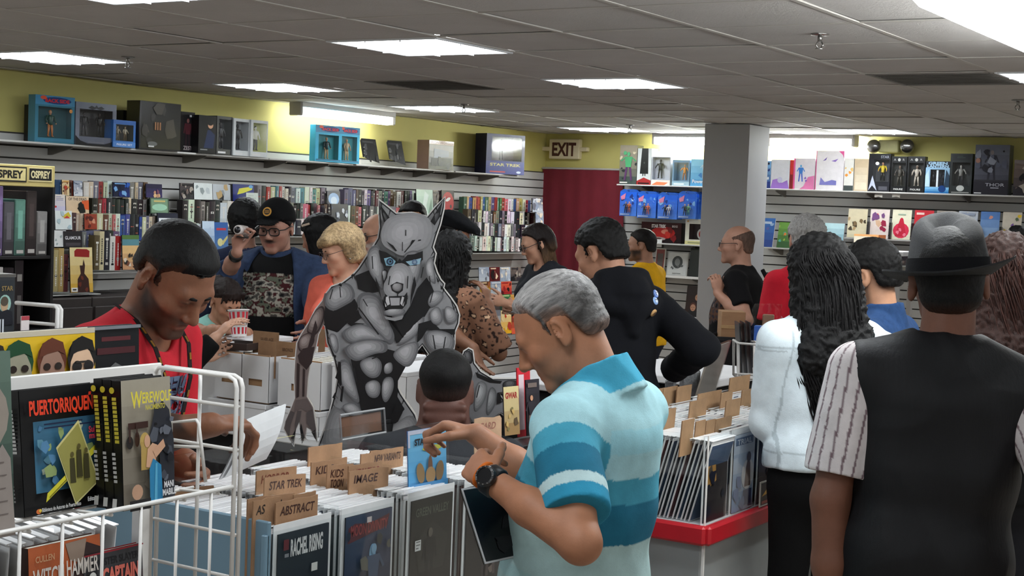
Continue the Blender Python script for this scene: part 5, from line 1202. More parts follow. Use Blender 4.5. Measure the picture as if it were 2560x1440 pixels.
toybox('L', 497, 541, 289, ZT, -7.19, .11, 'black box printed with a portrait of a man in blue', C(14, 14, 16), 'solid', lambda A: (A.poly([(.3, .14), (.85, .14), (.92, .5), (.66, .62), (.5, .62)], C(24, 36, 70)), A.ell(.66, .75, .15, .09, C(196, 148, 118)), A.ell(.64, .80, .16, .06, C(16, 14, 14)), A.rect(.1, .08, .5, .11, C(120, 120, 120))))
for (xa, xb, yt, lab, inn, cb, yb) in ((541, 582, 291, 'black framed window box with white flap next to the man in blue box', C(70, 72, 74), C(60, 60, 62), 0), (583, 625, 297, 'silver window box with dark bust inside on the upper shelf', C(140, 144, 148), C(44, 44, 46), 0), (626, 671, 301, 'white framed open window box, rightmost of the dark shelf boxes', C(196, 200, 120), C(214, 214, 206), 0)):
    toybox('L', xa, xb, yt, ZT, -7.20, .09, lab, C(16, 16, 18) if xa == 541 else C(190, 194, 196), 'window', lambda A: A.rect(.1, .03, .6, .08, C(200, 200, 200)), (.14, .14, .94, .92), [(.5, cb, C(50, 50, 52), cb, .1)], inner=inn, rot=3)
for (xa, xb, yt, lab, pose) in ((792, 852, 314, 'bright blue blister box with a dark clothed figure, left of a pair', .2), (848, 897, 318, 'bright blue blister box with a pale clothed figure, right of a pair', .1)):
    toybox('L', xa, xb, yt, ZT, -7.2, .06, lab, C(64, 176, 214), 'window', red_title, (.12, .05, .88, .74), [(.5, C(26, 50, 56) if xa < 800 else C(170, 150, 120), C(200, 170, 130), C(190, 140, 110), pose)], rot=-5, inner=C(56, 140, 150), group=None)
for (xa, xb, yt, lab) in ((911, 950, 345, 'tilted black card with chains on an acrylic stand, left of two'), (977, 1015, 350, 'tilted black card with chains on an acrylic stand, right of two')):
    fr, w, h = wall_frame('L', xa, xb, yt, ZT+.02, -7.22); o = thing('carded_pendant', lab, 'pendant card', fr(w/2, 0)); v = A_([-.25, .0, .97]); f2 = frame(fr(0, 0), (0, 1, 0), v)
    g = Geo(); g.prism([(0, .04), (w, 0), (w, h), (w*.1, h), (0, h*.9)], f2, .004, C(26, 26, 28)); g.build('card', GLOSSY, o); A = Art(f2, w, h); A.rect(.1, .82, .9, .9, C(60, 60, 62)); A.blobs(7, [C(70, 70, 72), C(40, 40, 42), C(96, 96, 98)], random.Random(xa), (.08, .16)); A.done(o, 'card_print', GLOSSY)
    g = Geo(); g.box(fr(w*.6, -.012, .0), (.06, w*1.2, .004)); g.box(fr(w*.6, .012, -.03), (.004, w*1.2, .06), RY(-14)); g.build('acrylic_stand', CLEAR, o)
    for k in range(4): Geo().ball(f2(w*(.05+.02*k), h*(.2+.13*k), .006), .006, C(150, 150, 150), 5).build('bead', CHROME, o)
def truck(A):
    A.rect(0, 0, 1, 1, C(150, 142, 128)); A.grad(C(90, 92, 86), C(190, 190, 190), 4, .02, .02, .98, .84); A.rect(.0, .86, 1, 1, C(214, 190, 178)); A.text('IRON HORSES', .5, .89, .08, C(120, 40, 36), .9, 'CENTER'); A.poly([(.2, .38), (.8, .46), (.8, .66), (.2, .72)], C(176, 184, 196)); A.rect(.1, .12, .92, .4, C(44, 46, 52)); A.blobs(4, [C(70, 74, 80), C(30, 32, 36)], random.Random(2), (.06, .12), (.1, .1, .9, .4))
toybox('L', 1076, 1130, 352, ZT, -7.20, .13, 'flat box printed with a silver truck on the upper shelf', C(140, 128, 118), 'solid', truck, sidec=C(120, 96, 90), rot=-6, name='model_box')
toybox('L', 1231, 1298, 336, ZT, -7.20, .16, 'tall navy box with shiny dark figure alone near the maroon curtain', C(20, 30, 86), 'window', lambda A: (A.rect(0, 0, 1, .32, C(30, 44, 120)), A.text('STAR TREK', .5, .2, .07, C(190, 180, 120), .8, 'CENTER', .03), A.rect(.1, .04, .5, .07, C(180, 50, 50)), A.ell(.85, .06, .06, .03, C(200, 210, 230))), (.14, .34, .92, .93), [(.5, C(40, 44, 40), C(28, 28, 30), C(70, 66, 60), .3)], rot=-18, sidec=C(16, 20, 56))
# ------------------------------------------------------------------ left wall: book racks in stepped tiers
def tier_rack(label, xa, xb, rows, name='book_rack'):
    """rows: (px_y, front X) tier edges; each tier is a clear strip shelf"""
    A = PX(xa, rows[0][0], X=rows[0][1]); B = PX(xb, rows[0][0], X=rows[0][1]); o = thing(name, label, 'book rack', (WX+.02, (A[1]+B[1])/2, A[2]-.3))
    for i_, (y, X, *xx) in enumerate(rows):
        hid = .063 if (i_ < len(rows)-1 and y < 600 and name == 'book_rack') else .004
        x0, x1 = xx if xx else (xa, xb); a, b = PX(x0, y, X=X), PX(x1, y+(x1-x0)*.02, X=X); d = X-WX-.02+.007
        Geo().box((X-d/2+.0085, (a[1]+b[1])/2, (a[2]+b[2])/2-.006-hid), (d, b[1]-a[1], .006), b=.001).build('tier', SH, o)
        Geo().box((X+.0085, (a[1]+b[1])/2, (a[2]+b[2])/2+.006-.004), (.002, b[1]-a[1], .018)).build('lip', CLEAR, o)
    return o
tier_rack('stepped book rack left on the wall beside the black OSPREY bookcase', 128, 430, [(492, -7.40, 150, 410), (534, -7.33, 130, 428), (575, -7.26, 128, 430), (619, -7.19, 124, 300), (677, -7.13, 232, 345), (732, -7.06, 116, 250)])
tier_rack('stepped book rack behind the man with the camcorder', 452, 640, [(499, -7.38), (548, -7.31), (627, -7.22, 470, 600)])
tier_rack('long stepped book rack behind the wolf ears full of dark spines', 645, 1062, [(507, -7.38), (545, -7.30), (585, -7.22)])
tier_rack('stepped book rack next to the maroon curtain', 1158, 1358, [(524, -7.38), (556, -7.31), (590, -7.24), (628, -7.16)])
MIX = ['black', 'white', 'grey', 'brown', 'cream', 'red', 'blue', 'black', 'white']; DRK = ['black', 'black', 'grey', 'black', 'brown', 'grey', 'white', 'green', 'purple']; WHT = ['white', 'white', 'cream', 'black', 'grey', 'white', 'red', 'teal']
rA = 'the left book rack'
spine_row('L', 150, 408, 491, 497, 40, -7.40, 'top tier of '+rA, 'spines on the left book rack', MIX, 9, hid=.06, skip=((283, 326), (366, 408)))
spine_row('L', 132, 425, 532, 538, 40, -7.33, 'second tier of '+rA, 'spines on the left book rack', ['black', 'brown', 'red', 'grey', 'black', 'cream'], 9.5, hid=.06, skip=((130, 224), (376, 424)))
spine_row('L', 135, 428, 574, 580, 41, -7.26, 'third tier of '+rA, 'spines on the left book rack', ['white', 'cream', 'grey', 'brown', 'pink', 'black', 'blue'], 9, hid=.06, skip=((140, 182), (212, 244), (396, 430)))
spine_row('L', 206, 300, 618, 620, 42, -7.19, 'fourth tier of '+rA, 'spines on the left book rack', ['red', 'black', 'grey', 'white', 'purple'], 12)
spine_row('L', 236, 345, 675, 677, 95, -7.13, 'lower right tier of '+rA, 'spines on the left book rack', ['white', 'cream', 'brown', 'orange', 'black', 'red'], 11, skip=((310, 350),))
spine_row('L', 118, 178, 729, 730, 105, -7.06, 'bottom tier of '+rA, 'spines on the left book rack', ['purple', 'orange', 'yellow', 'brown', 'grey'], 9)
spine_row('L', 458, 640, 546, 550, 46, -7.31, 'second tier of the middle rack', 'spines on the middle rack', ['white', 'black', 'grey', 'white', 'black'], 12, hid=.05)
spine_row('L', 472, 508, 624, 625, 70, -7.22, 'bottom tier of the middle rack', 'spines on the middle rack', ['white', 'cream'], 9)
rC = 'the rack behind the wolf'
spine_row('L', 645, 860, 506, 511, 40, -7.38, 'top left tier of '+rC, 'spines behind the wolf cutout', WHT, 8.5, hid=.05, skip=((818, 852),))
spine_row('L', 862, 1046, 511, 516, 38, -7.38, 'top right tier of '+rC, 'spines behind the wolf cutout', DRK, 8, hid=.05)
spine_row('L', 722, 1060, 546, 553, 36, -7.30, 'second tier of '+rC, 'spines behind the wolf cutout', ['white', 'red', 'pink', 'black', 'grey', 'black', 'brown', 'black'], 9, hid=.05, skip=((830, 872),))
spine_row('L', 722, 860, 586, 588, 38, -7.22, 'third tier of '+rC, 'spines behind the wolf cutout', ['white', 'red', 'black', 'white', 'blue'], 11)
rD = 'the rack by the maroon curtain'
spine_row('L', 1162, 1330, 522, 527, 30, -7.38, 'top tier of '+rD, 'spines by the maroon curtain', ['red', 'orange', 'blue', 'white', 'green', 'purple', 'pink', 'yellow'], 8, hid=.04)
spine_row('L', 1170, 1346, 555, 560, 30, -7.31, 'second tier of '+rD, 'spines by the maroon curtain', ['black', 'white', 'brown', 'grey', 'black', 'cream', 'black'], 7.5, hid=.04)
spine_row('L', 1172, 1348, 589, 593, 32, -7.24, 'third tier of '+rD, 'spines by the maroon curtain', ['black', 'white', 'grey', 'black', 'white'], 7.5, hid=.04)
spine_row('L', 1178, 1346, 627, 630, 36, -7.16, 'bottom tier of '+rD, 'spines by the maroon curtain', ['white', 'black', 'white', 'grey', 'black'], 7.5)
def zat(x, y, X): return PX(x, y, X=X)[2]
def LC(x0, x1, yt, yb, X, label, art, **k): return wcover('L', x0, x1, yt, zat((x0+x1)/2, yb, X), X, label, art, ymid=(yt+yb)/2, **{'lean': 4, 'th': .008, **k})
g_ = generic
LC(283, 325, 456, 492, -7.375, 'navy faced book with pale figures on the top tier of the left rack', g_('blue', 3)); LC(366, 406, 460, 494, -7.375, 'dark purple faced book with golden figures ending the top tier', lambda A: (A.grad(C(50, 40, 90), C(30, 24, 60), 3), A.blobs(6, [C(190, 140, 110), C(220, 180, 130), C(120, 70, 90)], random.Random(8), (.08, .14), (.1, .05, .9, .5))))
LC(185, 207, 452, 490, -7.375, 'small faced book with a blue coat figure near the left end', g_('pale', 4)); LC(156, 174, 450, 489, -7.375, 'small brown faced book first on the top tier', g_('warm', 5))
LC(131, 164, 486, 530, -7.305, 'lavender and cream faced book beside the OSPREY bookcase', lambda A: (A.grad(C(206, 200, 224), C(226, 216, 206), 3), A.ell(.25, .3, .1, .06, C(200, 60, 60)), A.lines(.3, .85, .9, 3, .09, C(120, 120, 170), random.Random(1), .03)))
LC(166, 223, 491, 533, -7.305, 'orange faced book with a black creature on the second tier', lambda A: (A.rect(0, 0, 1, 1, C(224, 196, 160)), A.poly([(.6, .3), (1, .2), (1, .8), (.7, .75)], C(224, 96, 46)), A.text('OF THE DEAD', .5, .76, .16, C(90, 70, 60), .8, 'CENTER'), A.blobs(4, [C(18, 22, 20)], random.Random(3), (.14, .2), (.45, 0, .8, .55))))
LC(376, 423, 495, 534, -7.305, 'green faced book with a pale green car on the second tier', lambda A: (A.rect(0, 0, 1, 1, C(60, 84, 66)), A.rect(.06, .06, .94, .94, C(120, 150, 120)), A.ell(.5, .4, .4, .22, C(160, 206, 176)), A.rect(.2, .74, .8, .84, C(210, 190, 120))))
LC(139, 181, 527, 574, -7.235, 'white faced book with yellow and red bird shapes on the third tier', lambda A: (A.rect(0, 0, 1, 1, C(226, 232, 230)), A.poly([(.4, .7), (.8, .95), (.95, .7), (.6, .6)], C(214, 190, 60)), A.poly([(.5, .6), (.9, .6), (.7, .75)], C(206, 70, 60)), A.blobs(3, [C(180, 200, 206)], random.Random(2))))
LC(212, 243, 535, 573, -7.235, 'red faced book with a reclining figure on the third tier', lambda A: (A.rect(0, 0, 1, 1, C(150, 60, 40)), A.blobs(5, [C(214, 150, 120), C(190, 110, 80), C(90, 30, 26)], random.Random(6), (.12, .22))))
LC(395, 446, 533, 577, -7.235, 'navy box set with STAR in white lettering above the red shirt man', lambda A: (A.rect(0, 0, 1, 1, C(26, 30, 50)), A.rect(.06, .3, .94, .72, C(228, 232, 234)), A.text('STAR', .5, .36, .28, C(28, 36, 60), .7, 'CENTER', .03)))
LC(136, 166, 576, 617, -7.165, 'white faced book first on the fourth tier', lambda A: (A.rect(0, 0, 1, 1, C(224, 224, 222)), A.blobs(3, [C(190, 60, 50), C(160, 170, 170)], random.Random(4), (.1, .2))))
LC(160, 206, 578, 619, -7.16, 'black faced book with GLAMOUR in white on the fourth tier', lambda A: (A.rect(0, 0, 1, 1, C(40, 36, 40)), A.text('GLAMOUR', .5, .5, .2, C(225, 222, 226), .86, 'CENTER'), A.rect(.1, .1, .9, .3, C(70, 64, 70))))
LC(308, 350, 588, 674, -7.11, 'faced book with green and blue landscape over a golden crowd', lambda A: (A.grad(C(200, 150, 110), C(230, 190, 130), 3, 0, 0, 1, .7), A.rect(0, .7, 1, 1, C(90, 140, 150)), A.rect(0, .88, 1, 1, C(84, 120, 60)), A.blobs(9, [C(40, 40, 36), C(120, 70, 50), C(226, 210, 190)], random.Random(9), (.07, .15), (0, 0, 1, .7))))
LC(178, 234, 619, 731, -7.035, 'yellow faced book with red emblem and dark tower figure on bottom tier', lambda A: (A.grad(C(214, 170, 70), C(232, 214, 160), 5), A.poly([(.2, .80), (.86, .78), (.88, .92), (.76, .96), (.3, .97), (.2, .92)], C(150, 30, 30)), A.poly([(.3, .0), (.85, .0), (.8, .3), (.62, .42), (.66, .6), (.6, .74), (.55, .6), (.42, .6), (.46, .42), (.32, .3)], C(60, 34, 30)), A.blobs(3, [C(110, 50, 36)], random.Random(2), (.06, .1), (.3, 0, .8, .4)), A.rect(.02, .02, .3, .11, C(232, 230, 224)), A.rect(.08, .05, .24, .08, C(50))))
LC(451, 484, 458, 499, -7.35, 'black faced book with a pale face, first on the middle rack', g_('dark', 12)); LC(486, 532, 458, 499, -7.35, 'white faced book on the top of the middle rack', lambda A: (A.rect(0, 0, 1, 1, C(222, 228, 226)), A.blobs(3, [C(196, 204, 206), C(150, 160, 160)], random.Random(6)))); LC(533, 577, 461, 500, -7.35, 'silver faced book with black and tan blots on the middle rack', lambda A: (A.rect(0, 0, 1, 1, C(190, 196, 200)), A.blobs(4, [C(30, 30, 32), C(190, 160, 110), C(150, 156, 160)], random.Random(16), (.12, .25))))
LC(583, 636, 461, 504, -7.34, 'navy box with a yellow splash title on the middle rack', lambda A: (A.rect(0, 0, 1, 1, C(24, 40, 120)), A.poly([(.2, .4), (.5, .5), (.9, .7), (.95, .9), (.5, .8), (.3, .75)], C(226, 220, 60)), A.ell(.85, .88, .1, .1, C(110, 170, 220))), th=.04)
LC(604, 648, 505, 548, -7.28, 'black faced book with an orange planet on the middle rack', lambda A: (A.rect(0, 0, 1, 1, C(26, 26, 32)), A.ell(.75, .3, .16, .14, C(226, 140, 80)), A.blobs(4, [C(200, 204, 206), C(90, 96, 100)], random.Random(7), (.06, .14)), A.rect(0, 0, 1, .08, C(220, 225, 225))))
LC(616, 646, 482, 510, -7.26, 'blank pale card standing before the navy box', lambda A: (A.rect(0, 0, 1, 1, C(206, 216, 206)), A.lines(.15, .7, .85, 3, .2, C(170, 180, 172), random.Random(1), .05)), th=.003, name='card', cat='card')
LC(508, 538, 553, 626, -7.19, 'pale blue faced comic behind the camcorder', lambda A: (A.grad(C(130, 160, 196), C(190, 208, 226), 4), A.blobs(4, [C(170, 190, 214), C(110, 140, 180)], random.Random(3)))); LC(538, 572, 556, 627, -7.19, 'blue faced comic with red title behind the camcorder', lambda A: (A.grad(C(70, 110, 160), C(40, 90, 160), 4), A.rect(.15, .72, .85, .80, C(190, 50, 60)), A.ell(.4, .3, .2, .14, C(210, 206, 150)), A.poly([(.5, .3), (.95, .55), (.95, .45), (.6, .2)], C(200, 190, 120))))
LC(819, 851, 478, 512, -7.35, 'pale blue faced book with a white hooded shape on top of the wolf rack', lambda A: (A.rect(0, 0, 1, 1, C(24, 28, 48)), A.ell(.5, .42, .42, .46, C(150, 180, 214)), A.ell(.5, .3, .25, .3, C(206, 220, 232)))); LC(830, 872, 510, 570, -7.2, 'dark faced book with pale splashes on the wolf rack', lambda A: (A.rect(0, 0, 1, 1, C(26, 26, 34)), A.blobs(8, [C(196, 200, 206), C(120, 126, 140), C(60, 62, 80)], random.Random(5), (.06, .18))))
LC(1043, 1084, 474, 540, -7.2, 'glossy pale green magazine beside the wolf ear', lambda A: (A.grad(C(176, 206, 186), C(196, 220, 200), 4), A.poly([(.3, 0), (.7, 0), (.6, .4), (.75, .8), (.5, .95), (.4, .5)], C(226, 240, 230)), A.poly([(.7, .1), (.95, .2), (.9, .7)], C(120, 150, 130)))); LC(1084, 1108, 476, 530, -7.22, 'dark brown magazine between the green one and the red one', g_('dark', 31)); LC(1106, 1137, 476, 536, -7.2, 'red magazine with a mask and white eye beside the wolf ear', lambda A: (A.rect(0, 0, 1, 1, C(40, 16, 20)), A.ell(.5, .5, .46, .44, C(176, 26, 30)), A.ell(.5, .62, .2, .07, C(236, 236, 232), rot=.3), A.blobs(4, [C(40, 20, 24)], random.Random(5), (.08, .16), (0, 0, 1, .5))))
for n, (x0, x1, yt, yb) in enumerate(((1332, 1358, 496, 530), (1340, 1360, 528, 566))): LC(x0, x1, yt, yb, -7.22, ['white and black magazine at the end of the top tier by the curtain', 'black and white magazine at the end of the second tier by the curtain'][n], g_('pale', 40+n))
# magazine rack under the last book rack
Xm = -6.95
tier_rack('low tiered magazine rack with yellow and white covers behind the grey haired man', 1196, 1300, [(704, Xm-.10), (738, Xm-.05), (775, Xm), (835, Xm+.05)], name='magazine_rack')
MG = [('pale', 'red'), ('pale', 'dark', 'red', 'pale'), ]
k = 0
for r_, (yt, yb, X, cells) in enumerate(((668, 703, Xm-.07, [('pale', 'white comic with grey sketch'), ('red', 'red and cream comic'), ('pale', 'pale comic with figure'), ('dark', 'dark comic')]), (704, 738, Xm-.02, [('warm', 'yellow comic'), ('pale', 'white comic with drawing'), ('red', 'red small comic')]), (736, 775, Xm+.03, [('blue', 'blue comic'), ('dark', 'black comic with round face'), ('green', 'green and red comic'), ('warm', 'orange comic')]), (776, 834, Xm+.08, [('green', 'green landscape comic'), ('pale', 'white comic with crowd'), ('warm', 'yellow and orange comic'), ('red', 'red comic')]))):
    for i, (pal, nm) in enumerate(cells):
        x0 = 1198+i*26.5+(r_ % 2)*3; bgc = {'yellow comic': C(230, 180, 30), 'yellow and orange comic': C(230, 170, 30), 'orange comic': C(220, 120, 40)}.get(nm)
        LC(x0, x0+26, yt, yb, X, '%s in the %s tier of the magazine rack' % (nm, ['top', 'second', 'third', 'bottom'][r_]), generic(pal, 60+k, bg=bgc, n=5), th=.004); k += 1
# black bookcase with the OSPREY sign at the left edge
BKC = pm('black_laminate', C(28, 26, 26), .5, var=.12); Xo = -6.62
zt, zm, zbm = zat(130, 462, Xo), zat(60, 640, Xo), .0; y1 = PX(132, 640, X=Xo)[1]; y0 = y1-1.05
o = thing('bookcase', 'black bookcase with the yellow OSPREY header board at the left photo edge', 'bookcase', ((WX+Xo)/2, (y0+y1)/2, 0)); BC = o
yc = (y0+y1)/2; dx = Xo-.0-(WX+.28); xc = Xo-dx/2
for y in (y0, y1): Geo().box((xc, y, (zt+.0)/2), (dx, .018, zt), b=.002).build('side_panel', BKC, o)
Geo().box((Xo-dx+.006, yc, zt/2), (.012, y1-y0, zt)).build('back_panel', BKC, o)
for z in (zm, .95, .5, .06): Geo().box((xc, yc, z-.009), (dx-.012, y1-y0-.02, .018), b=.002).build('shelf', BKC, o)
HB = pm('header_cream', C(196, 178, 112), .6, var=.06); za, zb_ = zat(60, 466, Xo), zat(60, 412, Xo); hy1 = PX(137, 440, X=Xo+.02)[1]
Geo().box((Xo+.012, (y0+hy1)/2, (za+zb_)/2), (.02, hy1-y0, zb_-za), b=.003).build('header_board', HB, o)
for (xa, xb, dark, ya, yb_) in ((-30, 64, False, 419, 450), (73, 129, True, 422, 451)):
    fr, w, h = wall_frame('L', xa, xb, ya, zat((xa+xb)/2, yb_, Xo+.024), Xo+.024, 435); A = Art(fr, w, h)
    A.rect(-.03, -.12, 1.03, 1.12, C(222, 206, 150) if dark else C(26, 24, 22)); A.rect(0, 0, 1, 1, C(22, 20, 18) if dark else C(216, 200, 140))
    A.text('OSPREY', .5, .2, .62, C(222, 208, 160) if dark else C(30, 26, 22), .86, 'CENTER', .04); A.done(o, 'sign_panel', PRINT)
bcols = [('black', (26, 22, 24)), ('plum', (50, 36, 46)), ('dark', (24, 22, 26)), ('purple', (126, 106, 150)), ('grey', (74, 72, 76)), ('green', (86, 124, 112)), ('brown', (54, 46, 44)), ('pale', (120, 118, 116))]
yy = y0+.42
for n, (nm, c) in enumerate(bcols):
    w = (y1-.012-(y0+.42))/8.2; h = (zt-zm)*[.86, .92, .9, .95, .74, .78, .9, .62][n]; fr = frame((Xo-.015, yy, zm+.0012), (0, 1, 0), (0, 0, 1)); bo = thing('hardback', '%s hardback standing in plastic, %s in the upper bookcase compartment' % (nm, nth(n)), 'book', fr(w/2, 0), 'hardbacks in the OSPREY bookcase'); g = Geo()
    R = A_([[1, 0, 0], [0, 1, 0], [0, 0, 1]]); g.box(fr(w/2, h/2, -.1), (.2, w*.96, h), R, C(*c), b=.004); g.build('cover', GLOSSY, bo); A = Art(fr, w, h); A.grad(C(*[int(v*.8) for v in c]), C(*[min(255, int(v*1.25)) for v in c]), 4, .08, .02, .92, .98); A.rect(.3, .3, .7, .8, C(*[min(255, int(v*1.5)) for v in c])); A.rect(.2, .04, .8, .1, C(200, 196, 190)); A.done(bo, 'spine_print'); yy += w
yy = y0+.3
for n in range(9):
    w = rg.uniform(.05, .075); h = .40*rg.uniform(.85, 1); c = rg.choice([(30, 28, 28), (44, 40, 40), (24, 24, 30), (160, 156, 150)]) if n != 6 else (196, 192, 188)
    if yy+w > y1: break
    fr = frame((Xo-.02, yy, .9515), (0, 1, 0), (0, 0, 1)); bo = thing('hardback', 'tall dim hardback, %s in the lower bookcase compartment' % nth(n), 'book', fr(w/2, 0), 'tall books low in the OSPREY bookcase'); g = Geo(); g.box(fr(w/2, h/2, -.1), (.2, w*.9, h), None, C(*c), b=.004); g.build('cover', BOOK if False else GLOSSY, bo); A = Art(fr, w, h); A.rect(.3, .1, .7, .5, C(90, 86, 84)); A.rect(.25, .7, .75, .8, C(150, 146, 140)); A.done(bo, 'spine_print'); yy += w
# dark cabinets added to fill the dark area under the left racks
CAB = pm('dark_filler', C(46, 38, 36), .6, var=.25, vs=5)
ya_, yb_ = y1+.03, 8.6; ztop = zat(180, 745, -7.0); n = 5; w = (yb_-ya_)/n
for i in range(n):
    o = thing('filler_cabinet', 'added dark cabinet filling the dark area under the wall racks, %s from the OSPREY bookcase' % nth(i), 'cabinet', (-7.2, ya_+w*(i+.5), 0), 'added dark cabinets under the wall racks'); c = (-7.22, ya_+w*(i+.5), ztop/2)
    Geo().box(c, (.5, w-.006, ztop), b=.004).build('carcass', CAB, o)
    for s in (-1, 1): d = Geo().box((-6.962, c[1]+s*w*.245, ztop*.5), (.018, w*.47, ztop*.9), b=.003).build('door', CAB, o); Geo().tube([(-6.945, c[1]+s*.03, ztop*.62), (-6.945, c[1]+s*.03, ztop*.72)], .006, 6).build('handle', BR, d)
# ------------------------------------------------------------------ back wall right of the curtain
YF = 12.15                                          # front edge of the back wall shelves
xx = lambda x, y=470, Y=YF: PX(x, y, Y=Y)[0]
ZB = 1.972
wall_shelf('B', xx(1546), xx(1775), ZB, 'upper back wall shelf left of the grey column', br=2)
wall_shelf('B', xx(1830), -1.4, ZB, 'long upper back wall shelf right of the grey column', br=5)
def BB(x0, x1, yt, d, label, col, kind='window', art=None, front=YF-.0+.02, z=ZB+.001, **k): return toybox('B', x0, x1, yt, z, front, d, label, col, kind, art, **k)
def bruiser(A): A.grad(C(60, 70, 66), C(150, 140, 120), 5); A.blobs(7, [C(200, 190, 160), C(40, 44, 44)], random.Random(4), (.06, .14)); A.figure(.52, .1, .74, C(70, 150, 100), C(80, 160, 110), C(84, 52, 90), .9); A.ell(.32, .8, .1, .05, C(80, 160, 110)); A.rect(.06, .03, .5, .06, C(210, 206, 200))
BB(1550, 1593, 363, .12, 'tall box printed with a green skinned strongman in purple trousers', C(60, 66, 64), 'solid', bruiser)
BB(1594, 1629, 371, .12, 'tall box in black, white and red beside the green strongman box', C(200, 200, 198), 'solid', lambda A: (A.rect(.0, .0, 1, 1, C(196, 200, 198)), A.poly([(.2, .3), (.8, .3), (.75, 1), (.3, 1)], C(24, 26, 26)), A.figure(.5, .24, .4, C(28, 30, 30), C(60, 66, 64)), A.poly([(0, 0), (1, 0), (1, .12), (.5, .2), (0, .1)], C(150, 40, 40)), A.rect(.1, .02, .9, .06, C(40, 20, 20))))
BB(1629, 1676, 392, .07, 'clear plastic pack with a black figure on white and orange base', C(170, 172, 180), 'window', lambda A: (A.rect(0, 0, 1, .18, C(224, 214, 206)), A.poly([(0, 0), (.7, 0), (.9, .1), (.3, .12)], C(216, 120, 80))), win=(.05, .2, .95, .98), fig=[(.4, C(30, 32, 38), C(26, 28, 34), C(60, 60, 66), .5)], inner=C(190, 194, 204))
BB(1640, 1680, 379, .02, 'tall clear backing pack behind the black figure pack', C(196, 200, 206), 'solid', lambda A: A.lines(.2, .9, .8, 5, .08, C(214, 218, 224), random.Random(1), .03), front=YF+.16)
BB(1681, 1724, 400, .09, 'blue grey blister box with an orange figure', C(110, 140, 164), 'window', lambda A: (A.rect(.0, 0, 1, .16, C(150, 180, 196)), A.rect(.1, .04, .7, .1, C(220, 230, 236))), win=(.08, .2, .92, .9), fig=[(.62, C(226, 150, 60), C(190, 120, 60), C(200, 150, 120), .6)], inner=C(120, 160, 190))
BB(1727, 1774, 398, .08, 'bright blue box with a pale robot figure and white title', C(96, 160, 206), 'solid', lambda A: (A.grad(C(80, 150, 200), C(140, 200, 226), 4), A.figure(.72, .3, .6, C(196, 214, 222), C(206, 220, 226), C(150, 176, 196), .7), A.blobs(3, [C(60, 120, 180)], random.Random(3), (.1, .2)), A.text('Power', .1, .12, .13, C(236, 240, 244), .6)))
# right of the column
BB(1905, 1927, 402, .07, 'thin pale blue box next to the grey column', C(200, 214, 226), 'solid', generic('blue', 70, n=4)); BB(1928, 1974, 399, .07, 'white and purple box, overlit by the tube light', C(226, 226, 236), 'solid', lambda A: (A.rect(0, 0, 1, 1, C(224, 226, 236)), A.poly([(0, 0), (1, 0), (.9, .3), (.6, .2), (.4, .35), (.1, .3)], C(150, 110, 196)), A.ell(.5, .3, .14, .1, C(200, 200, 226))))
BB(1975, 1983, 400, .09, 'thin red spine box between two white boxes', C(190, 50, 44), 'solid', lambda A: A.rect(.1, .0, .9, .5, C(110, 26, 30)))
BB(1984, 2037, 396, .08, 'white and pink box with a blue figure', C(232, 220, 230), 'solid', lambda A: (A.rect(0, 0, 1, 1, C(232, 226, 234)), A.rect(0, 0, .08, 1, C(214, 90, 150)), A.figure(.35, .25, .55, C(60, 120, 200), C(90, 160, 210), C(60, 90, 190), .5), A.poly([(.3, 0), (1, 0), (1, .45), (.7, .4), (.5, .1)], C(214, 120, 170)), A.blobs(2, [C(130, 90, 180)], random.Random(4), (.06, .1), (.5, .2, 1, .6))))
BB(2040, 2110, 377, .10, 'large white box with pink edges and small purple marks', C(236, 226, 234), 'solid', lambda A: (A.rect(0, 0, 1, 1, C(238, 234, 238)), A.rect(0, 0, .03, 1, C(206, 80, 140)), A.poly([(.8, 1), (1, 1), (1, .8), (.95, .9)], C(214, 90, 150)), A.poly([(.25, .74), (.4, .84), (.36, .76)], C(110, 90, 160)), A.poly([(.55, .74), (.8, .80), (.7, .72)], C(140, 110, 190)), A.poly([(.16, .13), (.2, .32), (.35, .2), (.6, .26), (.76, .24), (.76, .13)], C(120, 120, 190))))
BB(2111, 2134, 396, .08, 'narrow orange and blue printed box', C(230, 226, 220), 'solid', lambda A: (A.rect(0, .16, 1, 1, C(230, 228, 222)), A.rect(0, 0, 1, .16, C(60, 70, 70)), A.blobs(5, [C(230, 150, 60), C(60, 130, 200), C(226, 190, 120)], random.Random(12), (.12, .24), (0, .2, 1, .8))))
BB(2136, 2171, 397, .10, 'cream coloured wooden looking box', C(206, 186, 156), 'solid', lambda A: A.grad(C(226, 214, 190), C(200, 180, 150), 4, .08, .04, .92, .96), sidec=C(70, 54, 44))
def badge(A): A.rect(0, 0, 1, .24, C(36, 36, 42)); A.poly([(.02, .02), (.2, .42), (.42, .02), (.2, .16)], C(190, 196, 220)); A.rect(.5, .04, .9, .14, C(80, 80, 88)); A.rect(.1, .86, .95, .97, C(24, 24, 28)); A.ell(.4, .74, .09, .045, C(226, 226, 222)); A.text('STAR', .55, .88, .07, C(150, 154, 166))
BB(2172, 2226, 384, .09, 'black blister with silver arrowhead emblem and yellow shirted figure', C(30, 30, 34), 'window', badge, win=(.22, .26, .95, .84), fig=[(.6, C(206, 180, 40), C(24, 24, 28), C(190, 140, 110), .3)], inner=C(70, 72, 78))
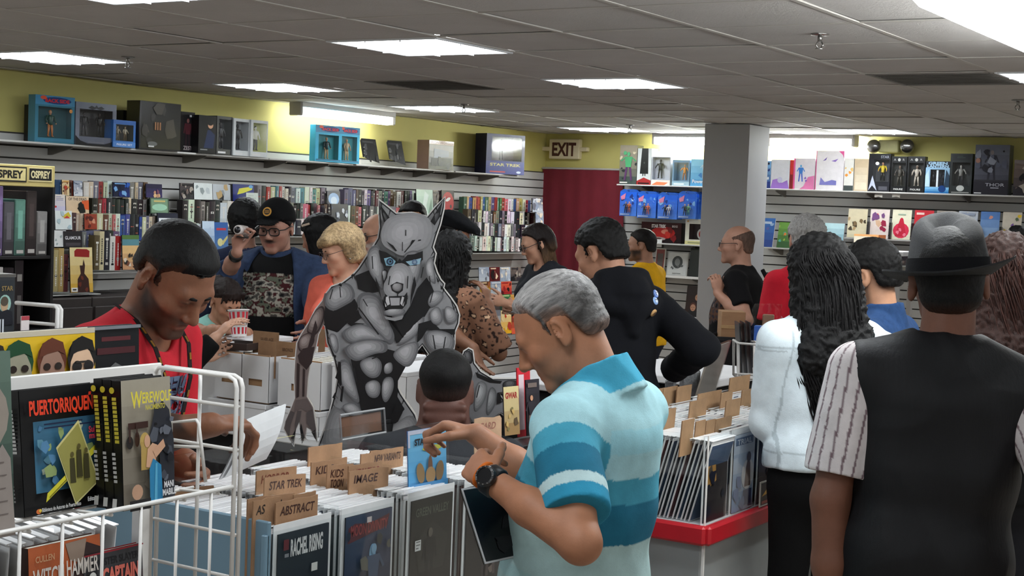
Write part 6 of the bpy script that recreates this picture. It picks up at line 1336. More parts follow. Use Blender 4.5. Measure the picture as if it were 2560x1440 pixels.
for n, (x0, x1, cb, lab) in enumerate(((2228, 2267, C(70, 66, 60), 'black window pack with a dark uniformed figure'), (2269, 2312, C(190, 180, 166), 'black window pack with a white suited figure'))):
    BB(x0, x1, 391, .07, lab, C(24, 24, 26), 'window', lambda A: (A.text('A  O  R', .5, .88, .06, C(150, 150, 150), .7, 'CENTER', .03), A.ell(.5, .905, .09, .045, C(190, 190, 186)), A.text('FIGURE', .5, .06, .05, C(206, 206, 202), .6, 'CENTER')), win=(.08, .16, .92, .82), fig=[(.5, cb, cb, C(120, 100, 86), .3)], inner=C(44, 46, 46))
BB(2314, 2374, 403, .09, 'blue and white window box titled GREEN LANTERN', C(150, 190, 220), 'window', lambda A: (A.rect(0, .80, 1, 1, C(30, 34, 44)), A.text('GREEN', .5, .895, .085, C(170, 206, 232), .8, 'CENTER', .05), A.text('LANTERN', .5, .80, .085, C(170, 206, 232), .9, 'CENTER', .05), A.rect(.46, .2, .54, .72, C(224, 232, 238)), A.grad(C(40, 110, 170), C(120, 180, 220), 3, 0, 0, 1, .18), A.ell(.72, .14, .16, .11, C(20, 60, 120)), A.poly([(0, .55), (.14, .74), (.2, .2), (0, .2)], C(190, 220, 236)), A.poly([(1, .55), (.86, .74), (.8, .2), (1, .2)], C(40, 60, 80))), win=(.2, .2, .8, .74), fig=[(.3, C(24, 28, 40), C(20, 24, 36), C(60, 60, 66), .1), (.72, C(24, 28, 40), C(20, 24, 36), C(60, 60, 66), .1)], inner=C(34, 40, 56))
BB(2376, 2431, 384, .08, 'dark green grey blister with a small white and black figure', C(44, 48, 48), 'window', lambda A: (A.rect(.1, .84, .9, .97, C(34, 38, 40)), A.lines(.3, .93, .7, 2, .04, C(70, 84, 76), random.Random(1)), A.rect(.1, .02, .9, .05, C(140, 140, 136)), A.ell(.5, .14, .18, .075, C(196, 198, 194))), win=(.1, .2, .92, .78), fig=[(.45, C(150, 150, 146), C(40, 40, 42), C(190, 186, 180), .6)], inner=C(52, 56, 58))
def storm(A): A.grad(C(56, 54, 66), C(96, 100, 112), 5); A.figure(.5, .3, .6, C(50, 50, 60), C(120, 110, 110), C(44, 44, 54), .4); A.blobs(10, [C(130, 134, 146), C(60, 60, 72), C(40, 40, 48), C(84, 88, 104)], random.Random(15), (.06, .16), (0, .4, 1, 1)); A.ell(.1, .68, .07, .05, C(150, 110, 96)); A.rect(0, 0, 1, .3, C(40, 38, 46)); A.text('THOR', .62, .17, .065, C(190, 190, 200), .56, 'CENTER', .0); A.rect(.5, .13, .74, .145, C(190, 190, 196)); A.rect(.03, .02, .24, .04, C(220, 220, 220)); A.ell(.84, .87, .03, .02, C(20, 20, 24))
BB(2438, 2524, 362, .12, 'large dark grey box with stormy figures and THOR in thin letters', C(54, 52, 62), 'solid', storm, sidec=C(70, 74, 78))
BB(2535, 2600, 400, .10, 'pale box cut by the right photo edge on the upper shelf', C(150, 150, 150), 'solid', generic('dark', 80))
for x in (2196, 2240):
    a = PX(x, 490, Y=YF-.004); fr = frame(a, (1, 0, 0), (0, 0, 1)); o = thing('price_tag', 'white folded price tag under the upper back shelf, %s of two' % ('left' if x < 2200 else 'right'), 'price tag', a); Geo().prism([(-.033, .012), (.033, .012), (.033, -.012), (0, -.004), (-.033, -.012)], fr, .002, C(222, 220, 212)).build('tag_card', PRINT, o)
# emergency light on the yellow strip
a, b = PX(2198, 350, Y=12.33), PX(2247, 382, Y=12.33); o = thing('emergency_light', 'cream emergency light box with two round lamps above the back shelf', 'emergency light', ((a[0]+b[0])/2, 12.33, b[2]))
Geo().box(((a[0]+b[0])/2, 12.35, (a[2]+b[2])/2), (b[0]-a[0], .09, a[2]-b[2]), b=.008).build('housing', pm('cream_metal', C(206, 202, 146), .5), o)
for x in (2184, 2268):
    q = PX(x, 366, Y=12.3); g = Geo(); g.tube([q+A_([0, .07, 0]), q+A_([0, .02, 0]), q, q-A_([0, .03, 0])], [.03, .055, .06, .05], 16); h = g.build('lamp_head', CHROME, o, smooth=True); Geo().ball(q-A_([0, .028, 0]), (.048, .012, .048), C(190, 190, 180), 8).build('lamp_lens', LENS, h, smooth=True)
# hanging blue blister packs on hooks
def bl_art(seed):
    def f(A):
        A.grad(C(70, 120, 210), C(30, 90, 200), 5); A.blobs(6, [C(70, 120, 200), C(120, 170, 220), C(30, 50, 120)], random.Random(seed), (.06, .15), (0, .4, 1, 1)); A.poly([(.05, .8), (.35, .95), (.3, .7), (.1, .66)], C(200, 120, 150)); A.rect(.05, .04, .6, .1, C(150, 170, 210))
    return f
for h_, (x0, x1, yt, yb, cb) in enumerate(((1550, 1592, 473, 540, C(170, 90, 50)), (1594, 1641, 478, 545, C(180, 80, 50)), (1645, 1694, 481, 548, C(180, 180, 190)), (1696, 1741, 478, 547, C(70, 120, 90)))):
    Y0 = 12.08; zt_ = PX((x0+x1)/2, yt, Y=Y0)[2]; zb_ = PX((x0+x1)/2, yb, Y=Y0)[2]; X0, X1 = xx(x0, 500, Y0), xx(x1, 500, Y0); xm = (X0+X1)/2
    o = thing('wall_hook', 'steel display hook carrying the %s stack of blue blister packs' % nth(h_), 'hook', (xm, WY-.02, zt_-.012), 'display hooks of the blue packs'); Geo().tube([(xm, WY-.02, zt_-.012), (xm, Y0-.02, zt_-.014), (xm, Y0-.035, zt_-.002)], .003, 6).build('rod', CHROME, o); Geo().box((xm, WY-.022, zt_-.02), (.03, .004, .05), b=.001).build('plate', CHROME, o)
    for k in range(4 if h_ == 3 else 3):
        Y = Y0+.055*k; fr = frame((X0, Y, zb_), (1, 0, 0), (0, 0, 1)); w, h = X1-X0, zt_-zb_-.0; o = thing('blister_pack', 'blue blister pack, %s on the %s hook from the maroon curtain' % (['front one', 'second', 'third', 'rearmost'][k], nth(h_)), 'toy pack', fr(w/2, 0), 'blue blister packs on hooks')
        g = Geo(); r_ = .02; ol = [(r_, 0), (w-r_, 0), (w, r_), (w, h*.9), (w*.8, h), (w*.56, h), (w*.56, h-.02), (w*.44, h-.02), (w*.44, h), (w*.2, h), (0, h*.92), (0, r_)]; g.prism(ol, fr, .002, C(36, 84, 170)); g.build('backing_card', GLOSSY, o)
        A = Art(fr, w, h*.9); bl_art(h_*5+k)(A); A.done(o, 'card_print', GLOSSY)
        if k == 0:
            L = lambda q, z: [fr(w*(.5+(u-.5)*q*.8), h*(.36+(v-.5)*q*.56), z) for u, v in ((.1, 0), (.9, 0), (1, .1), (1, .9), (.9, 1), (.1, 1), (0, .9), (0, .1))]
            B = Geo(); B.grid([L(1.05, .0015+A.o), L(1., .002+A.o), L(.95, .03), L(.88, .034)], wrap=True); B.face(L(.88, .034)); B.build('bubble', FILM, o)
            figurine(fr, w*.42, h*.12, .012+A.o, h*.42, C(30, 40, 60), C(24, 30, 50), C(200, 150, 120), o, .5); figurine(fr, w*.62, h*.14, .014+A.o, h*.40, cb, cb, C(200, 150, 120), o, .3)
# lower shelves left of the column
z2 = PX(1680, 609, Y=YF)[2]; z3 = PX(1700, 692, Y=YF)[2]; z4 = PX(1740, 800, Y=YF)[2]
wall_shelf('B', xx(1580, 600), xx(1776, 600), z2, 'second back wall shelf carrying the black and red starship box', lip=None, br=2); wall_shelf('B', xx(1590, 690), xx(1776, 690), z3, 'third back wall shelf with a white price rail and small frames', lip=.022, br=2); wall_shelf('B', xx(1690, 800), xx(1776, 800), z4, 'low back wall shelf left of the column with comics', lip=.02, br=2)
def ship(A): A.grad(C(26, 12, 16), C(60, 16, 20), 4); A.ell(.55, .5, .3, .3, C(170, 36, 34)); A.ell(.62, .55, .12, .12, C(200, 120, 100)); A.ell(.42, .2, .2, .09, C(170, 156, 150)); A.ell(.42, .21, .1, .045, C(90, 60, 60)); A.text('STAR TREK', .26, .74, .16, C(226, 220, 216), .36, 'LEFT', .05); A.text('BRIDGE', .84, .78, .1, C(200, 190, 186), .14, 'CENTER', .04); A.blobs(3, [C(120, 24, 28), C(190, 50, 40)], random.Random(2), (.05, .1), (.6, .2, .9, .7))
BB(1603, 1703, 556, .12, 'wide black and red box with STAR TREK in white letters', C(30, 14, 18), 'solid', ship, z=z2+.001)
BB(1713, 1785, 549, .12, 'white box with a window onto a red and white target disc', C(226, 222, 206), 'window', lambda A: (A.rect(0, 0, 1, .14, C(222, 214, 150)), A.rect(.1, .04, .8, .1, C(150, 150, 110)), A.ell(.09, .92, .03, .03, C(230, 160, 60))), win=(.14, .2, 1., .82), z=z2+.001, inner=C(60, 40, 40), deco=lambda o, fr, w, h, d: [Geo().tube([fr(w*.55, h*.42, -.05), fr(w*.55, h*.42, -.035+k*.004)], r*h, 20, c).build('target_ring', PLAST, o) for k, (r, c) in enumerate(((.24, C(210, 210, 206)), (.16, C(170, 50, 44)), (.09, C(214, 214, 210)), (.05, C(170, 50, 44))))])
def pframe(x0, x1, yt, z, label, col, art, lean=7, front=YF+.05):
    return wcover('B', x0, x1, yt, z+.001, front, label, art, lean=lean, th=.014, col=col, name='framed_print', cat='framed print', ymid=yt+35)
pframe(1636, 1660, 620, z3, 'brown framed print behind the yellow shirted man', C(190, 186, 178), lambda A: (A.rect(.08, .05, .92, .95, C(120, 50, 44)), A.rect(.2, .15, .8, .8, C(90, 80, 76)))); pframe(1666, 1717, 630, z3, 'pale framed print with a black round crest', C(176, 176, 172), lambda A: (A.rect(.06, .05, .94, .95, C(196, 196, 192)), A.ell(.5, .58, .26, .26, C(60, 62, 62)), A.ell(.5, .58, .13, .16, C(120, 122, 120)), A.blobs(4, [C(90, 92, 92)], random.Random(4), (.06, .1), (.15, .25, .85, .5)), A.rect(.3, .1, .7, .13, C(130, 130, 128)))); pframe(1722, 1782, 618, z3, 'plain black board leaning on the third shelf by the column', C(24, 28, 26), lambda A: A.rect(.04, .04, .96, .96, C(30, 34, 32)))
a = PX(1648, 612, Y=YF-.01); Geo_tag = thing('price_card', 'small blank white card hanging under the starship box', 'card', a); Geo().prism([(-.025, -.02), (.025, -.02), (.025, .05), (-.025, .05)], frame(a, (1, 0, 0), (0, 0, 1)), .002, C(214, 214, 210)).build('card', PRINT, Geo_tag)
zq = PX(1740, 790, Y=YF)[2]
wcover('B', 1712, 1776, 716, z4+.004, YF+.03, 'book with three dark suited figures on its cover low beside the column', lambda A: (A.rect(0, 0, 1, 1, C(50, 34, 30)), A.head(.3, .35, .12, C(190, 140, 112), C(90, 50, 40), C(30, 28, 30)), A.head(.7, .6, .12, C(200, 150, 120), C(60, 40, 30), C(20, 20, 24)), A.head(.45, .66, .11, C(190, 140, 110), C(50, 34, 28)), A.rect(.0, .0, 1, .06, C(214, 210, 206))), th=.02, col=C(206, 202, 196), ymid=760)
for k in range(6):
    x0 = 1724+k*8; wcover('B', x0, x0+14, 798, PX(x0, 832, Y=YF-.05)[2], YF-.05-.006*k, 'thin bagged comic, %s of the row low beside the column' % nth(k), generic('dark', 90+k, n=2), th=.003, ymid=815, group='comics low beside the column')
sup = thing('wire_pocket', 'small wire pocket holding comics low beside the column', 'rack', PX(1745, 832, Y=YF-.06)); Geo().tube([PX(1716, 833, Y=YF-.1), PX(1776, 834, Y=YF-.1), PX(1776, 834, Y=12.36), PX(1716, 833, Y=12.36)], .004, 6, closed=True).build('wire', METALW, sup)
# right of the column: books on stands and the comic tiers
z5 = PX(2000, 622, Y=YF)[2]; wall_shelf('B', xx(1890, 620), xx(2140, 620), z5, 'back wall shelf right of the column with three books on stands', br=3)
def stand_book(x0, x1, yt, label, art, lean=12, rot=0):
    wcover('B', x0, x1, yt, z5+.001, YF+.04, label, art, lean=lean, th=.012, ymid=yt+35, name='picture_book', cat='book', col=C(200, 206, 210))
stand_book(1893, 1932, 545, 'blue book on a stand touching the column edge', lambda A: (A.grad(C(30, 60, 130), C(60, 110, 180), 4), A.blobs(4, [C(150, 180, 214), C(90, 90, 150)], random.Random(4), (.1, .2)), A.rect(.2, .8, .8, .88, C(190, 206, 226)))); stand_book(1942, 1990, 556, 'green book with orange flowers beside the grey haired man', lambda A: (A.grad(C(50, 90, 44), C(110, 160, 70), 4), A.blobs(8, [C(226, 130, 50), C(80, 170, 150), C(160, 190, 80)], random.Random(5), (.06, .14)))); stand_book(2056, 2106, 558, 'sea blue book with pale waves on a stand', lambda A: (A.grad(C(40, 110, 140), C(190, 226, 232), 5), A.blobs(7, [C(30, 80, 110), C(120, 180, 200), C(220, 236, 238)], random.Random(6), (.06, .14), (0, 0, 1, .6))))
TR = thing('comic_display', 'tiered comic display behind the fedora with black dividers', 'display rack', (xx(2330, 600), WY-.02, PX(2330, 640, Y=YF)[2])); zt1 = PX(2330, 603, Y=YF)[2]; zt2 = PX(2330, 668, Y=YF-.06)[2]
xa, xb = xx(2112, 560), -1.2
for z, Yq in ((zt1, YF-.01), (zt2, YF-.09)):
    Geo().box(((xa+xb)/2, (WY-.02+Yq)/2, z-.006), (xb-xa, WY-.02-Yq, .01), b=.002).build('shelf', SH, TR); Geo().box(((xa+xb)/2, Yq-.002, z+.012), (xb-xa, .003, .035)).build('lip', CLEAR, TR)
CV = [('cream comic with brown beasts', lambda A: (A.rect(0, 0, 1, 1, C(214, 204, 172)), A.blobs(7, [C(120, 100, 70), C(70, 62, 48), C(176, 150, 110)], random.Random(5), (.1, .2), (0, .1, 1, .8)))), ('red and purple comic with a long haired figure', lambda A: (A.rect(0, 0, 1, 1, C(226, 214, 206)), A.blobs(8, [C(196, 50, 56), C(150, 40, 70), C(120, 80, 130), C(214, 180, 150)], random.Random(6), (.12, .22), (0, .1, 1, .9)))), ('cream comic with a red hooded figure', lambda A: (A.rect(0, 0, 1, 1, C(226, 222, 196)), A.ell(.5, .3, .42, .26, C(214, 50, 80)), A.poly([(.2, .1), (.8, .1), (.66, .5), (.58, .7), (.5, .74), (.42, .7), (.34, .5)], C(190, 36, 60)), A.blobs(3, [C(230, 120, 140)], random.Random(2), (.06, .12), (.2, .1, .8, .4)), A.rect(.3, .82, .7, .86, C(150, 170, 150)))), ('all red comic half hidden by the hat', lambda A: (A.rect(0, 0, 1, 1, C(196, 46, 56)), A.rect(.1, .85, .5, .92, C(230, 200, 190)))), ('dark comic hidden by the hat', generic('dark', 93)), ('pale comic hidden by the hat', generic('pale', 94)), ('pale blue comic right of the hat', lambda A: (A.grad(C(150, 180, 214), C(90, 130, 190), 4), A.blobs(4, [C(214, 150, 130), C(60, 90, 150)], random.Random(8), (.1, .2)))), ('yellow and purple comic right of the hat', lambda A: (A.rect(0, 0, 1, 1, C(206, 196, 180)), A.blobs(9, [C(226, 190, 50), C(120, 80, 150), C(90, 110, 80), C(196, 150, 90)], random.Random(9), (.1, .2)))), ('green and white comic at the right photo edge', lambda A: (A.rect(0, 0, 1, 1, C(222, 226, 222)), A.ell(.5, .42, .48, .28, C(110, 190, 80)), A.ell(.5, .52, .2, .14, C(60, 70, 60)), A.rect(.2, .84, .9, .98, C(150, 30, 40)), A.poly([(.2, .4), (.8, .4), (.6, .2), (.4, .2)], C(70, 80, 70))))]
for i, (nm, art) in enumerate(CV):
    x0 = 2118+i*55.2; cover_o = wcover('B', x0, x0+48, 522+i*1.2, zt1+.001, YF+.03, '%s in the tiered display' % nm, art, lean=6, th=.004, ymid=560)
    Geo().box((xx(x0+51.5, 570), YF+.02, zt1+.07), (.012, .05, .14), b=.003).build('divider', BLACKP, TR)
lowpal = ['dark', 'red', 'blue', 'pale', 'dark', 'green', 'pale', 'red']
for i in range(8):
    x0 = 2226+i*48; wcover('B', x0, x0+42, 628+i*1.2, zt2+.001, YF-.05, 'comic with %s cover, %s in the lower row of the tiered display' % ({'dark': 'dark', 'red': 'red', 'blue': 'blue', 'pale': 'pale', 'green': 'green'}[lowpal[i]], nth(i)), generic(lowpal[i], 120+i), lean=6, th=.004, ymid=650)
cx_ = xx(2165, 600, 12.0); z6 = PX(2165, 622, Y=11.94)[2]
toybox('B', 2132, 2197, 586, z6+.001, 11.94, .13, 'orange and white carton before the tiered display', C(226, 212, 190), 'solid', lambda A: (A.rect(0, 0, 1, 1, C(230, 218, 196)), A.rect(0, .86, 1, 1, C(230, 170, 110)), A.rect(.94, 0, 1, .9, C(226, 150, 80))), sidec=C(206, 120, 60), name='carton_box', cat='carton', rot=-8)
tb = thing('display_table', 'white display table before the back wall under the orange carton', 'table', (cx_, 11.9, 0)); Geo().box((cx_, 11.80, z6-.02), (.9, .42, .036), b=.004).build('tabletop', WBOX, tb)
for sx in (-1, 1):
    for sy in (-1, 1): Geo().box((cx_+sx*.4, 11.80+sy*.17, (z6-.04)/2), (.04, .04, z6-.04), b=.004).build('leg', FIXT, tb)
# ------------------------------------------------------------------ comic bins
BLUE = pm('blue_grey_laminate', C(112, 142, 160), .5, var=.06, vs=4); REDT = pm('red_vinyl_trim', C(178, 24, 36), .4, var=.1, vs=12); GREYL = pm('grey_laminate', C(150, 154, 154), .55, var=.05)
def unit_comic(k):
    """bagged comic on a white board, stands on z=0, front faces +x"""
    g = Geo(); r = random.Random(k); w, h = .176, .268; g.box((-.0015, 0, h/2), (.0022, w, h), mat=0, b=.0005); g.box((.0003, 0, .129), (.0016, .168, .258), mat=1); g.face([(.0013, -.082, .002), (.0013, .082, .002), (.0013, .082, .256), (.0013, -.082, .256)], [C(60, 60, 66), C(110, 60, 60), C(70, 90, 120), C(40, 40, 44)][k % 4], 1)
    g.box((-.0048, 0, h+.004), (.0122, w+.004, .002), RY(-6), mat=0)
    o = g.build('bagged_comic', [BAGTOP, PRINT]); m = o.data; bpy.data.objects.remove(o); return m
UC = [unit_comic(k) for k in range(4)]
def put_comic(x, y, z, tilt, rz, label, group, yaw=0):
    o = bpy.data.objects.new('bagged_comic', rg.choice(UC)); CC.objects.link(o); o.location = (x, y, z); o.rotation_euler = (0, math.radians(tilt), math.radians(yaw+rz)); tag(o, label, 'comic', group); return o
# bin A: front left, white tops, blue grey end panel
AX, AY, AZ, AB = -2.06, 2.345, 1.045, .775
binA = thing('comic_bin', 'blue grey comic bin with clear compartments full of white bagged comics', 'comic bin', (-2.36, 3.0, 0))
AW, AL = .57, 1.16
Geo().box((AX-AW/2, AY+.006, (AZ)/2+.012), (AW, .012, AZ+.02), b=.002).build('end_panel', BLUE, binA)
Geo().box((AX-.006, AY-.001, .52), (.012, .014, 1.04), b=.002).build('corner_trim', BLUE, binA)
Geo().box((AX-AW/2, AY+AL/2, AB/2-.01), (AW-.02, AL, AB-.02), b=.004).build('base', BLUE, binA)
Geo().box((AX-AW/2, AY+AL/2+.01, AB-.006), (AW, AL, .012), b=.002).build('bin_floor', WBOX, binA)
SEP = [2.362, 2.582, 2.826, 3.07, 3.315, 3.495]
for y in SEP[1:-1]: Geo().box((AX-AW/2, y, AB+.145), (AW-.01, .004, .29)).build('divider', CLEAR, binA)
Geo().box((AX+.002, AY+AL/2, AB+.135), (.004, AL-.02, .268)).build('front_pane', CLEAR, binA)
Geo().box((AX-AW+.004, AY+AL/2+.02, AB+.16), (.004, AL-.02, .335)).build('back_pane', CLEAR, binA)
nmA = ['behind the RACHEL RISING comic', 'behind the red titled dark comic', 'behind the dark green titled comic', 'under the hand of the man in the polo', 'at the far end beside the polo man', 'at the far hidden end of the bin']
for i in range(5):
    yc = (SEP[i]+SEP[i+1])/2; x = AX-.024; n = 0
    while x > AX-AW+.02 and n < (36 if i < 4 else 6):
        put_comic(x, yc+rg.uniform(-.01, .01), AB+.001, rg.uniform(-.5, .2) if n else 0, rg.uniform(-.3, .3), 'white bagged comic, %s %s' % (nth(n), nmA[i]), 'bagged comics in the blue grey bin'); x -= rg.uniform(.0130, .0150); n += 1
def fcomic(y0, label, art, x=AX-.006, w=.168, h=.256, z=AB+.002, side='X'):
    fr = frame((x, y0, z), (0, 1, 0), (0, 0, 1)) if side == 'X' else frame((y0, x, z), (1, 0, 0), (0, 0, 1)); o = cover(fr, w, h, .003, label, art)
    Geo().box(fr(w/2, h/2+.008, -.004), (.002 if side == 'X' else w+.022, w+.022 if side == 'X' else .002, h+.026)).build('backing_board', BAGTOP, o); return o
fcomic(2.385, 'dark comic titled RACHEL RISING at the near end of the bin', lambda A: (A.grad(C(30, 34, 44), C(34, 36, 48), 4), A.blobs(5, [C(40, 46, 60), C(54, 58, 70)], random.Random(4), (.1, .2), (0, 0, 1, .6)), A.text('RACHEL RISING', .22, .80, .14, C(226, 226, 226), .64, 'LEFT', .04, ), A.rect(.64, .62, .76, .69, C(226, 226, 222)), A.rect(.08, .86, .18, .95, C(110, 34, 44)), A.rect(.1, .80, .18, .83, C(140, 140, 146))))
fcomic(2.612, 'dark blue comic with a red title and pale figure in the bin', lambda A: (A.grad(C(30, 42, 72), C(54, 66, 92), 4), A.poly([(.05, .76), (.9, .84), (.94, .95), (.5, .9), (.2, .93), (.06, .9)], C(96, 40, 48)), A.text('MOON DIVINITY', .1, .82, .1, C(160, 66, 66), .8), A.ell(.58, .62, .07, .09, C(130, 180, 214)), A.figure(.6, .1, .62, C(60, 80, 110), C(130, 170, 200), C(40, 54, 80), .6), A.blobs(6, [C(60, 60, 60), C(84, 84, 76), C(30, 40, 60)], random.Random(5), (.06, .14)), A.rect(.4, .92, .5, .97, C(190, 180, 180))), w=.172)
fcomic(2.862, 'dark grey comic with dim green title and white price sticker', lambda A: (A.grad(C(22, 24, 24), C(32, 34, 32), 4), A.text('GREEN VALLEY', .1, .84, .08, C(84, 90, 78), .8), A.poly([(.1, .6), (.5, .78), (.9, .6), (.8, .3), (.2, .3)], C(40, 41, 38)), A.figure(.45, .12, .6, C(20, 22, 24), C(90, 84, 76), C(20, 22, 24)), A.rect(.08, .52, .22, .62, C(226, 226, 224)), A.lines(.1, .60, .2, 3, .03, C(120, 120, 120), random.Random(2), .01)), w=.172)
fcomic(3.10, 'black comic with a dim figure behind the polo man hand', generic('dark', 140))
# header cards in bin A
def hcard(xl, yl, xr, yr, hpx, txt, label, z=1.105, th=.16, tc=C(70, 40, 34), yoff=.55, plane=None, lines=None):
    p0 = PX(xl, yl, z=z); X = p0[0] if plane is None else plane
    if plane is not None: p0 = PX(xl, yl, X=X)
    p1 = PX(xr, yr, X=X); w = p1[1]-p0[1]; h = .20; ang = 0
    fr = frame((X, p0[1], p0[2]-h), (0, w, p1[2]-p0[2]), (0, 0, 1)); o = thing('header_card', label, 'header card', fr(w/2, 0)); g = Geo(); r2 = random.Random(int(xl*7+yl))
    ol = [(0, 0), (w, 0)]+[(w*(1-k/6.), h+r2.uniform(-.0025, .001)) for k in range(7)]
    g.prism(ol, fr, .0035, C(172, 132, 98), C(150, 112, 80)); g.build('card', CARDP, o); A = Art(fr, w, h, o0=.0006)
    hh = .17*h
    if txt:
        for i, tx in enumerate(txt.split('|')): A.text(tx, .1, .845-.12*i, .10, tc, min(.8, .1+.1*len(tx)), 'LEFT', .012, .18)
        A.done(o, 'handwriting', PRINT)
    return o
CARDP = pm('brown_card', 'attr', .85, var=.2, vs=14, bs=.15, bsc=90)
hcard(634, 1253, 702, 1238, 0, 'AS', 'brown card marked AS half behind the ABSTRACT card', tc=C(50, 40, 36), plane=-2.094); hcard(690, 1256, 795, 1237, 0, 'ABSTRACT', 'brown card handwritten ABSTRACT at the near bin corner', plane=-2.081)
hcard(620, 1247, 737, 1230, 0, 'BOOM!', 'brown card handwritten BOOM! behind the ABSTRACT card', plane=-2.115, tc=C(60, 50, 44))
hcard(662, 1193, 765, 1182, 0, 'STAR TREK', 'brown card handwritten STAR TREK behind the BOOM! card'); hcard(642, 1178, 742, 1164, 0, 'HORROR', 'brown card handwritten HORROR, upper left of the group', tc=C(120, 60, 44))
hcard(779, 1157, 868, 1143, 0, 'KIDS', 'brown card handwritten KIDS behind the KIDS TOON card'); hcard(819, 1163, 884, 1158, 0, 'KIDS|TOON', 'brown card handwritten KIDS TOON in two lines')
hcard(872, 1164, 955, 1152, 0, 'NEW PULP', 'brown card with illegible red handwriting behind the IMAGE card', tc=C(130, 56, 48)); hcard(874, 1178, 972, 1166, 0, 'IMAGE', 'brown card handwritten IMAGE in front of three others'); hcard(927, 1128, 1009, 1116, 0, 'NEW VARIANTS', 'brown card handwritten NEW VARIANTS near the held comic'); hcard(903, 1136, 928, 1131, 0, '', 'small brown card corner left of the NEW VARIANTS card')
hcard(772, 1118, 856, 1106, 0, '', 'blank brown card farthest back in the bin', z=1.10); hcard(735, 1236, 790, 1226, 0, '', 'pale orange card edge behind the ABSTRACT card', z=1.105); hcard(415, 1228, 535, 1212, 0, '', 'blank brown card seen through the white wire rack', z=1.07)
# framed sign and torn card behind bin A
Xs = AX-AW+.0; sg = thing('acrylic_sign', 'clear acrylic sign with brown insert lying at the far bin edge', 'sign', PX(905, 1095, X=-2.64)); p0, p1 = PX(852, 1100, X=-2.63), PX(962, 1080, X=-2.63)
fr = frame(p0, (0, 1, 0), (-.12, 0, .99)); w = p1[1]-p0[1]; Geo().prism([(0, 0), (w, 0), (w, .07), (0, .07)], fr, .004).build('holder', CLEAR, sg); Geo().prism([(.008, .006), (w-.006, .006), (w-.006, .062), (.008, .062)], lambda a, b, c=0: fr(a, b, c-.006), .002, C(110, 74, 56)).build('insert_card', CARDP, sg); Geo().tube([fr(0, 0, .003), fr(w, 0, .003), fr(w, .07, .003), fr(0, .07, .003)], .0035, 6, C(150, 152, 154), closed=True).build('rim', PLAST, sg)
tc_ = thing('header_card', 'torn tan card with faint handwriting under the right wolf hand', 'header card', PX(1218, 1095, d=4.35)); p0, p1, p2 = PX(1186, 1092, d=4.35), PX(1254, 1084, d=4.4), PX(1186, 1048, d=4.35); fr = frame(p0, p1-p0, p2-p0); w, h = np.linalg.norm(p1-p0), np.linalg.norm(p2-p0); Geo().prism([(0, -.1), (w, -.1), (w, h*.9), (w*.94, h*1.05), (w*.7, h*.98), (w*.3, h*1.06), (0, h)], fr, .003, C(186, 152, 122)).build('card', CARDP, tc_); A = Art(fr, w, h); A.text('CARD', .16, .35, .4, C(150, 100, 86), .6, shear=.2); A.done(tc_, 'handwriting', PRINT)
# bin B: right, clear bin on red trimmed pedestal
BX, BY, BT = -1.93, 4.25, .765
binB = thing('comic_bin', 'comic bin with bright red padded trim on a grey pedestal at right', 'comic bin', (-2.4, 4.85, 0))
BW, BL = .70, 1.75
Geo().box((BX-BW/2-.015, BY+BL/2+.015, .355), (BW-.03, BL-.03, .71), b=.004).build('pedestal', GREYL, binB); Geo().box((BX-.014, BY+.016, .355), (.008, .008, .71)).build('corner_strip', METALW, binB)
for c, s_ in (((BX-BW/2, BY, BT-.03), (BW, .03, .062)), ((BX, BY+BL/2, BT-.03), (.03, BL, .062)), ((BX-BW/2, BY+BL, BT-.03), (BW, .03, .062)), ((BX-BW, BY+BL/2, BT-.03), (.03, BL, .062))): Geo().box(c, s_, b=.008).build('trim', REDT, binB)
Geo().box((BX-BW/2, BY+BL/2, BT-.008), (BW-.04, BL-.04, .012)).build('bin_floor', WBOX, binB)
Geo().box((BX-BW/2, BY+.012, BT+.145), (BW-.03, .004, .275)).build('front_pane', CLEAR, binB); Geo().box((BX-.012, BY+.5, BT+.145), (.004, .96, .275)).build('side_pane', CLEAR, binB); Geo().tube([(BX-.012, BY+.012, BT), (BX-.012, BY+.012, BT+.285)], .0035, 6).build('corner_edge', METALW, binB)
SB = [BY+.02, BY+.215, BY+.43, BY+.65, BY+.87]
for y in SB[1:]: Geo().box((BX-.35, y, BT+.145), (.66, .004, .28)).build('divider', CLEAR, binB)
Geo().box((BX-.70, BY+.45, BT+.145), (.004, .86, .28)).build('divider', CLEAR, binB)
for i in range(4):
    yc = (SB[i]+SB[i+1])/2; x = BX-.045-(.03 if i == 0 else 0); n = 0
    while x > BX-.66 and n < (40 if i == 0 else 20):
        put_comic(x, yc+rg.uniform(-.004, .004), BT+.002, 15+rg.uniform(-.3, .3) if i == 0 else rg.uniform(0, 1), rg.uniform(-.3, .3), 'bagged comic in the red trimmed bin, %s in the %s row from the front' % (nth(n), nth(i)), 'bagged comics in the red trimmed bin'); x -= (rg.uniform(.0138, .0155) if i == 0 else rg.uniform(.018, .026)); n += 1
fcomic(BY+.235, 'pale blue comic with a crouching figure in the red trimmed bin', lambda A: (A.grad(C(120, 150, 186), C(190, 200, 214), 4), A.rect(.08, .86, .92, .96, C(90, 110, 140)), A.text('TRIAL', .5, .87, .07, C(206, 212, 220), .7, 'CENTER'), A.ell(.7, .46, .3, .2, C(206, 206, 210)), A.poly([(.55, .3), (.85, .3), (.8, .6), (.7, .7), (.6, .55)], C(90, 60, 56)), A.ell(.72, .68, .1, .07, C(60, 40, 36)), A.rect(.5, .06, .9, .26, C(40, 50, 90)), A.blobs(3, [C(90, 110, 150)], random.Random(2), (.1, .18), (0, 0, .6, .5))), x=BX-.022, z=BT+.002)
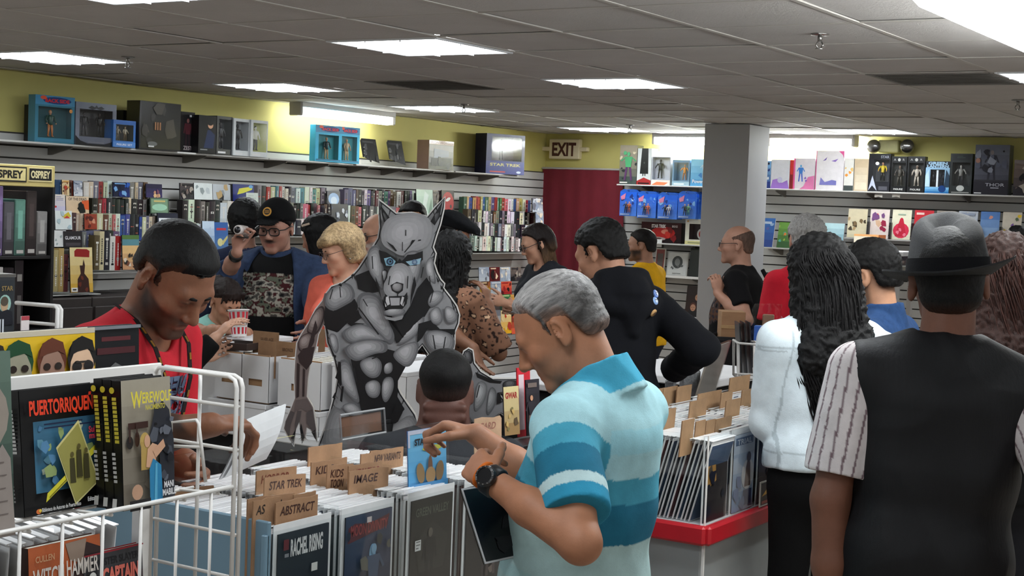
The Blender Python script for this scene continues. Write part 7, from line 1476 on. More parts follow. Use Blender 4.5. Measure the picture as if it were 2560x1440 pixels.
fcomic(BY+.03, 'golden brown comic at the near corner of the red trimmed bin', lambda A: (A.grad(C(44, 40, 44), C(60, 54, 54), 4), A.poly([(.05, .4), (.5, .5), (.4, .9), (.1, .85)], C(176, 130, 70)), A.blobs(5, [C(30, 34, 50), C(90, 80, 70)], random.Random(7), (.1, .2))), x=BX-.026, z=BT+.002)
fcomic(BY+.45, 'black comic in the third compartment of the red trimmed bin', generic('dark', 161), x=BX-.022, z=BT+.002); fcomic(BY+.67, 'dim comic in the fourth compartment of the red trimmed bin', generic('dark', 162), x=BX-.022, z=BT+.002)
cd = thing('trading_card', 'small black and gold card clipped on the red trim behind the white jacket', 'card', (BX+.01, 4.85, BT)); a, b = PX(1898, 1278, X=BX+.012), PX(1936, 1218, X=BX+.012); fr = frame((BX+.012, a[1], BT+.004), (0, 1, 0), (0, 0, 1)); w, h = b[1]-a[1], .085; Geo().prism([(0, 0), (w, 0), (w, h), (0, h)], fr, .003, C(200, 196, 186)).build('card', PRINT, cd); A = Art(fr, w, h); A.rect(.06, .06, .94, .94, C(30, 26, 26)); A.poly([(.1, .4), (.5, .7), (.9, .65), (.7, .5), (.4, .45)], C(196, 150, 60)); A.rect(.1, .1, .9, .22, C(150, 70, 60)); A.done(cd, 'card_print')
def bcard(xl, yl, xr, yr, lab, z=1.098, hv=.065, plane=None):
    p0 = PX(xl, yl, z=z); X = min(p0[0], BX-.085); p0 = PX(xl, yl, X=X); p1 = PX(xr, yr, X=X); w = p1[1]-p0[1]; z = min(p0[2], 1.115)
    fr = frame((X, p0[1], z-hv-.05), (0, 1, 0), (.06, 0, 1)); o = thing('header_card', lab, 'header card', fr(w/2, 0)); Geo().prism([(0, 0), (w, 0), (w, hv+.05), (0, hv+.05)], fr, .004, C(170, 134, 98), C(140, 106, 76)).build('card', CARDP, o)
for n, q in enumerate(((1642, 972, 1662, 970), (1655, 970, 1690, 966), (1690, 967, 1726, 965), (1722, 1004, 1764, 1002), (1742, 985, 1800, 982), (1800, 982, 1828, 976), (1822, 945, 1872, 940), (1812, 1002, 1848, 996), (1650, 1026, 1686, 1022), (1702, 1052, 1732, 1048), (1736, 1054, 1760, 1050), (1762, 1052, 1784, 1050), (1786, 1048, 1826, 1040), (1852, 976, 1878, 968))):
    bcard(*q, 'brown header card, %s from the left, sticking up from the red trimmed bin' % nth([0, 2, 4, 6, 7, 9, 11, 10, 1, 3, 5, 8, 12, 13][n]) if False else 'brown header card in the red trimmed bin, %s' % ['leftmost of the back group', 'second of the back group', 'third of the back group', 'alone before the back group', 'wide one in the middle', 'beside the wide middle one', 'tallest at the back right', 'before the tallest one', 'half behind the polo shirt', 'first of four leaning in front', 'second of four leaning in front', 'third of four leaning in front', 'widest of four leaning in front', 'touching the white jacket'][n])
# far half of bin B holds more cards' comics
for i in range(2):
    yc = BY+1.0+.24*i
    for n in range(10): put_comic(BX-.06-.05*n, yc+rg.uniform(-.006, .006), BT+.004, rg.uniform(-2, 6), rg.uniform(-2, 2), 'bagged comic far back in the red trimmed bin, %s in the %s far row' % (nth(n), nth(i)), 'bagged comics in the red trimmed bin')
# ------------------------------------------------------------------ wolf cutout
dS = 5.0; nS = A_([-FW[0], -FW[1], 0]); nS /= np.linalg.norm(nS); uS = A_([RT[0], RT[1], 0]); uS /= np.linalg.norm(uS); oS = PX(1000, 900, d=dS); frS0 = frame(oS, uS, (0, 0, 1))
def wp(x, y):                                       # crop coordinates of the cutout print -> board coordinates
    r = ray(700+x/2.25, 480+y/2.25); t = ((oS-C0) @ nS)/(r @ nS); q = C0+r*t-oS; return (float(q @ uS), float(q[2]))
W = lambda s: [wp(*map(float, p.split(','))) for p in s.split()]
OUT = W("553,38 562,42 602,72 655,116 740,110 828,133 868,82 930,24 928,90 908,180 884,250 866,310 882,345 872,400 888,450 908,490 930,515 924,540 964,590 998,640 1014,690 1009,740 988,790 988,850 978,905 1020,930 1030,893 1060,874 1088,888 1098,960 1133,1006 1200,1046 1260,1046 1332,1046 1349,1085 1334,1124 1236,1134 1264,1170 1314,1230 1324,1272 1288,1286 1240,1246 1200,1280 1130,1310 1040,1310 960,1180 900,1010 850,940 800,864 724,960 692,1000 657,1070 682,1130 722,1190 764,1250 790,1330 830,1500 850,1800 840,2200 850,2600 900,2790 880,2855 700,2855 690,2600 640,2200 600,1800 560,1500 520,1500 470,1800 440,2200 420,2600 400,2855 210,2855 250,2740 270,2500 250,2200 230,1800 218,1500 210,1425 246,1330 276,1230 306,1120 321,1040 296,930 261,850 250,760 243,748 219,802 204,882 174,962 159,1050 154,1150 190,1210 209,1330 209,1412 170,1340 152,1330 142,1396 122,1424 108,1300 88,1340 79,1434 50,1394 16,1330 26,1288 56,1220 81,1160 76,1050 81,950 91,848 116,798 161,728 196,658 236,608 256,568 286,527 346,506 406,462 436,428 476,368 516,308 546,258 556,200 551,110")
def inset(P, d):
    P = A_(P); n = len(P); out = []
    for i in range(n):
        a, b, c = P[i-1], P[i], P[(i+1) % n]; e1 = (b-a)/np.linalg.norm(b-a); e2 = (c-b)/np.linalg.norm(c-b); m = A_([-e1[1]-e2[1], e1[0]+e2[0]]); L = np.linalg.norm(m); m = m/L if L > .3 else A_([-e1[1], e1[0]]); out.append(tuple(b-m*d))
    return out
area = sum(OUT[i][0]*OUT[(i+1) % len(OUT)][1]-OUT[(i+1) % len(OUT)][0]*OUT[i][1] for i in range(len(OUT)))
sgn = 1 if area < 0 else -1
STD = thing('cardboard_cutout', 'grey werewolf cardboard cutout with blue eyes standing behind the bin', 'cutout', (oS[0], oS[1], 0)); g = Geo(); g.prism(OUT, frS0, .008, C(226, 224, 222), C(190, 176, 150)); g.build('board', PRINT, STD)
g = Geo(); g.prism([(-.12, -1.1), (-.02, -1.1), (-.02, .05), (-.06, .05)], lambda a, b, c=0: frS0(a, b, c-.012), .006, C(176, 150, 116)); g.box(frS0(-.07, -1.15, -.16), (.1, .3, .006), np.stack([uS, nS, A_([0, 0, 1])], 1), C(176, 150, 116)); g.build('rear_strut', CARDP, STD)
A = Art(frS0, 1, 1, lift=.00012, o0=.0006)
GR, GD, GL, K = C(150, 150, 152), C(104, 104, 107), C(188, 187, 190), C(17, 17, 19)
A.poly(inset(OUT, .0042*sgn), K); A.poly(inset(OUT, .0085*sgn), GR)
def S(s, c): A.poly(W(s), c)
def blob(s, c0=GD, c1=GR, c2=GL, sh=(-.003, .004)):
    P = A_(W(s))
    for _ in (0, 1): P = np.concatenate([np.stack([P*.75+np.roll(P, -1, 0)*.25, P*.25+np.roll(P, -1, 0)*.75], 1)]).reshape(-1, 2)
    m = P.mean(0); P = m+(P-m)*1.13
    for k, c in ((1., c0), (.86, tuple((a+b)/2 for a, b in zip(c0, c1))), (.72, c1), (.52, tuple((a+b)/2 for a, b in zip(c1, c2))), (.34, c2)): A.poly([tuple(m+(p-m)*k+A_(sh)*(1-k)*3) for p in P], c)
r3 = random.Random(11)                             # short fur strokes along the print edge
OI = inset(OUT, .0085*sgn)
for i in range(len(OI)):
    a, b = A_(OI[i]), A_(OI[(i+1) % len(OI)]); e = b-a; L = np.linalg.norm(e)
    if a[1] < -.35: continue
    nrm_ = A_([e[1], -e[0]])/max(L, 1e-6)*sgn; nrm_ = -nrm_
    for k in range(int(L/.022)):
        p = a+e*r3.random(); d_ = (-nrm_*.6+A_([r3.uniform(-.3, .3), -.9]))*r3.uniform(.012, .03); w_ = e/L*.0028
        A.o -= A.l; A.poly([tuple(p-w_), tuple(p+w_), tuple(p+d_)], K)
# left arm in brown grey
bA = C(128, 114, 110); bD = C(52, 40, 40); bL = C(166, 152, 148)
S("250,570 330,560 300,700 245,745 215,800 200,880 170,960 157,1050 150,1150 185,1210 203,1330 203,1395 172,1330 150,1325 140,1385 122,1405 110,1290 88,1335 78,1415 54,1390 24,1330 32,1290 62,1220 86,1160 82,1050 87,950 97,850 122,800 165,732 200,662 240,612", bA)
blob("190,680 240,640 250,700 215,790 180,800 150,780", bD, bA, bL); blob("110,820 170,790 195,830 170,880 130,900 105,880", bD, bA, bL); S("130,880 195,870 180,960 150,1000 110,960 100,920", bD); S("200,720 212,760 170,900 150,900", bD); S("96,960 112,970 108,1150 92,1160", bD); S("130,990 142,1000 138,1150 126,1150", bD); S("90,1170 150,1160 185,1220 150,1235 120,1215 80,1240", C(104, 92, 90))
S("32,1290 62,1230 84,1240 60,1310 52,1380 30,1335", C(84, 76, 76)); S("86,1300 100,1230 122,1230 110,1290 92,1330 84,1380", C(84, 76, 76)); S("150,1240 184,1220 200,1330 198,1380 172,1330 150,1300", C(84, 76, 76)); S("90,1330 78,1410 62,1385", K); S("200,1335 200,1392 178,1350", K); S("120,1300 138,1380 124,1400 112,1330", K)
# torso shadows
S("425,470 500,440 545,480 560,560 500,570 440,545", K); S("255,640 300,670 350,640 420,600 440,640 425,700 370,745 330,785 290,800 262,795 248,720", K); blob("270,560 350,515 400,530 420,600 350,640 300,665 255,630")
S("575,600 590,690 640,715 700,690 735,640 775,540 825,480 850,520 880,590 845,650 815,700 765,760 700,830 655,850 625,780 592,700", K); S("380,740 440,660 470,700 420,735 480,740 410,760", K)
blob("450,580 540,580 580,640 600,720 640,800 620,850 560,790 500,740 450,680"); blob("380,770 470,740 560,800 600,840 560,830 470,830 400,850 360,800"); S("440,650 446,648 560,800 552,802", K)
blob("660,850 740,790 800,700 810,730 770,800 700,850"); blob("830,620 860,560 910,560 920,600 860,650"); S("780,740 850,720 900,770 985,770 985,800 900,800 830,770 800,820 770,850", K)
blob("840,680 890,640 915,700 905,740 860,740"); blob("930,640 985,660 1000,720 950,740 930,700"); blob("820,790 900,780 975,810 975,880 920,905 840,880", GD, GR, GL); S("790,880 830,920 845,960 800,880", K)
S("400,940 470,890 600,880 690,905 722,955 665,1060 662,1150 702,1220 640,1300 560,1310 480,1290 452,1200 428,1060", K)
blob("370,870 480,830 590,842 596,900 520,905 440,950 390,920"); blob("640,905 700,860 780,840 765,925 722,985 660,945"); blob("455,950 530,925 572,960 560,1030 510,1042 465,1000"); blob("588,972 630,953 634,1010 590,1022"); blob("478,1082 530,1055 567,1080 556,1150 502,1150"); blob("580,1052 632,1040 642,1100 602,1182 575,1150")
blob("330,960 390,950 425,1080 450,1180 400,1150 345,1080"); blob("350,1200 420,1180 470,1245 440,1262 380,1240"); S("330,950 345,955 350,1080 340,1090 320,1040", K); S("270,770 330,790 340,900 310,920", GR); blob("275,800 320,800 335,880 310,910"); S("340,1170 350,1090 362,1090 352,1180", K)
S("600,1290 640,1230 660,1180 700,1210 690,1240 660,1300", K); blob("300,1210 350,1230 420,1290 500,1330 540,1440 280,1440 250,1400", C(112, 112, 114), C(138, 138, 140), C(154, 154, 156)); blob("660,1300 740,1250 780,1330 790,1440 620,1440 590,1360", C(112, 112, 114), C(138, 138, 140), C(154, 154, 156)); S("470,1250 560,1310 640,1300 620,1440 560,1500 520,1440", K)
# right forearm and hand
S("1000,1180 1100,1010 1200,1055 1340,1055 1340,1110 1225,1125 1250,1180 1305,1240 1300,1270 1240,1235 1180,1280 1100,1300", C(120, 121, 124)); blob("1040,900 1075,890 1085,960 1050,960", K, C(70, 70, 72), C(110, 110, 112)); S("1100,1010 1200,1055 1250,1060 1240,1075 1180,1070 1110,1040", K); blob("1255,1062 1330,1058 1340,1085 1322,1110 1260,1115", K, C(60, 60, 62), C(104, 104, 106)); blob("1255,1190 1305,1245 1300,1270 1262,1250", K, C(60, 60, 62), C(104, 104, 106)); blob("1110,1060 1170,1080 1150,1180 1090,1240", C(100, 102, 104), C(138, 140, 142), C(176, 178, 180)); blob("1180,1090 1220,1120 1210,1200 1160,1260", C(84, 86, 88), C(122, 124, 126), C(158, 160, 162)); S("1222,1125 1240,1130 1248,1180 1220,1190", K)
# head
S("568,72 602,120 640,172 612,190 585,165 574,120", K); blob("580,110 600,130 612,170 595,160", C(60, 60, 62), C(80, 80, 82), C(100, 100, 102)); S("916,52 880,110 848,165 872,188 900,140", K); blob("880,140 898,110 890,150 872,170", C(60, 60, 62), C(80, 80, 82), C(100, 100, 102))
blob("620,150 740,125 830,150 845,230 820,300 740,330 690,350 640,320 590,290 585,220", GR, C(164, 163, 166), C(182, 181, 184)); blob("500,330 560,300 580,400 585,540 545,500 500,430"); blob("820,400 860,360 868,440 880,520 830,480"); blob("700,350 780,330 800,400 770,520 740,470 720,400")
S("600,275 640,300 662,330 652,332 630,308", K); S("708,212 713,212 713,246 708,246", K); S("745,270 765,268 740,300 705,340 700,338 735,296", K); S("690,280 694,280 694,330 690,330", K); S("780,268 796,266 796,272 780,274", K)
S("560,325 600,338 655,372 668,396 650,425 600,425 572,392", K); S("688,388 720,352 760,348 806,330 806,380 770,412 708,414 690,402", K); S("588,372 625,364 654,388 642,414 600,412", C(136, 182, 202)); S("710,390 760,380 797,370 788,404 735,412", C(150, 186, 204))
def E_(x, y, r, c): A.poly([wp(x+r*math.cos(a), y+r*math.sin(a)) for a in np.linspace(0, 2*math.pi, 14, endpoint=False)], c)
E_(622, 390, 20, C(30, 46, 70)); E_(622, 390, 13, C(90, 130, 160)); E_(624, 389, 6, K); E_(760, 393, 16, C(96, 120, 150)); E_(760, 393, 8, C(140, 160, 180))
S("664,390 676,372 690,392 684,404 672,404", K); blob("640,415 705,408 742,470 738,560 690,592 620,590 590,540 612,470", GR, C(168, 167, 170), C(194, 193, 196)); S("590,430 612,440 606,480 585,520 578,470", K); blob("585,440 604,446 598,478 586,500", GD, GR, GL)
S("625,522 660,503 698,514 694,552 668,572 634,552", K); blob("636,524 662,511 688,519 684,546 664,556 640,546", C(110, 108, 110), C(150, 148, 150), C(170, 168, 170)); S("662,570 668,570 668,592 700,585 718,560 722,600 590,600 596,570 620,592 662,590", K)
S("588,585 722,580 716,625 692,655 600,655 584,615", K); S("600,588 614,582 622,628 608,636 598,610", C(206, 204, 206)); S("690,584 702,590 690,636 680,624", C(206, 204, 206)); S("622,592 678,592 676,634 628,636", C(176, 174, 178)); S("594,618 604,640 596,644", C(206, 204, 206)); S("704,612 698,640 692,636", C(206, 204, 206)); blob("588,662 704,655 700,682 640,694 600,688"); S("590,695 640,704 700,690 690,712 650,722 600,712", GR); S("540,470 560,520 575,600 560,560 545,510", K); S("748,520 760,470 770,520 745,600 735,640 738,580", K)
for i, q in enumerate(("330,520 346,508 344,528 356,506 352,530", "405,465 420,455 412,490", "880,470 900,500 888,506", "905,520 930,548 906,545", "320,930 300,905 322,915", "316,1040 330,1000 332,1050", "300,1150 316,1120 318,1160")): S(q, K)
for q in ("300,545 306,543 290,600 284,600", "340,530 345,530 350,590 344,590", "470,600 475,598 500,640 494,640", "520,930 560,915 564,920 524,936", "860,560 866,560 850,620 844,620", "960,600 966,600 985,660 978,660", "840,470 846,470 852,520 846,520", "520,360 526,358 530,430 524,430", "806,420 812,420 800,480 794,480", "620,470 626,470 618,520 612,520", "720,470 726,470 722,540 716,540", "280,850 286,850 310,920 304,920", "420,985 426,985 440,1060 434,1060", "860,800 866,800 880,880 872,880", "930,810 936,810 925,880 918,880", "1120,1080 1126,1080 1110,1150 1104,1150"): S(q, C(34, 34, 36))
A.done(STD, 'printed_artwork', PRINT)
# ------------------------------------------------------------------ middle table with white boxes
TZ = .725
tb = thing('display_table', 'long white table under the white comic boxes behind the wolf cutout', 'table', (-4.4, 5.2, 0)); tx0, tx1, ty0, ty1 = -4.98, -3.62, 4.88, 5.50
Geo().box(((tx0+tx1)/2, (ty0+ty1)/2, TZ-.02), (tx1-tx0, ty1-ty0, .036), b=.005).build('tabletop', WBOX, tb); Geo().box(((tx0+tx1)/2, (ty0+ty1)/2, .345), (tx1-tx0-.08, ty1-ty0-.08, .68), b=.01).build('skirt', pm('black_cloth', C(18, 18, 20), .95), tb)
def cbox(x0, x1, y0, d, z0, z1, label, hole=True, open_=True, name='comic_storage_box'):
    """white corrugated box, open top, hand hole in the end that faces -Y"""
    o = thing(name, label, 'box', ((x0+x1)/2, y0+d/2, z0), None); t = .004; w = x1-x0; h = z1-z0; g = Geo()
    fr = frame((x0, y0, z0), (1, 0, 0), (0, 0, 1)); hx, hz, hw, hh = w/2, h*.42, min(.045, w*.26), .015
    if hole:
        for a, b, c, e in ((0, 0, w, hz-hh), (0, hz+hh, w, h), (0, hz-hh, hx-hw, hz+hh), (hx+hw, hz-hh, w, hz+hh)): g.box(fr((a+c)/2, (b+e)/2, -t/2), (c-a, t, e-b))
    else: g.box(fr(w/2, h/2, -t/2), (w, t, h))
    g.box((x0+t/2, y0+d/2, z0+h/2), (t, d-.001, h)); g.box((x1-t/2, y0+d/2, z0+h/2), (t, d-.001, h)); g.box(((x0+x1)/2, y0+d-t/2, z0+h/2), (w, t, h)); g.box(((x0+x1)/2, y0+d/2, z0+t/2), (w-2*t, d-2*t, t)); g.build('carton', WBOX, o)
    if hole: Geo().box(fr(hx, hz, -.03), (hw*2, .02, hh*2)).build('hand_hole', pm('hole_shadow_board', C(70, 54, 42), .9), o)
    if open_:
        for k in range(int(d/.05)): Geo().box(((x0+x1)/2, y0+.03+k*.05, z0+h*.5), (w-.014, .012, h*.9)).build('filed_comics', PAGES, o)
        Geo().box(((x0+x1)/2, y0+.012, z0+h*.5), (w-.01, .006, h*1.05)).build('board_insert', CARD, o)
    else: Geo().box(((x0+x1)/2, y0+d/2, z1+.004), (w+.008, d+.008, .02), b=.002).build('lid', WBOX, o)
    return o
Yb = 4.935; zu, zt_ = TZ+.112, 1.04
cbox(-4.93, -4.70, Yb+.05, .5, TZ, 1.06, 'plain grey white box at the left end of the row under the tray', hole=False, open_=False)
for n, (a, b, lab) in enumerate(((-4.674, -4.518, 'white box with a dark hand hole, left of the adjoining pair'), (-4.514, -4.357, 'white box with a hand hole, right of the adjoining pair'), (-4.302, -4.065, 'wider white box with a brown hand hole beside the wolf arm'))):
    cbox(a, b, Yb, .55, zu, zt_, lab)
for n, (a, b, lab) in enumerate(((-4.70, -4.362, 'low white box under the adjoining pair of boxes'), (-4.31, -4.06, 'low white box under the wider white box'))): cbox(a, b, Yb-.01, .56, TZ, zu-.022, lab, hole=False, open_=False)
cbox(-3.90, -3.66, 5.0, .5, TZ, 1.02, 'white box with blank sides right of the wolf waist', hole=False, open_=False); cbox(-4.03, -3.92, 4.97, .56, TZ, 1.035, 'narrow white box behind the wolf waist', hole=False, open_=False)
for (xl, yl, xr, yr, d_, lab, txt) in ((633, 826, 697, 832, 6.75, 'brown header card with faint writing beside the paper cup', 'SILVER AGE'), (690, 852, 745, 858, 6.65, 'brown header card left of the wolf arm', 'BRONZE'), (646, 850, 690, 856, 6.6, 'brown header card lower between two others', ''), (797, 822, 812, 824, 6.9, 'brown header card seen between the wolf arm and torso', '')):
    p0 = PX(xl, yl, d=d_); p1 = PX(xr, yr, d=d_-.05); u = p1-p0; w = np.linalg.norm(u); fr = frame(p0-A_([0, 0, .16]), u, (0, 0, 1)); o = thing('header_card', lab, 'header card', fr(w/2, 0)); Geo().prism([(0, 0), (w, 0), (w, .16), (0, .16)], fr, .004, C(140, 106, 76), C(120, 90, 64)).build('card', CARDP, o)
    if txt: A = Art(fr, w, .16); A.text(txt, .3, .74, .09, C(90, 64, 46), .5); A.done(o, 'handwriting', PRINT)
q = PX(590, 862, d=6.75); o = thing('tray', 'dark brown shallow tray on the white boxes under the paper cup', 'tray', (q[0], q[1], q[2]-.01)); R = RZ(10); g = Geo(); g.box(q-A_([0, 0, .012]), (.2, .14, .008), R)
for s_ in (-1, 1): g.box(q+R @ A_([s_*.098, 0, 0]), (.006, .14, .03), R); g.box(q+R @ A_([0, s_*.068, 0]), (.2, .006, .03), R)
g.build('tray_body', pm('brown_tray', C(52, 40, 36), .5), o)
# paper cup held by the girl
q = PX(598, 842, d=6.93); up = A_([-.12, .05, 1.]); up /= np.linalg.norm(up); cup = thing('paper_cup', 'white paper cup with red stripes held by the small girl', 'cup', q); e1 = np.cross(up, FW); e1 /= np.linalg.norm(e1); e2 = np.cross(up, e1); k = .62
ring = lambda r, z: [q+up*z*k+(e1*math.cos(a)+e2*math.sin(a))*r*k for a in np.linspace(0, 2*math.pi, 32, endpoint=False)]
g = Geo(); g.grid([ring(.078, .20), ring(.075, .2), ring(.054, 0.)], C(226, 222, 220), wrap=True); g.face(ring(.054, 0)[::-1], C(220, 216, 214)); g.grid([ring(.05, .01), ring(.073, .2)], C(206, 200, 196), wrap=True); g.build('cup_wall', PRINT, cup, smooth=True); Geo().tube(ring(.0775, .2), .003, 6, C(230, 226, 224), closed=True).build('rolled_rim', PLAST, cup, smooth=True)
g = Geo()
def strip_(a0, a1, z0, z1, c):
    rr = lambda z: .0545+(.0755-.0545)*z/.2; g.grid([[q+up*z*k+(e1*math.cos(a)+e2*math.sin(a))*(rr(z)+.0006)*k for a in np.linspace(a0, a1, 4)] for z in (z1, z0)], c)
for m in range(12):
    a0 = m*2*math.pi/12
    strip_(a0, a0+.27, .02, .07, C(190, 30, 46)); strip_(a0+.02, a0+.3, .135, .185, C(190, 30, 46)); strip_(a0+.08, a0+.16, .085, .12, C(90, 30, 40)); strip_(a0+.22, a0+.26, .09, .115, C(90, 30, 40))
g.build('red_stripes', PRINT, cup)
# camcorder in the raised hand
q = PX(607, 577, d=7.46); ax_ = PX(585, 573, d=7.31)-PX(632, 582, d=7.53); ax_ /= np.linalg.norm(ax_); sd = np.cross(ax_, (0, 0, 1)); sd /= np.linalg.norm(sd); up = np.cross(sd, ax_); R = np.stack([ax_, sd, up], 1); o = thing('camcorder', 'small silver camcorder raised in the hand of the big man', 'camcorder', q)
Geo().box(q, (.085, .045, .052), R, b=.012).build('housing', pm('camcorder_silver', C(190, 178, 172), .35, .3, var=.06), o); L_ = Geo(); L_.tube([q+ax_*.03, q+ax_*.058, q+ax_*.064], [.024, .024, .021], 18, C(196, 188, 184)); L_.tube([q+ax_*.0642, q+ax_*.0648], .017, 16, C(12, 12, 14)); L_.tube([q+ax_*.0646, q+ax_*.066], .011, 12, C(34, 34, 40)); L_.build('lens_barrel', GLOSSY, o, smooth=True)
Geo().box(q-up*.03, (.075, .04, .012), R, C(40, 38, 38), b=.004).build('battery', PLAST, o); Geo().tube([q+sd*.026+ax_*.03+up*.01, q+sd*.045+up*.012, q+sd*.026-ax_*.03+up*.01], .006, 6, C(30, 28, 28)).build('hand_strap', PLAST, o)
# far white table by the women
q0, q1 = PX(1185, 948, z=.73), PX(1310, 890, z=.73); ft = thing('display_table', 'far white table between the leopard blouse and the polo man', 'table', (-4.0, 7.3, 0)); Geo().box((-4.0, 7.28, .782), (.95, 1.0, .036), b=.005).build('tabletop', WBOX, ft); Geo().box((-4.0, 7.28, .38), (.9, .94, .76), b=.01).build('skirt', MAT['black_cloth'], ft)
a, b = PX(1221, 884, z=.735), PX(1276, 890, z=.735); cbox(-4.36, -4.08, 7.4, .26, .801, .94, 'pale grey closed box on the far white table', hole=False, open_=False)
for k in range(4):
    p_ = (-4.0+.16*k, 7.3+.02*k); fr = frame((p_[0]-.1, p_[1]-.1, .803+.0045*k), (1, 0, 0), (0, 1, 0)); o = thing('magazine', 'flat %s magazine on the far white table, %s from the left' % (['dark', 'grey', 'pink', 'pale'][k], nth(k)), 'magazine', fr(.1, .1)); g = Geo(); g.prism([(0, 0), (.19, 0), (.19, .26), (0, .26)], fr, .003, C(*[(60, 56, 60), (120, 118, 120), (196, 150, 160), (206, 200, 200)][k])); g.build('pages', PRINT, o); A = Art(fr, .19, .26); generic(['dark', 'pale', 'pink', 'pale'][k], 170+k, n=4)(A); A.done(o)
# beside the hoodie: low table, bubble wrap, leaning board, bags, small wire rack
lt = thing('display_table', 'low white table with black skirt to the right of the black hoodie', 'table', (-2.72, 6.5, 0)); a = PX(1690, 925, d=7.1); Geo().box((a[0], a[1]+.1, a[2]-.02), (.62, .7, .036), b=.005).build('tabletop', WBOX, lt); Geo().box((a[0], a[1]+.1, (a[2]-.05)/2), (.54, .6, a[2]-.05), b=.01).build('skirt', MAT['black_cloth'], lt)
BUB = pm('bubble_wrap', C(150, 152, 156), .25, var=.3, vs=90, bs=1., bsc=160, coat=.4)
for n, (x0, y0, x1, y1, d_, lab) in enumerate(((1698, 918, 1750, 985, 6.25, 'grey bubble wrapped parcel standing behind the red trimmed bin'), (1662, 945, 1690, 978, 6.2, 'small bubble wrapped parcel beside the hoodie'))):
    p0, p1 = PX(x0, y1, d=d_), PX(x1, y0, d=d_); w = np.linalg.norm((p1-p0)[:2]); h = p1[2]-p0[2]+.12; c = (p0+p1)/2-A_([0, 0, .06]); tag(Geo().box(c, (w, .05, h), RZ(CAMB) @ RX(8), b=.02).build('bubble_parcel', BUB), lab, 'parcel')
p0, p1 = PX(1745, 980, d=6.1), PX(1792, 832, d=6.35); u = FW*1.0+RT*.35; u[2] = 0; u /= np.linalg.norm(u); v = (p1-p0)/np.linalg.norm(p1-p0); fr = frame(p0-v*.1, u, v); o = thing('leaning_board', 'bagged brown board leaning steeply in front of the black messenger bag', 'board', fr(.2, 0)); Geo().prism([(0, 0), (.4, 0), (.4, .36), (0, .36)], fr, .012, C(96, 88, 80), C(130, 122, 112)).build('board', CARDP, o); Geo().prism([(-.01, -.005), (.41, -.005), (.41, .37), (-.01, .37)], lambda a, b, c=0: fr(a, b, c+.004), .02).build('plastic_bag', FILM, o)
q = PX(1803, 905, d=8.6); R = RZ(CAMB-8); o = thing('messenger_bag', 'large black messenger bag hanging before the bald man in the black T-shirt', 'bag', q-A_([0, 0, .15])); Geo().box(q, (.24, .11, .29), R, C(20, 19, 21), b=.035).build('bag_body', CLOTH, o, smooth=True); Geo().box(q+R @ A_([0, -.062, .03]), (.235, .012, .21), R, C(26, 25, 27), b=.006).build('front_flap', CLOTH, o); Geo().box(q+R @ A_([.0, -.072, -.03]), (.03, .01, .022), R, b=.003).build('buckle', CHROME, o)
g = Geo(); pts = [q+R @ A_([-.10, 0, .13]), BALD.B(-.19, -.02, -.35), BALD.B(-.20, -.0, -.2)]; pts2 = [q+R @ A_([.10, 0, .13]), BALD.B(.12, -.17, -.32), BALD.B(.05, -.19, -.12), BALD.B(.0, -.14, .0)]
for P_ in (pts, pts2): g.tube(P_, .014, 6, C(22, 21, 23))
g.build('shoulder_strap', CLOTH, o, smooth=True)
q = PX(1828, 815, d=8.75); o = thing('carton_box', 'brown corrugated carton behind the messenger bag strap', 'carton', q-A_([0, 0, .1])); cR = RZ(CAMB); Geo().box(q, (.14, .16, .18), cR, b=.003).build('carton', CARD, o); Geo().box(q+cR @ A_([0, -.081, 0]), (.14, .002, .02), cR, b=.0005).build('tape', pm('packing_tape', C(176, 146, 104), .25), o)
ws = thing('wire_stand', 'small white wire rack with tilted comics left of the white jacket', 'rack', PX(1868, 945, d=6.2)); P4 = [PX(1846, 945, d=6.2), PX(1846, 858, d=6.2), PX(1899, 862, d=6.05), PX(1899, 948, d=6.05)]; fw_ = A_([FW[0], FW[1], 0])*.14
Geo().tube(P4, .007, 6, closed=True).build('front_frame', METALW, ws); Geo().tube([p+fw_ for p in P4], .006, 6, closed=True).build('rear_frame', METALW, ws); Geo().tube([PX(1846, 935, d=6.2), PX(1899, 938, d=6.05)], .006, 6).build('rail', METALW, ws)
for p in P4: Geo().tube([p, p+fw_], .006, 6).build('side_wire', METALW, ws)
for k in range(3):
    p0 = PX(1856+k*13, 940, d=6.2-.03*k); fr = frame(p0, (fw_*1.0)/.14, A_([-.10, .0, 1.])); cover(fr, .13, .22, .004, 'tilted dark comic in the small white wire rack, %s of three' % nth(k), generic('dark', 180+k, n=4))
bg_ = thing('plastic_bag', 'clear plastic shopping bag with small items beside the red shirt', 'bag', PX(1915, 868, d=6.4)); g = Geo(); r_ = random.Random(3); P = []
c0 = PX(1915, 870, d=6.45)
for i in range(9):
    t = i/8.; P.append([c0+A_([0, 0, .19*t])+(RT*math.cos(a)*.075*(1-.25*t*t)+A_([FW[0], FW[1], 0])*math.sin(a)*.05)*(1+.22*r_.uniform(-1, 1)) for a in np.linspace(0, 2*math.pi, 14, endpoint=False)])
g.grid(P[::-1], wrap=True); g.build('bag_film', FILM, bg_, smooth=True)
for k, c in enumerate(((60, 100, 180), (120, 90, 70), (200, 198, 196))): tag(Geo().box(c0+A_([.03*(k-1), .01*k, .05+.05*(k % 2)]), (.05, .03, .09), RZ(20*k), C(*c), b=.004).build('wrapped_item', PRINT), ['blue wrapped item in the clear bag', 'brown wrapped item in the clear bag', 'white wrapped item in the clear bag'][k], 'package')
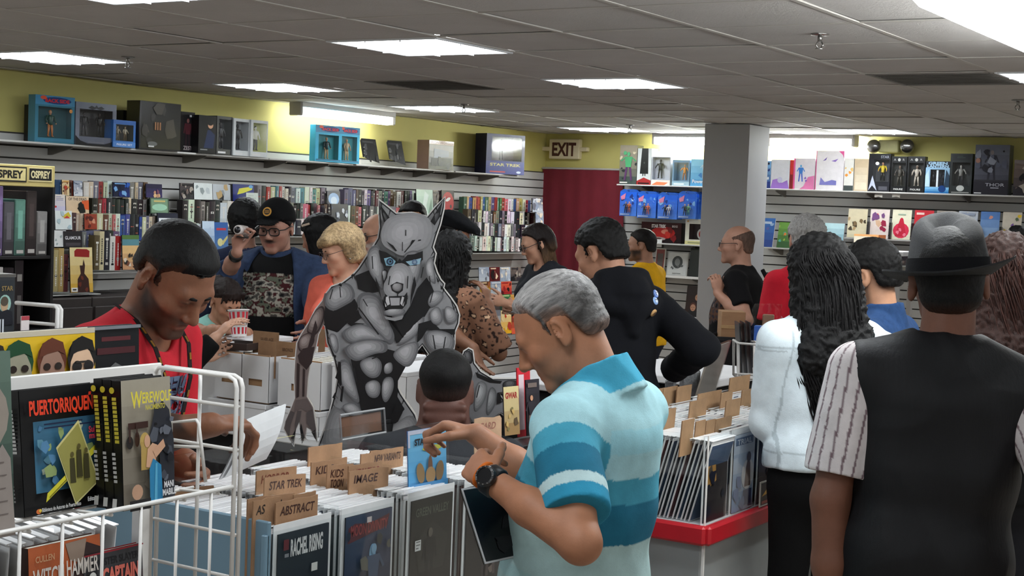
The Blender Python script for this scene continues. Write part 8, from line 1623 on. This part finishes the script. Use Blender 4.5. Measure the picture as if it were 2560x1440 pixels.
# comics standing between the wolf hand and the polo man
for (x0, y0, x1, y1, d_, lab, art, col) in ((1262, 1090, 1292, 968, 4.6, 'tall cream comic with a red splash title beside the wolf hand', lambda A: (A.grad(C(150, 120, 80), C(206, 190, 140), 4), A.text('GWAR', .5, .76, .12, C(150, 50, 44), .8, 'CENTER', .05), A.blobs(7, [C(190, 160, 100), C(90, 74, 56), C(120, 110, 70)], random.Random(4), (.1, .2), (0, 0, 1, .6))), C(60, 56, 60)), (1296, 1093, 1322, 920, 4.78, 'red and white comic above the cream comic near the polo man face', lambda A: (A.rect(0, 0, 1, 1, C(196, 36, 50)), A.rect(.1, .1, .5, .9, C(214, 190, 196))), C(190, 40, 50)), (1318, 1090, 1345, 950, 4.74, 'black comic edge just below the polo man chin', generic('dark', 190, n=2), C(20, 20, 24))):
    p0 = PX(x0, y0, d=d_); p1 = PX(x1, y0, d=d_-.04); v = PX(x0-4, y1, d=d_)-p0; h = np.linalg.norm(v); u = A_([-.1, 1, 0]) if d_ < 5 else RT; fr = frame(p0, A_([.15, 1, 0]), v); w = (x1-x0)*d_/CAMF/.52; cover(fr, w, h, .004, lab, art, col=col)
cs = thing('comic_stand', 'narrow black stand carrying a few comics beside the polo man chin', 'stand', PX(1300, 1095, d=4.7)*A_([1, 1, 0])); q = PX(1300, 1097, d=4.72); Geo().tube([(q[0], q[1], .0), (q[0], q[1], q[2]-.02)], .02, 10).tube([(q[0], q[1], 0), (q[0], q[1], .02)], .1, 20).build('pole', BLACKP, cs); Geo().box(q-A_([0, -.1, .015]), (.10, .34, .012), b=.003).build('ledge', BLACKP, cs)
# ------------------------------------------------------------------ held comics
p0 = PX(1031, 1216, z=1.052); d0 = depth(p0); v = PX(1011, 1090, d=d0+.06)-p0; u = PX(1126, 1190, d=d0+.09)-p0; L_ = np.linalg.norm(v); v = A_([-.04, -.035, 1.])/1.0014*L_; u = u-v*(u @ v)/(v @ v); p0 = p0-A_([.012, 0, 0]); fr = frame(p0-v*.55, u, v); w = np.linalg.norm(u); h = np.linalg.norm(v)*1.55
cover(fr, w, h, .003, 'sky blue comic in plastic held up by the man in the polo', lambda A: (A.grad(C(40, 140, 206), C(120, 196, 236), 8), A.rect(0, .95, 1, 1, C(200, 206, 226)), A.rect(0, .80, .05, 1, C(200, 206, 226)), A.ell(.62, .76, .26, .035, C(190, 190, 70)), A.text('STAR WARS', .16, .82, .075, C(30, 40, 50), .74, 'LEFT', .05), A.ell(.3, .48, .10, .13, C(150, 122, 84), rot=.5), A.ell(.8, .47, .10, .13, C(140, 112, 78), rot=-.5), A.ell(.55, .53, .06, .15, C(120, 84, 62)), A.ell(.55, .44, .13, .10, C(176, 140, 96)), A.rect(0, 0, 1, .36, C(60, 140, 196))), col=C(30, 100, 160), bag=True)
q0, q1, q2 = PX(1152, 1222, d=3.24), PX(1206, 1392, d=3.20), PX(1300, 1108, d=3.44); u_ = (q1-q0)/np.linalg.norm(q1-q0); v_ = q2-q0; fr = frame(q0, u_, v_-u_*(v_ @ u_))
cover(fr, .17, .262, .004, 'black comic with white edges tucked under the polo man left hand', lambda A: (A.rect(0, 0, 1, 1, C(206, 206, 208)), A.rect(.025, .02, .975, .98, C(18, 17, 20)), A.text('BLACK', .1, .88, .06, C(170, 170, 176), .4), A.blobs(3, [C(34, 30, 34)], random.Random(3), (.08, .16))), col=C(20, 20, 22))
p0 = PX(548, 1200, d=3.42); p1 = PX(658, 1150, d=3.55); p2 = PX(592, 1062, d=3.44); fr = frame(p0, p1-p0, p2-p0); w = np.linalg.norm(p1-p0); v_ = (p2-p0)
g = Geo(); o = thing('backing_board', 'white bagged comic backs lifted by the man in red', 'comic', p0); P0 = lambda a, b, c=0: p0+(p1-p0)*a+(p2-p0)*b+np.cross(p1-p0, p2-p0)/np.linalg.norm(np.cross(p1-p0, p2-p0))*c
for k, (sx, tx) in enumerate(((0, 0), (.06, .02))): g.grid([[P0(a+sx+.06*b*b, b+tx, .012*math.sin(3*b)+.006*k) for a in np.linspace(0, .96, 5)] for b in np.linspace(0, 1.02, 7)], C(226, 226, 224)); g.grid([[P0(a+sx+.06*b*b, b+tx, .012*math.sin(3*b)+.006*k-.003) for a in np.linspace(0, .96, 5)] for b in np.linspace(1.02, 0, 7)], C(226, 226, 224))
g.build('board', BAGTOP, o)
# ------------------------------------------------------------------ white wire rack at the front left
RY_, XB, XF = 2.05, -2.083, -1.872; ZT2 = 1.414
rk = thing('wire_rack', 'white wire display rack with book baskets in the front left corner', 'wire rack', ((XB+XF)/2, 1.5, 0))
def wr(pts, r=.0034, name='wire', closed=False): return Geo().tube(pts, r, 8, closed=closed).build(name, METALW, rk, smooth=True)
# end grid panel facing the bin
c = .02
for dy in (0, -.016): wr([(XB, RY_+dy, .9), (XB, RY_+dy, ZT2-.012), (XB+.012, RY_+dy, ZT2), (XF-c, RY_+dy, ZT2), (XF-.005, RY_+dy, ZT2-.006), (XF, RY_+dy, ZT2-c), (XF, RY_+dy, .85)], .0042, 'end_frame')
for z in (1.358, 1.278, 1.12, 1.04, .96): wr([(XB, RY_-.008, z), (XF, RY_-.008, z)], .0036, 'end_wire')
for x in (-1.975, -2.0+.005): wr([(x, RY_-.004, .85), (x, RY_-.004, ZT2)], .0036, 'end_wire') if x > -1.99 else None
Geo().box((XB-.012, RY_-.03, .70), (.026, .026, 1.36), b=.003).build('post', METALW, rk)
Geo().box((XB, 1.35, ZT2-.006), (.008, 1.40, .026), b=.002).build('top_bar', METALW, rk)
wr([(XF+.0, .6, 1.214), (XF, RY_-.02, 1.212)], .0042, 'front_rail'); wr([(XF, .6, .97), (XF, RY_-.02, .97)], .0042, 'front_rail')
for k in range(16): y = .7+k*.085; wr([(XF, y, 1.212), (XF, y, .97), (XB+.01, y, .95)], .003, 'basket_wire')
for k in range(16): y = .72+k*.085; wr([(XF, y, 1.205), (XB+.01, y, 1.192)], .003, 'basket_wire')
for x in (-1.92, -1.97, -2.03): wr([(x, .6, 1.198), (x, RY_-.02, 1.198)], .003, 'basket_wire'); wr([(x, .6, .951), (x, RY_-.02, .951)], .003, 'basket_wire')
be = thing('wire_bookend', 'bent white wire bookend beside the werewolf book stack', 'bookend', (-1.95, 1.98, 1.2)); a, b, cc, dd = [PX(*q, Y=2.0) for q in ((428, 1056), (497, 1051), (514, 1205), (430, 1115))]; Geo().tube([PX(424, 1200, Y=2.0), a, b-A_([.006, 0, 0]), b-A_([0, 0, .006]), cc], .0032, 8).tube([dd, PX(505, 1118, Y=2.0)], .003, 8).build('wire', METALW, be, smooth=True)
# rear upper panel
for q in (((40, 757), (138, 765), (144, 772), (140, 870)), ((40, 757), (148, 766), (153, 774), (150, 870))): P_ = [PX(x, y, Y=2.05+(.016 if q[1][0] > 140 else 0)) for x, y in q]; wr([P_[0], P_[1], P_[2], P_[3], P_[3]-A_([0, 0, .4])], .0042, 'end_frame')
P_ = [PX(x, y, Y=2.05) for x, y in ((60, 805), (142, 812))]; wr(P_, .0036, 'end_wire')
def RB(x0, x1, yt, X, zb, th, label, art, col, name='book', spine=None, ym=None, lean=5, spinefn=None, cat='book', group=None):
    fr, w, h = wall_frame('L', x0, x1, yt, zb, X, ym or (yt+80)); o0 = fr(0, 0); fr = frame(o0, (0, 1, 0), A_([-math.sin(math.radians(lean)), 0, math.cos(math.radians(lean))]))
    o = cover(fr, w, h, th, label, art, col=col, name=name, cat=cat, spine=spine, group=group)
    if spinefn: f2 = frame(fr(0, 0, -th), fr(0, 0, 0)-fr(0, 0, -th), fr(0, 1, 0)-fr(0, 0, 0)); A = Art(lambda a, b, c=0: f2(a, b, c+.0004), th, h); spinefn(A); A.done(o, 'spine_print', GLOSSY)
    return o
zb = 1.203; BKB = C(18, 18, 20)
def prb(A):
    A.rect(0, 0, 1, 1, BKB); A.rect(.14, .17, .96, .74, C(70, 120, 150)); A.blobs(26, [C(110, 160, 180), C(150, 170, 110), C(60, 100, 90), C(180, 190, 170), C(90, 140, 180)], random.Random(12), (.03, .07), (.14, .17, .96, .74)); A.text('PUERTORRIQUEÑO', .04, .80, .115, C(226, 66, 40), .84, 'LEFT', .035); A.lines(.2, .71, .9, 2, .03, C(30, 40, 70), random.Random(1), .012); A.poly([(.18, .10), (.9, .50), (.92, .57), (.2, .17)], C(222, 214, 60)); A.poly([(.22, .13), (.5, .29), (.5, .30), (.22, .14)], C(120, 110, 40))
    A.poly([(.52, .04), (.82, .20), (.60, .72), (.32, .52)], C(214, 206, 140)); A.poly([(.525, .06), (.80, .205), (.595, .695), (.335, .51)], C(160, 154, 84))
    for a, b, s_ in ((.50, .22, .2), (.58, .26, .22), (.66, .24, .2)): A.poly([(a-.035, b), (a+.035, b), (a+.028, b+s_), (a-.028, b+s_)], C(70, 66, 40)); A.ell(a, b+s_+.03, .022, .022, C(96, 88, 50), 8)
    A.text('Sublime a', .70, .61, .05, C(196, 50, 70), .26, 'LEFT', .03); A.text('mi pais', .70, .56, .05, C(196, 50, 70), .24, 'LEFT', .03); A.text('Biblioteca de Autores de Puerto Rico', .10, .035, .032, C(214, 214, 214), .46); A.text('Editorial Plaza Mayor', .64, .055, .036, C(220, 220, 220), .34); A.ell(.06, .045, .03, .02, C(226, 120, 60)); A.ell(.075, .05, .016, .014, C(232, 200, 80))
RB(66, 274, 968, -1.965, zb, .032, 'black PUERTORRIQUEÑO book with a tilted old photograph on its cover', prb, BKB, ym=1100, spinefn=lambda A: (A.rect(0, 0, 1, 1, C(22, 22, 24)), [A.rect(.3, .5+.03*k, .7, .52+.03*k, C(206, 206, 204)) for k in range(12)], [A.rect(.35, .12+.03*k, .65, .135+.03*k, C(150, 150, 150)) for k in range(6)]), lean=6)
def wwf(A):
    A.grad(C(120, 112, 100), C(160, 152, 136), 5); A.blobs(5, [C(90, 84, 76), C(140, 130, 116), C(60, 54, 50)], random.Random(3), (.1, .2), (0, 0, 1, .4)); A.rect(.1, .62, .5, .67, C(60, 36, 30)); A.ell(.12, .52, .07, .05, C(40, 36, 34)); A.rect(.1, .52, .14, .64, C(60, 40, 34)); A.ell(.26, .54, .05, .06, C(70, 50, 40)); A.rect(.24, .56, .27, .66, C(60, 40, 34))
    A.poly([(.5, .55), (.6, .72), (.62, .84), (.66, .76), (.78, .82), (.92, .74), (1., .5), (1, .05), (.72, .05), (.7, .4), (.6, .48)], C(44, 46, 54)); A.poly([(.5, .55), (.58, .62), (.7, .6), (.64, .5), (.54, .5)], C(84, 88, 98)); A.ell(.63, .64, .03, .012, C(20, 20, 22), 8); A.blobs(8, [C(70, 74, 84), C(30, 32, 38), C(100, 104, 114)], random.Random(6), (.05, .1), (.66, .1, 1, .74))
    A.ell(.36, .52, .10, .07, C(190, 160, 90)); A.poly([(.27, .30), (.45, .30), (.46, .50), (.28, .52)], C(180, 150, 84)); A.ell(.40, .52, .06, .05, C(206, 160, 130)); A.poly([(.36, .32), (.54, .30), (.60, .48), (.5, .50), (.40, .46)], C(210, 164, 134)); A.poly([(.5, .44), (.72, .52), (.76, .46), (.56, .38)], C(206, 160, 130)); A.poly([(.42, .05), (.68, .02), (.66, .32), (.5, .38), (.42, .3)], C(46, 130, 176)); A.poly([(.5, .05), (.56, .05), (.58, .34), (.54, .34)], C(90, 170, 206)); A.ell(.16, .14, .11, .06, C(190, 150, 124)); A.rect(0, 0, .42, .08, C(40, 38, 40))
    A.text('W', .07, .79, .13, C(222, 206, 70), .22, 'LEFT', .02); A.text('EREWOLF', .28, .82, .085, C(222, 206, 70), .6, 'LEFT', .02); A.text('NACIMIENTO', .34, .765, .04, C(200, 186, 70), .4, 'LEFT', .02); A.text('MANI', .68, .14, .05, C(224, 224, 226), .2, 'LEFT', .03); A.text('MABILL', .64, .08, .05, C(224, 224, 226), .28, 'LEFT', .03)
sp = lambda A: (A.rect(0, 0, 1, 1, BKB), [A.rect(.25, .52+.033*k, .75, .545+.033*k, C(214, 200, 70)) for k in range(11)], [A.rect(.3, .22+.035*k, .7, .242+.035*k, C(200, 200, 200)) for k in range(7)], A.poly([(.2, .03), (.7, .03), (.8, .1), (.3, .1)], C(214, 214, 212)), A.ell(.5, .93, .3, .025, C(220, 200, 60)))
for k in range(3):
    X = -1.886-.0212*k; y_ = PX(314, 1090, X=-1.886)[1]-.001*k; hh = .222; fr = frame((X, y_, zb), (0, 1, 0), A_([-math.sin(.07), 0, math.cos(.07)])); w = PX(436, 1090, X=-1.886)[1]-y_; o = cover(fr, w, hh, .0205, ['WEREWOLF novel with wolf and woman in blue on its cover, front copy', 'black WEREWOLF spine directly behind the front copy', 'black WEREWOLF spine, third copy of the stack', 'black WEREWOLF spine, rearmost copy beside PUERTORRIQUEÑO'][k], wwf if k == 0 else (lambda A: A.rect(0, 0, 1, 1, C(40, 40, 42))), col=BKB, name='book', cat='book', group='werewolf novels in the wire rack')
    f2 = frame(fr(0, 0, -.0205), fr(0, 0, 0)-fr(0, 0, -.0205), fr(0, 1, 0)-fr(0, 0, 0)); A = Art(lambda a, b, c=0, f2=f2: f2(a, b, c+.0004), .0205, hh); sp(A); A.done(o, 'spine_print', GLOSSY)
RB(-160, 42, 886, -1.88, zb, .012, 'dark green portrait book leaning at the left photo edge', lambda A: (A.grad(C(40, 60, 54), C(96, 116, 104), 6), A.ell(.62, .66, .34, .2, C(150, 140, 130)), A.ell(.7, .63, .1, .05, C(60, 60, 58)), A.poly([(.5, .0), (1, .0), (.96, .42), (.86, .5), (.7, .4)], C(150, 140, 134)), A.lines(.7, .4, .95, 5, .07, C(110, 100, 96), random.Random(3), .006)), C(60, 78, 70), ym=1080, lean=4)
def heads(A):
    A.grad(C(196, 150, 30), C(216, 176, 40), 4); A.rect(0, .95, 1, 1, C(190, 180, 160))
    for cx, sk, hr in ((.16, C(120, 106, 90), C(40, 36, 30)), (.36, C(150, 146, 126), C(30, 70, 44)), (.62, C(150, 116, 100), C(96, 50, 34)), (.86, C(216, 180, 150), C(26, 24, 24))): A.ell(cx, .72, .12, .20, hr); A.ell(cx, .58, .105, .25, sk); A.poly([(cx-.11, .74), (cx-.08, .88), (cx, .93), (cx+.09, .88), (cx+.11, .76), (cx+.05, .80), (cx-.04, .78)], hr); [A.ell(cx+s_*.045, .66, .03, .035, C(40, 30, 26), 10) for s_ in (-1, 1)]
    for s_ in (-1, 1): A.ell(.86+s_*.048, .64, .042, .05, C(30, 28, 30), 12)
    A.rect(.80, .67, .92, .69, C(40, 36, 34))
RB(-70, 244, 829, -2.125, 1.30, .02, 'yellow book with four painted haired heads behind the top bar', heads, C(206, 200, 186), ym=880, lean=3)
RB(60, 352, 820, -2.16, 1.28, .02, 'large black book with a faint red title behind the yellow book', lambda A: (A.rect(0, 0, 1, 1, C(22, 22, 25)), A.rect(.66, .86, .92, .9, C(90, 40, 44)), A.rect(.62, .74, .96, .80, C(74, 34, 38)), A.poly([(.66, .30), (.9, .34), (.9, .58), (.78, .66), (.66, .56)], C(100, 100, 100)), A.blobs(6, [C(70, 70, 72), C(120, 120, 120)], random.Random(4), (.03, .06), (.6, .3, .95, .6)), A.rect(0, .97, 1, 1, C(120, 122, 128))), C(34, 34, 40), ym=870, lean=2)
fr, w, h = wall_frame('L', -60, 36, 694, 1.47, -2.25, 760); o = thing('framed_box', 'silver edged box with a portrait photograph at the left photo edge', 'box', fr(w/2, 0)); g = Geo(); carton(g, fr, w, h, .07, C(40, 42, 46), side=C(190, 194, 196)); g.build('carton', PRINT, o); A = Art(fr, w, h); A.rect(.0, 0, .97, .95, C(44, 48, 52)); A.ell(.74, .56, .16, .15, C(150, 186, 176)); A.ell(.72, .54, .10, .12, C(180, 150, 120)); A.ell(.72, .6, .10, .08, C(80, 70, 60)); A.poly([(.5, .2), (.95, .2), (.92, .42), (.8, .46), (.6, .42)], C(26, 28, 36)); A.rect(.55, .02, .7, .3, C(196, 200, 206)); A.rect(.62, .02, .65, .3, C(24, 24, 30)); A.text('STAR', .62, .78, .08, C(140, 116, 70), .3); A.done(o, 'photo_print', GLOSSY); Geo().box(fr(w*.5, h+.003, -.03), (.062, w+.006, .006), b=.001).build('foil_edge', CHROME, o)
fr, w, h = wall_frame('L', 53, 73, 790, 1.435, -2.22, 810); o = thing('card', 'small white card with red edges behind the yellow book', 'card', fr(w/2, 0)); Geo().prism([(0, 0), (w, 0), (w, h), (0, h)], fr, .002, C(226, 214, 212)).build('card', PRINT, o); A = Art(fr, w, h); A.rect(0, .9, 1, 1, C(170, 60, 70)); A.poly([(.2, .0), (.4, .0), (1, .24), (1, .34)], C(170, 60, 70)); A.done(o, 'card_print')
# upper ledge that carries the rear row of the rack
Geo().box((-2.17, 1.35, 1.274), (.15, 1.36, .01), b=.002).build('ledge', METALW, rk); Geo().box((-2.26, 1.35, 1.428), (.10, 1.36, .008), b=.002).build('ledge', METALW, rk)
# lower basket: books and a stack of bagged comics lying on edge
def witch(A): A.rect(0, 0, 1, 1, C(176, 84, 44)); A.grad(C(150, 70, 40), C(186, 96, 56), 4); A.poly([(.4, 0), (1, 0), (1, .9), (.8, .96), (.56, .7), (.5, .4)], C(56, 40, 40)); A.poly([(.5, .98), (.8, .99), (.74, .8), (.56, .84)], C(150, 130, 116)); A.text('WITCH', .05, .70, .13, C(222, 214, 206), .42, 'LEFT', .02); A.text('HAMMER', .50, .72, .13, C(222, 214, 206), .46, 'LEFT', .02); A.text('CULLEN', .08, .88, .05, C(206, 160, 120), .26); A.rect(.56, .3, .70, .5, C(220, 220, 216)); A.ell(.3, .3, .16, .1, C(210, 130, 70))
RB(84, 262, 1356, -1.893, .957, .02, 'orange book titled WITCH HAMMER low in the wire rack', witch, C(60, 40, 36), ym=1400, lean=4)
def capt(A): A.rect(0, 0, 1, 1, C(50, 50, 54)); A.grad(C(70, 40, 44), C(60, 60, 64), 4); A.text('MONSTER SLAYER', .1, .87, .07, C(30, 30, 34), .84, 'LEFT', .03); A.rect(.05, .70, .22, .84, C(30, 30, 34)); A.ell(.14, .78, .06, .05, C(214, 214, 210)); A.text('CAPTAIN', .30, .70, .14, C(216, 110, 96), .62, 'LEFT', .05); A.text('CRUSADE', .32, .54, .13, C(216, 110, 96), .6, 'LEFT', .05); A.rect(0, .985, 1, 1, C(150, 40, 50))
RB(222, 368, 1376, -1.889, .957, .014, 'grey book titled CAPTAIN in red letters low in the wire rack', capt, C(130, 40, 48), ym=1420, lean=5)
for k in range(30):
    y = 1.17+.0265*k; o = bpy.data.objects.new('bagged_comic', rg.choice(UC)); CC.objects.link(o); o.location = (-2.185, y, .868+rg.uniform(-.004, .004)); o.rotation_euler = (math.radians(5+rg.uniform(-1, 1)), 0, math.radians(90)); tag(o, 'white bagged comic filed crosswise behind the lower rack basket, %s from the camera' % nth(k), 'comic', 'bagged comics behind the lower rack basket')
tr_ = thing('comic_trough', 'dark trough holding bagged comics inside the white wire rack', 'trough', (-2.0, 1.6, 0)); Geo().box((-2.19, 1.57, .43), (.18, .86, .86), b=.004).build('box', pm('dark_trough', C(60, 60, 62), .7), tr_)
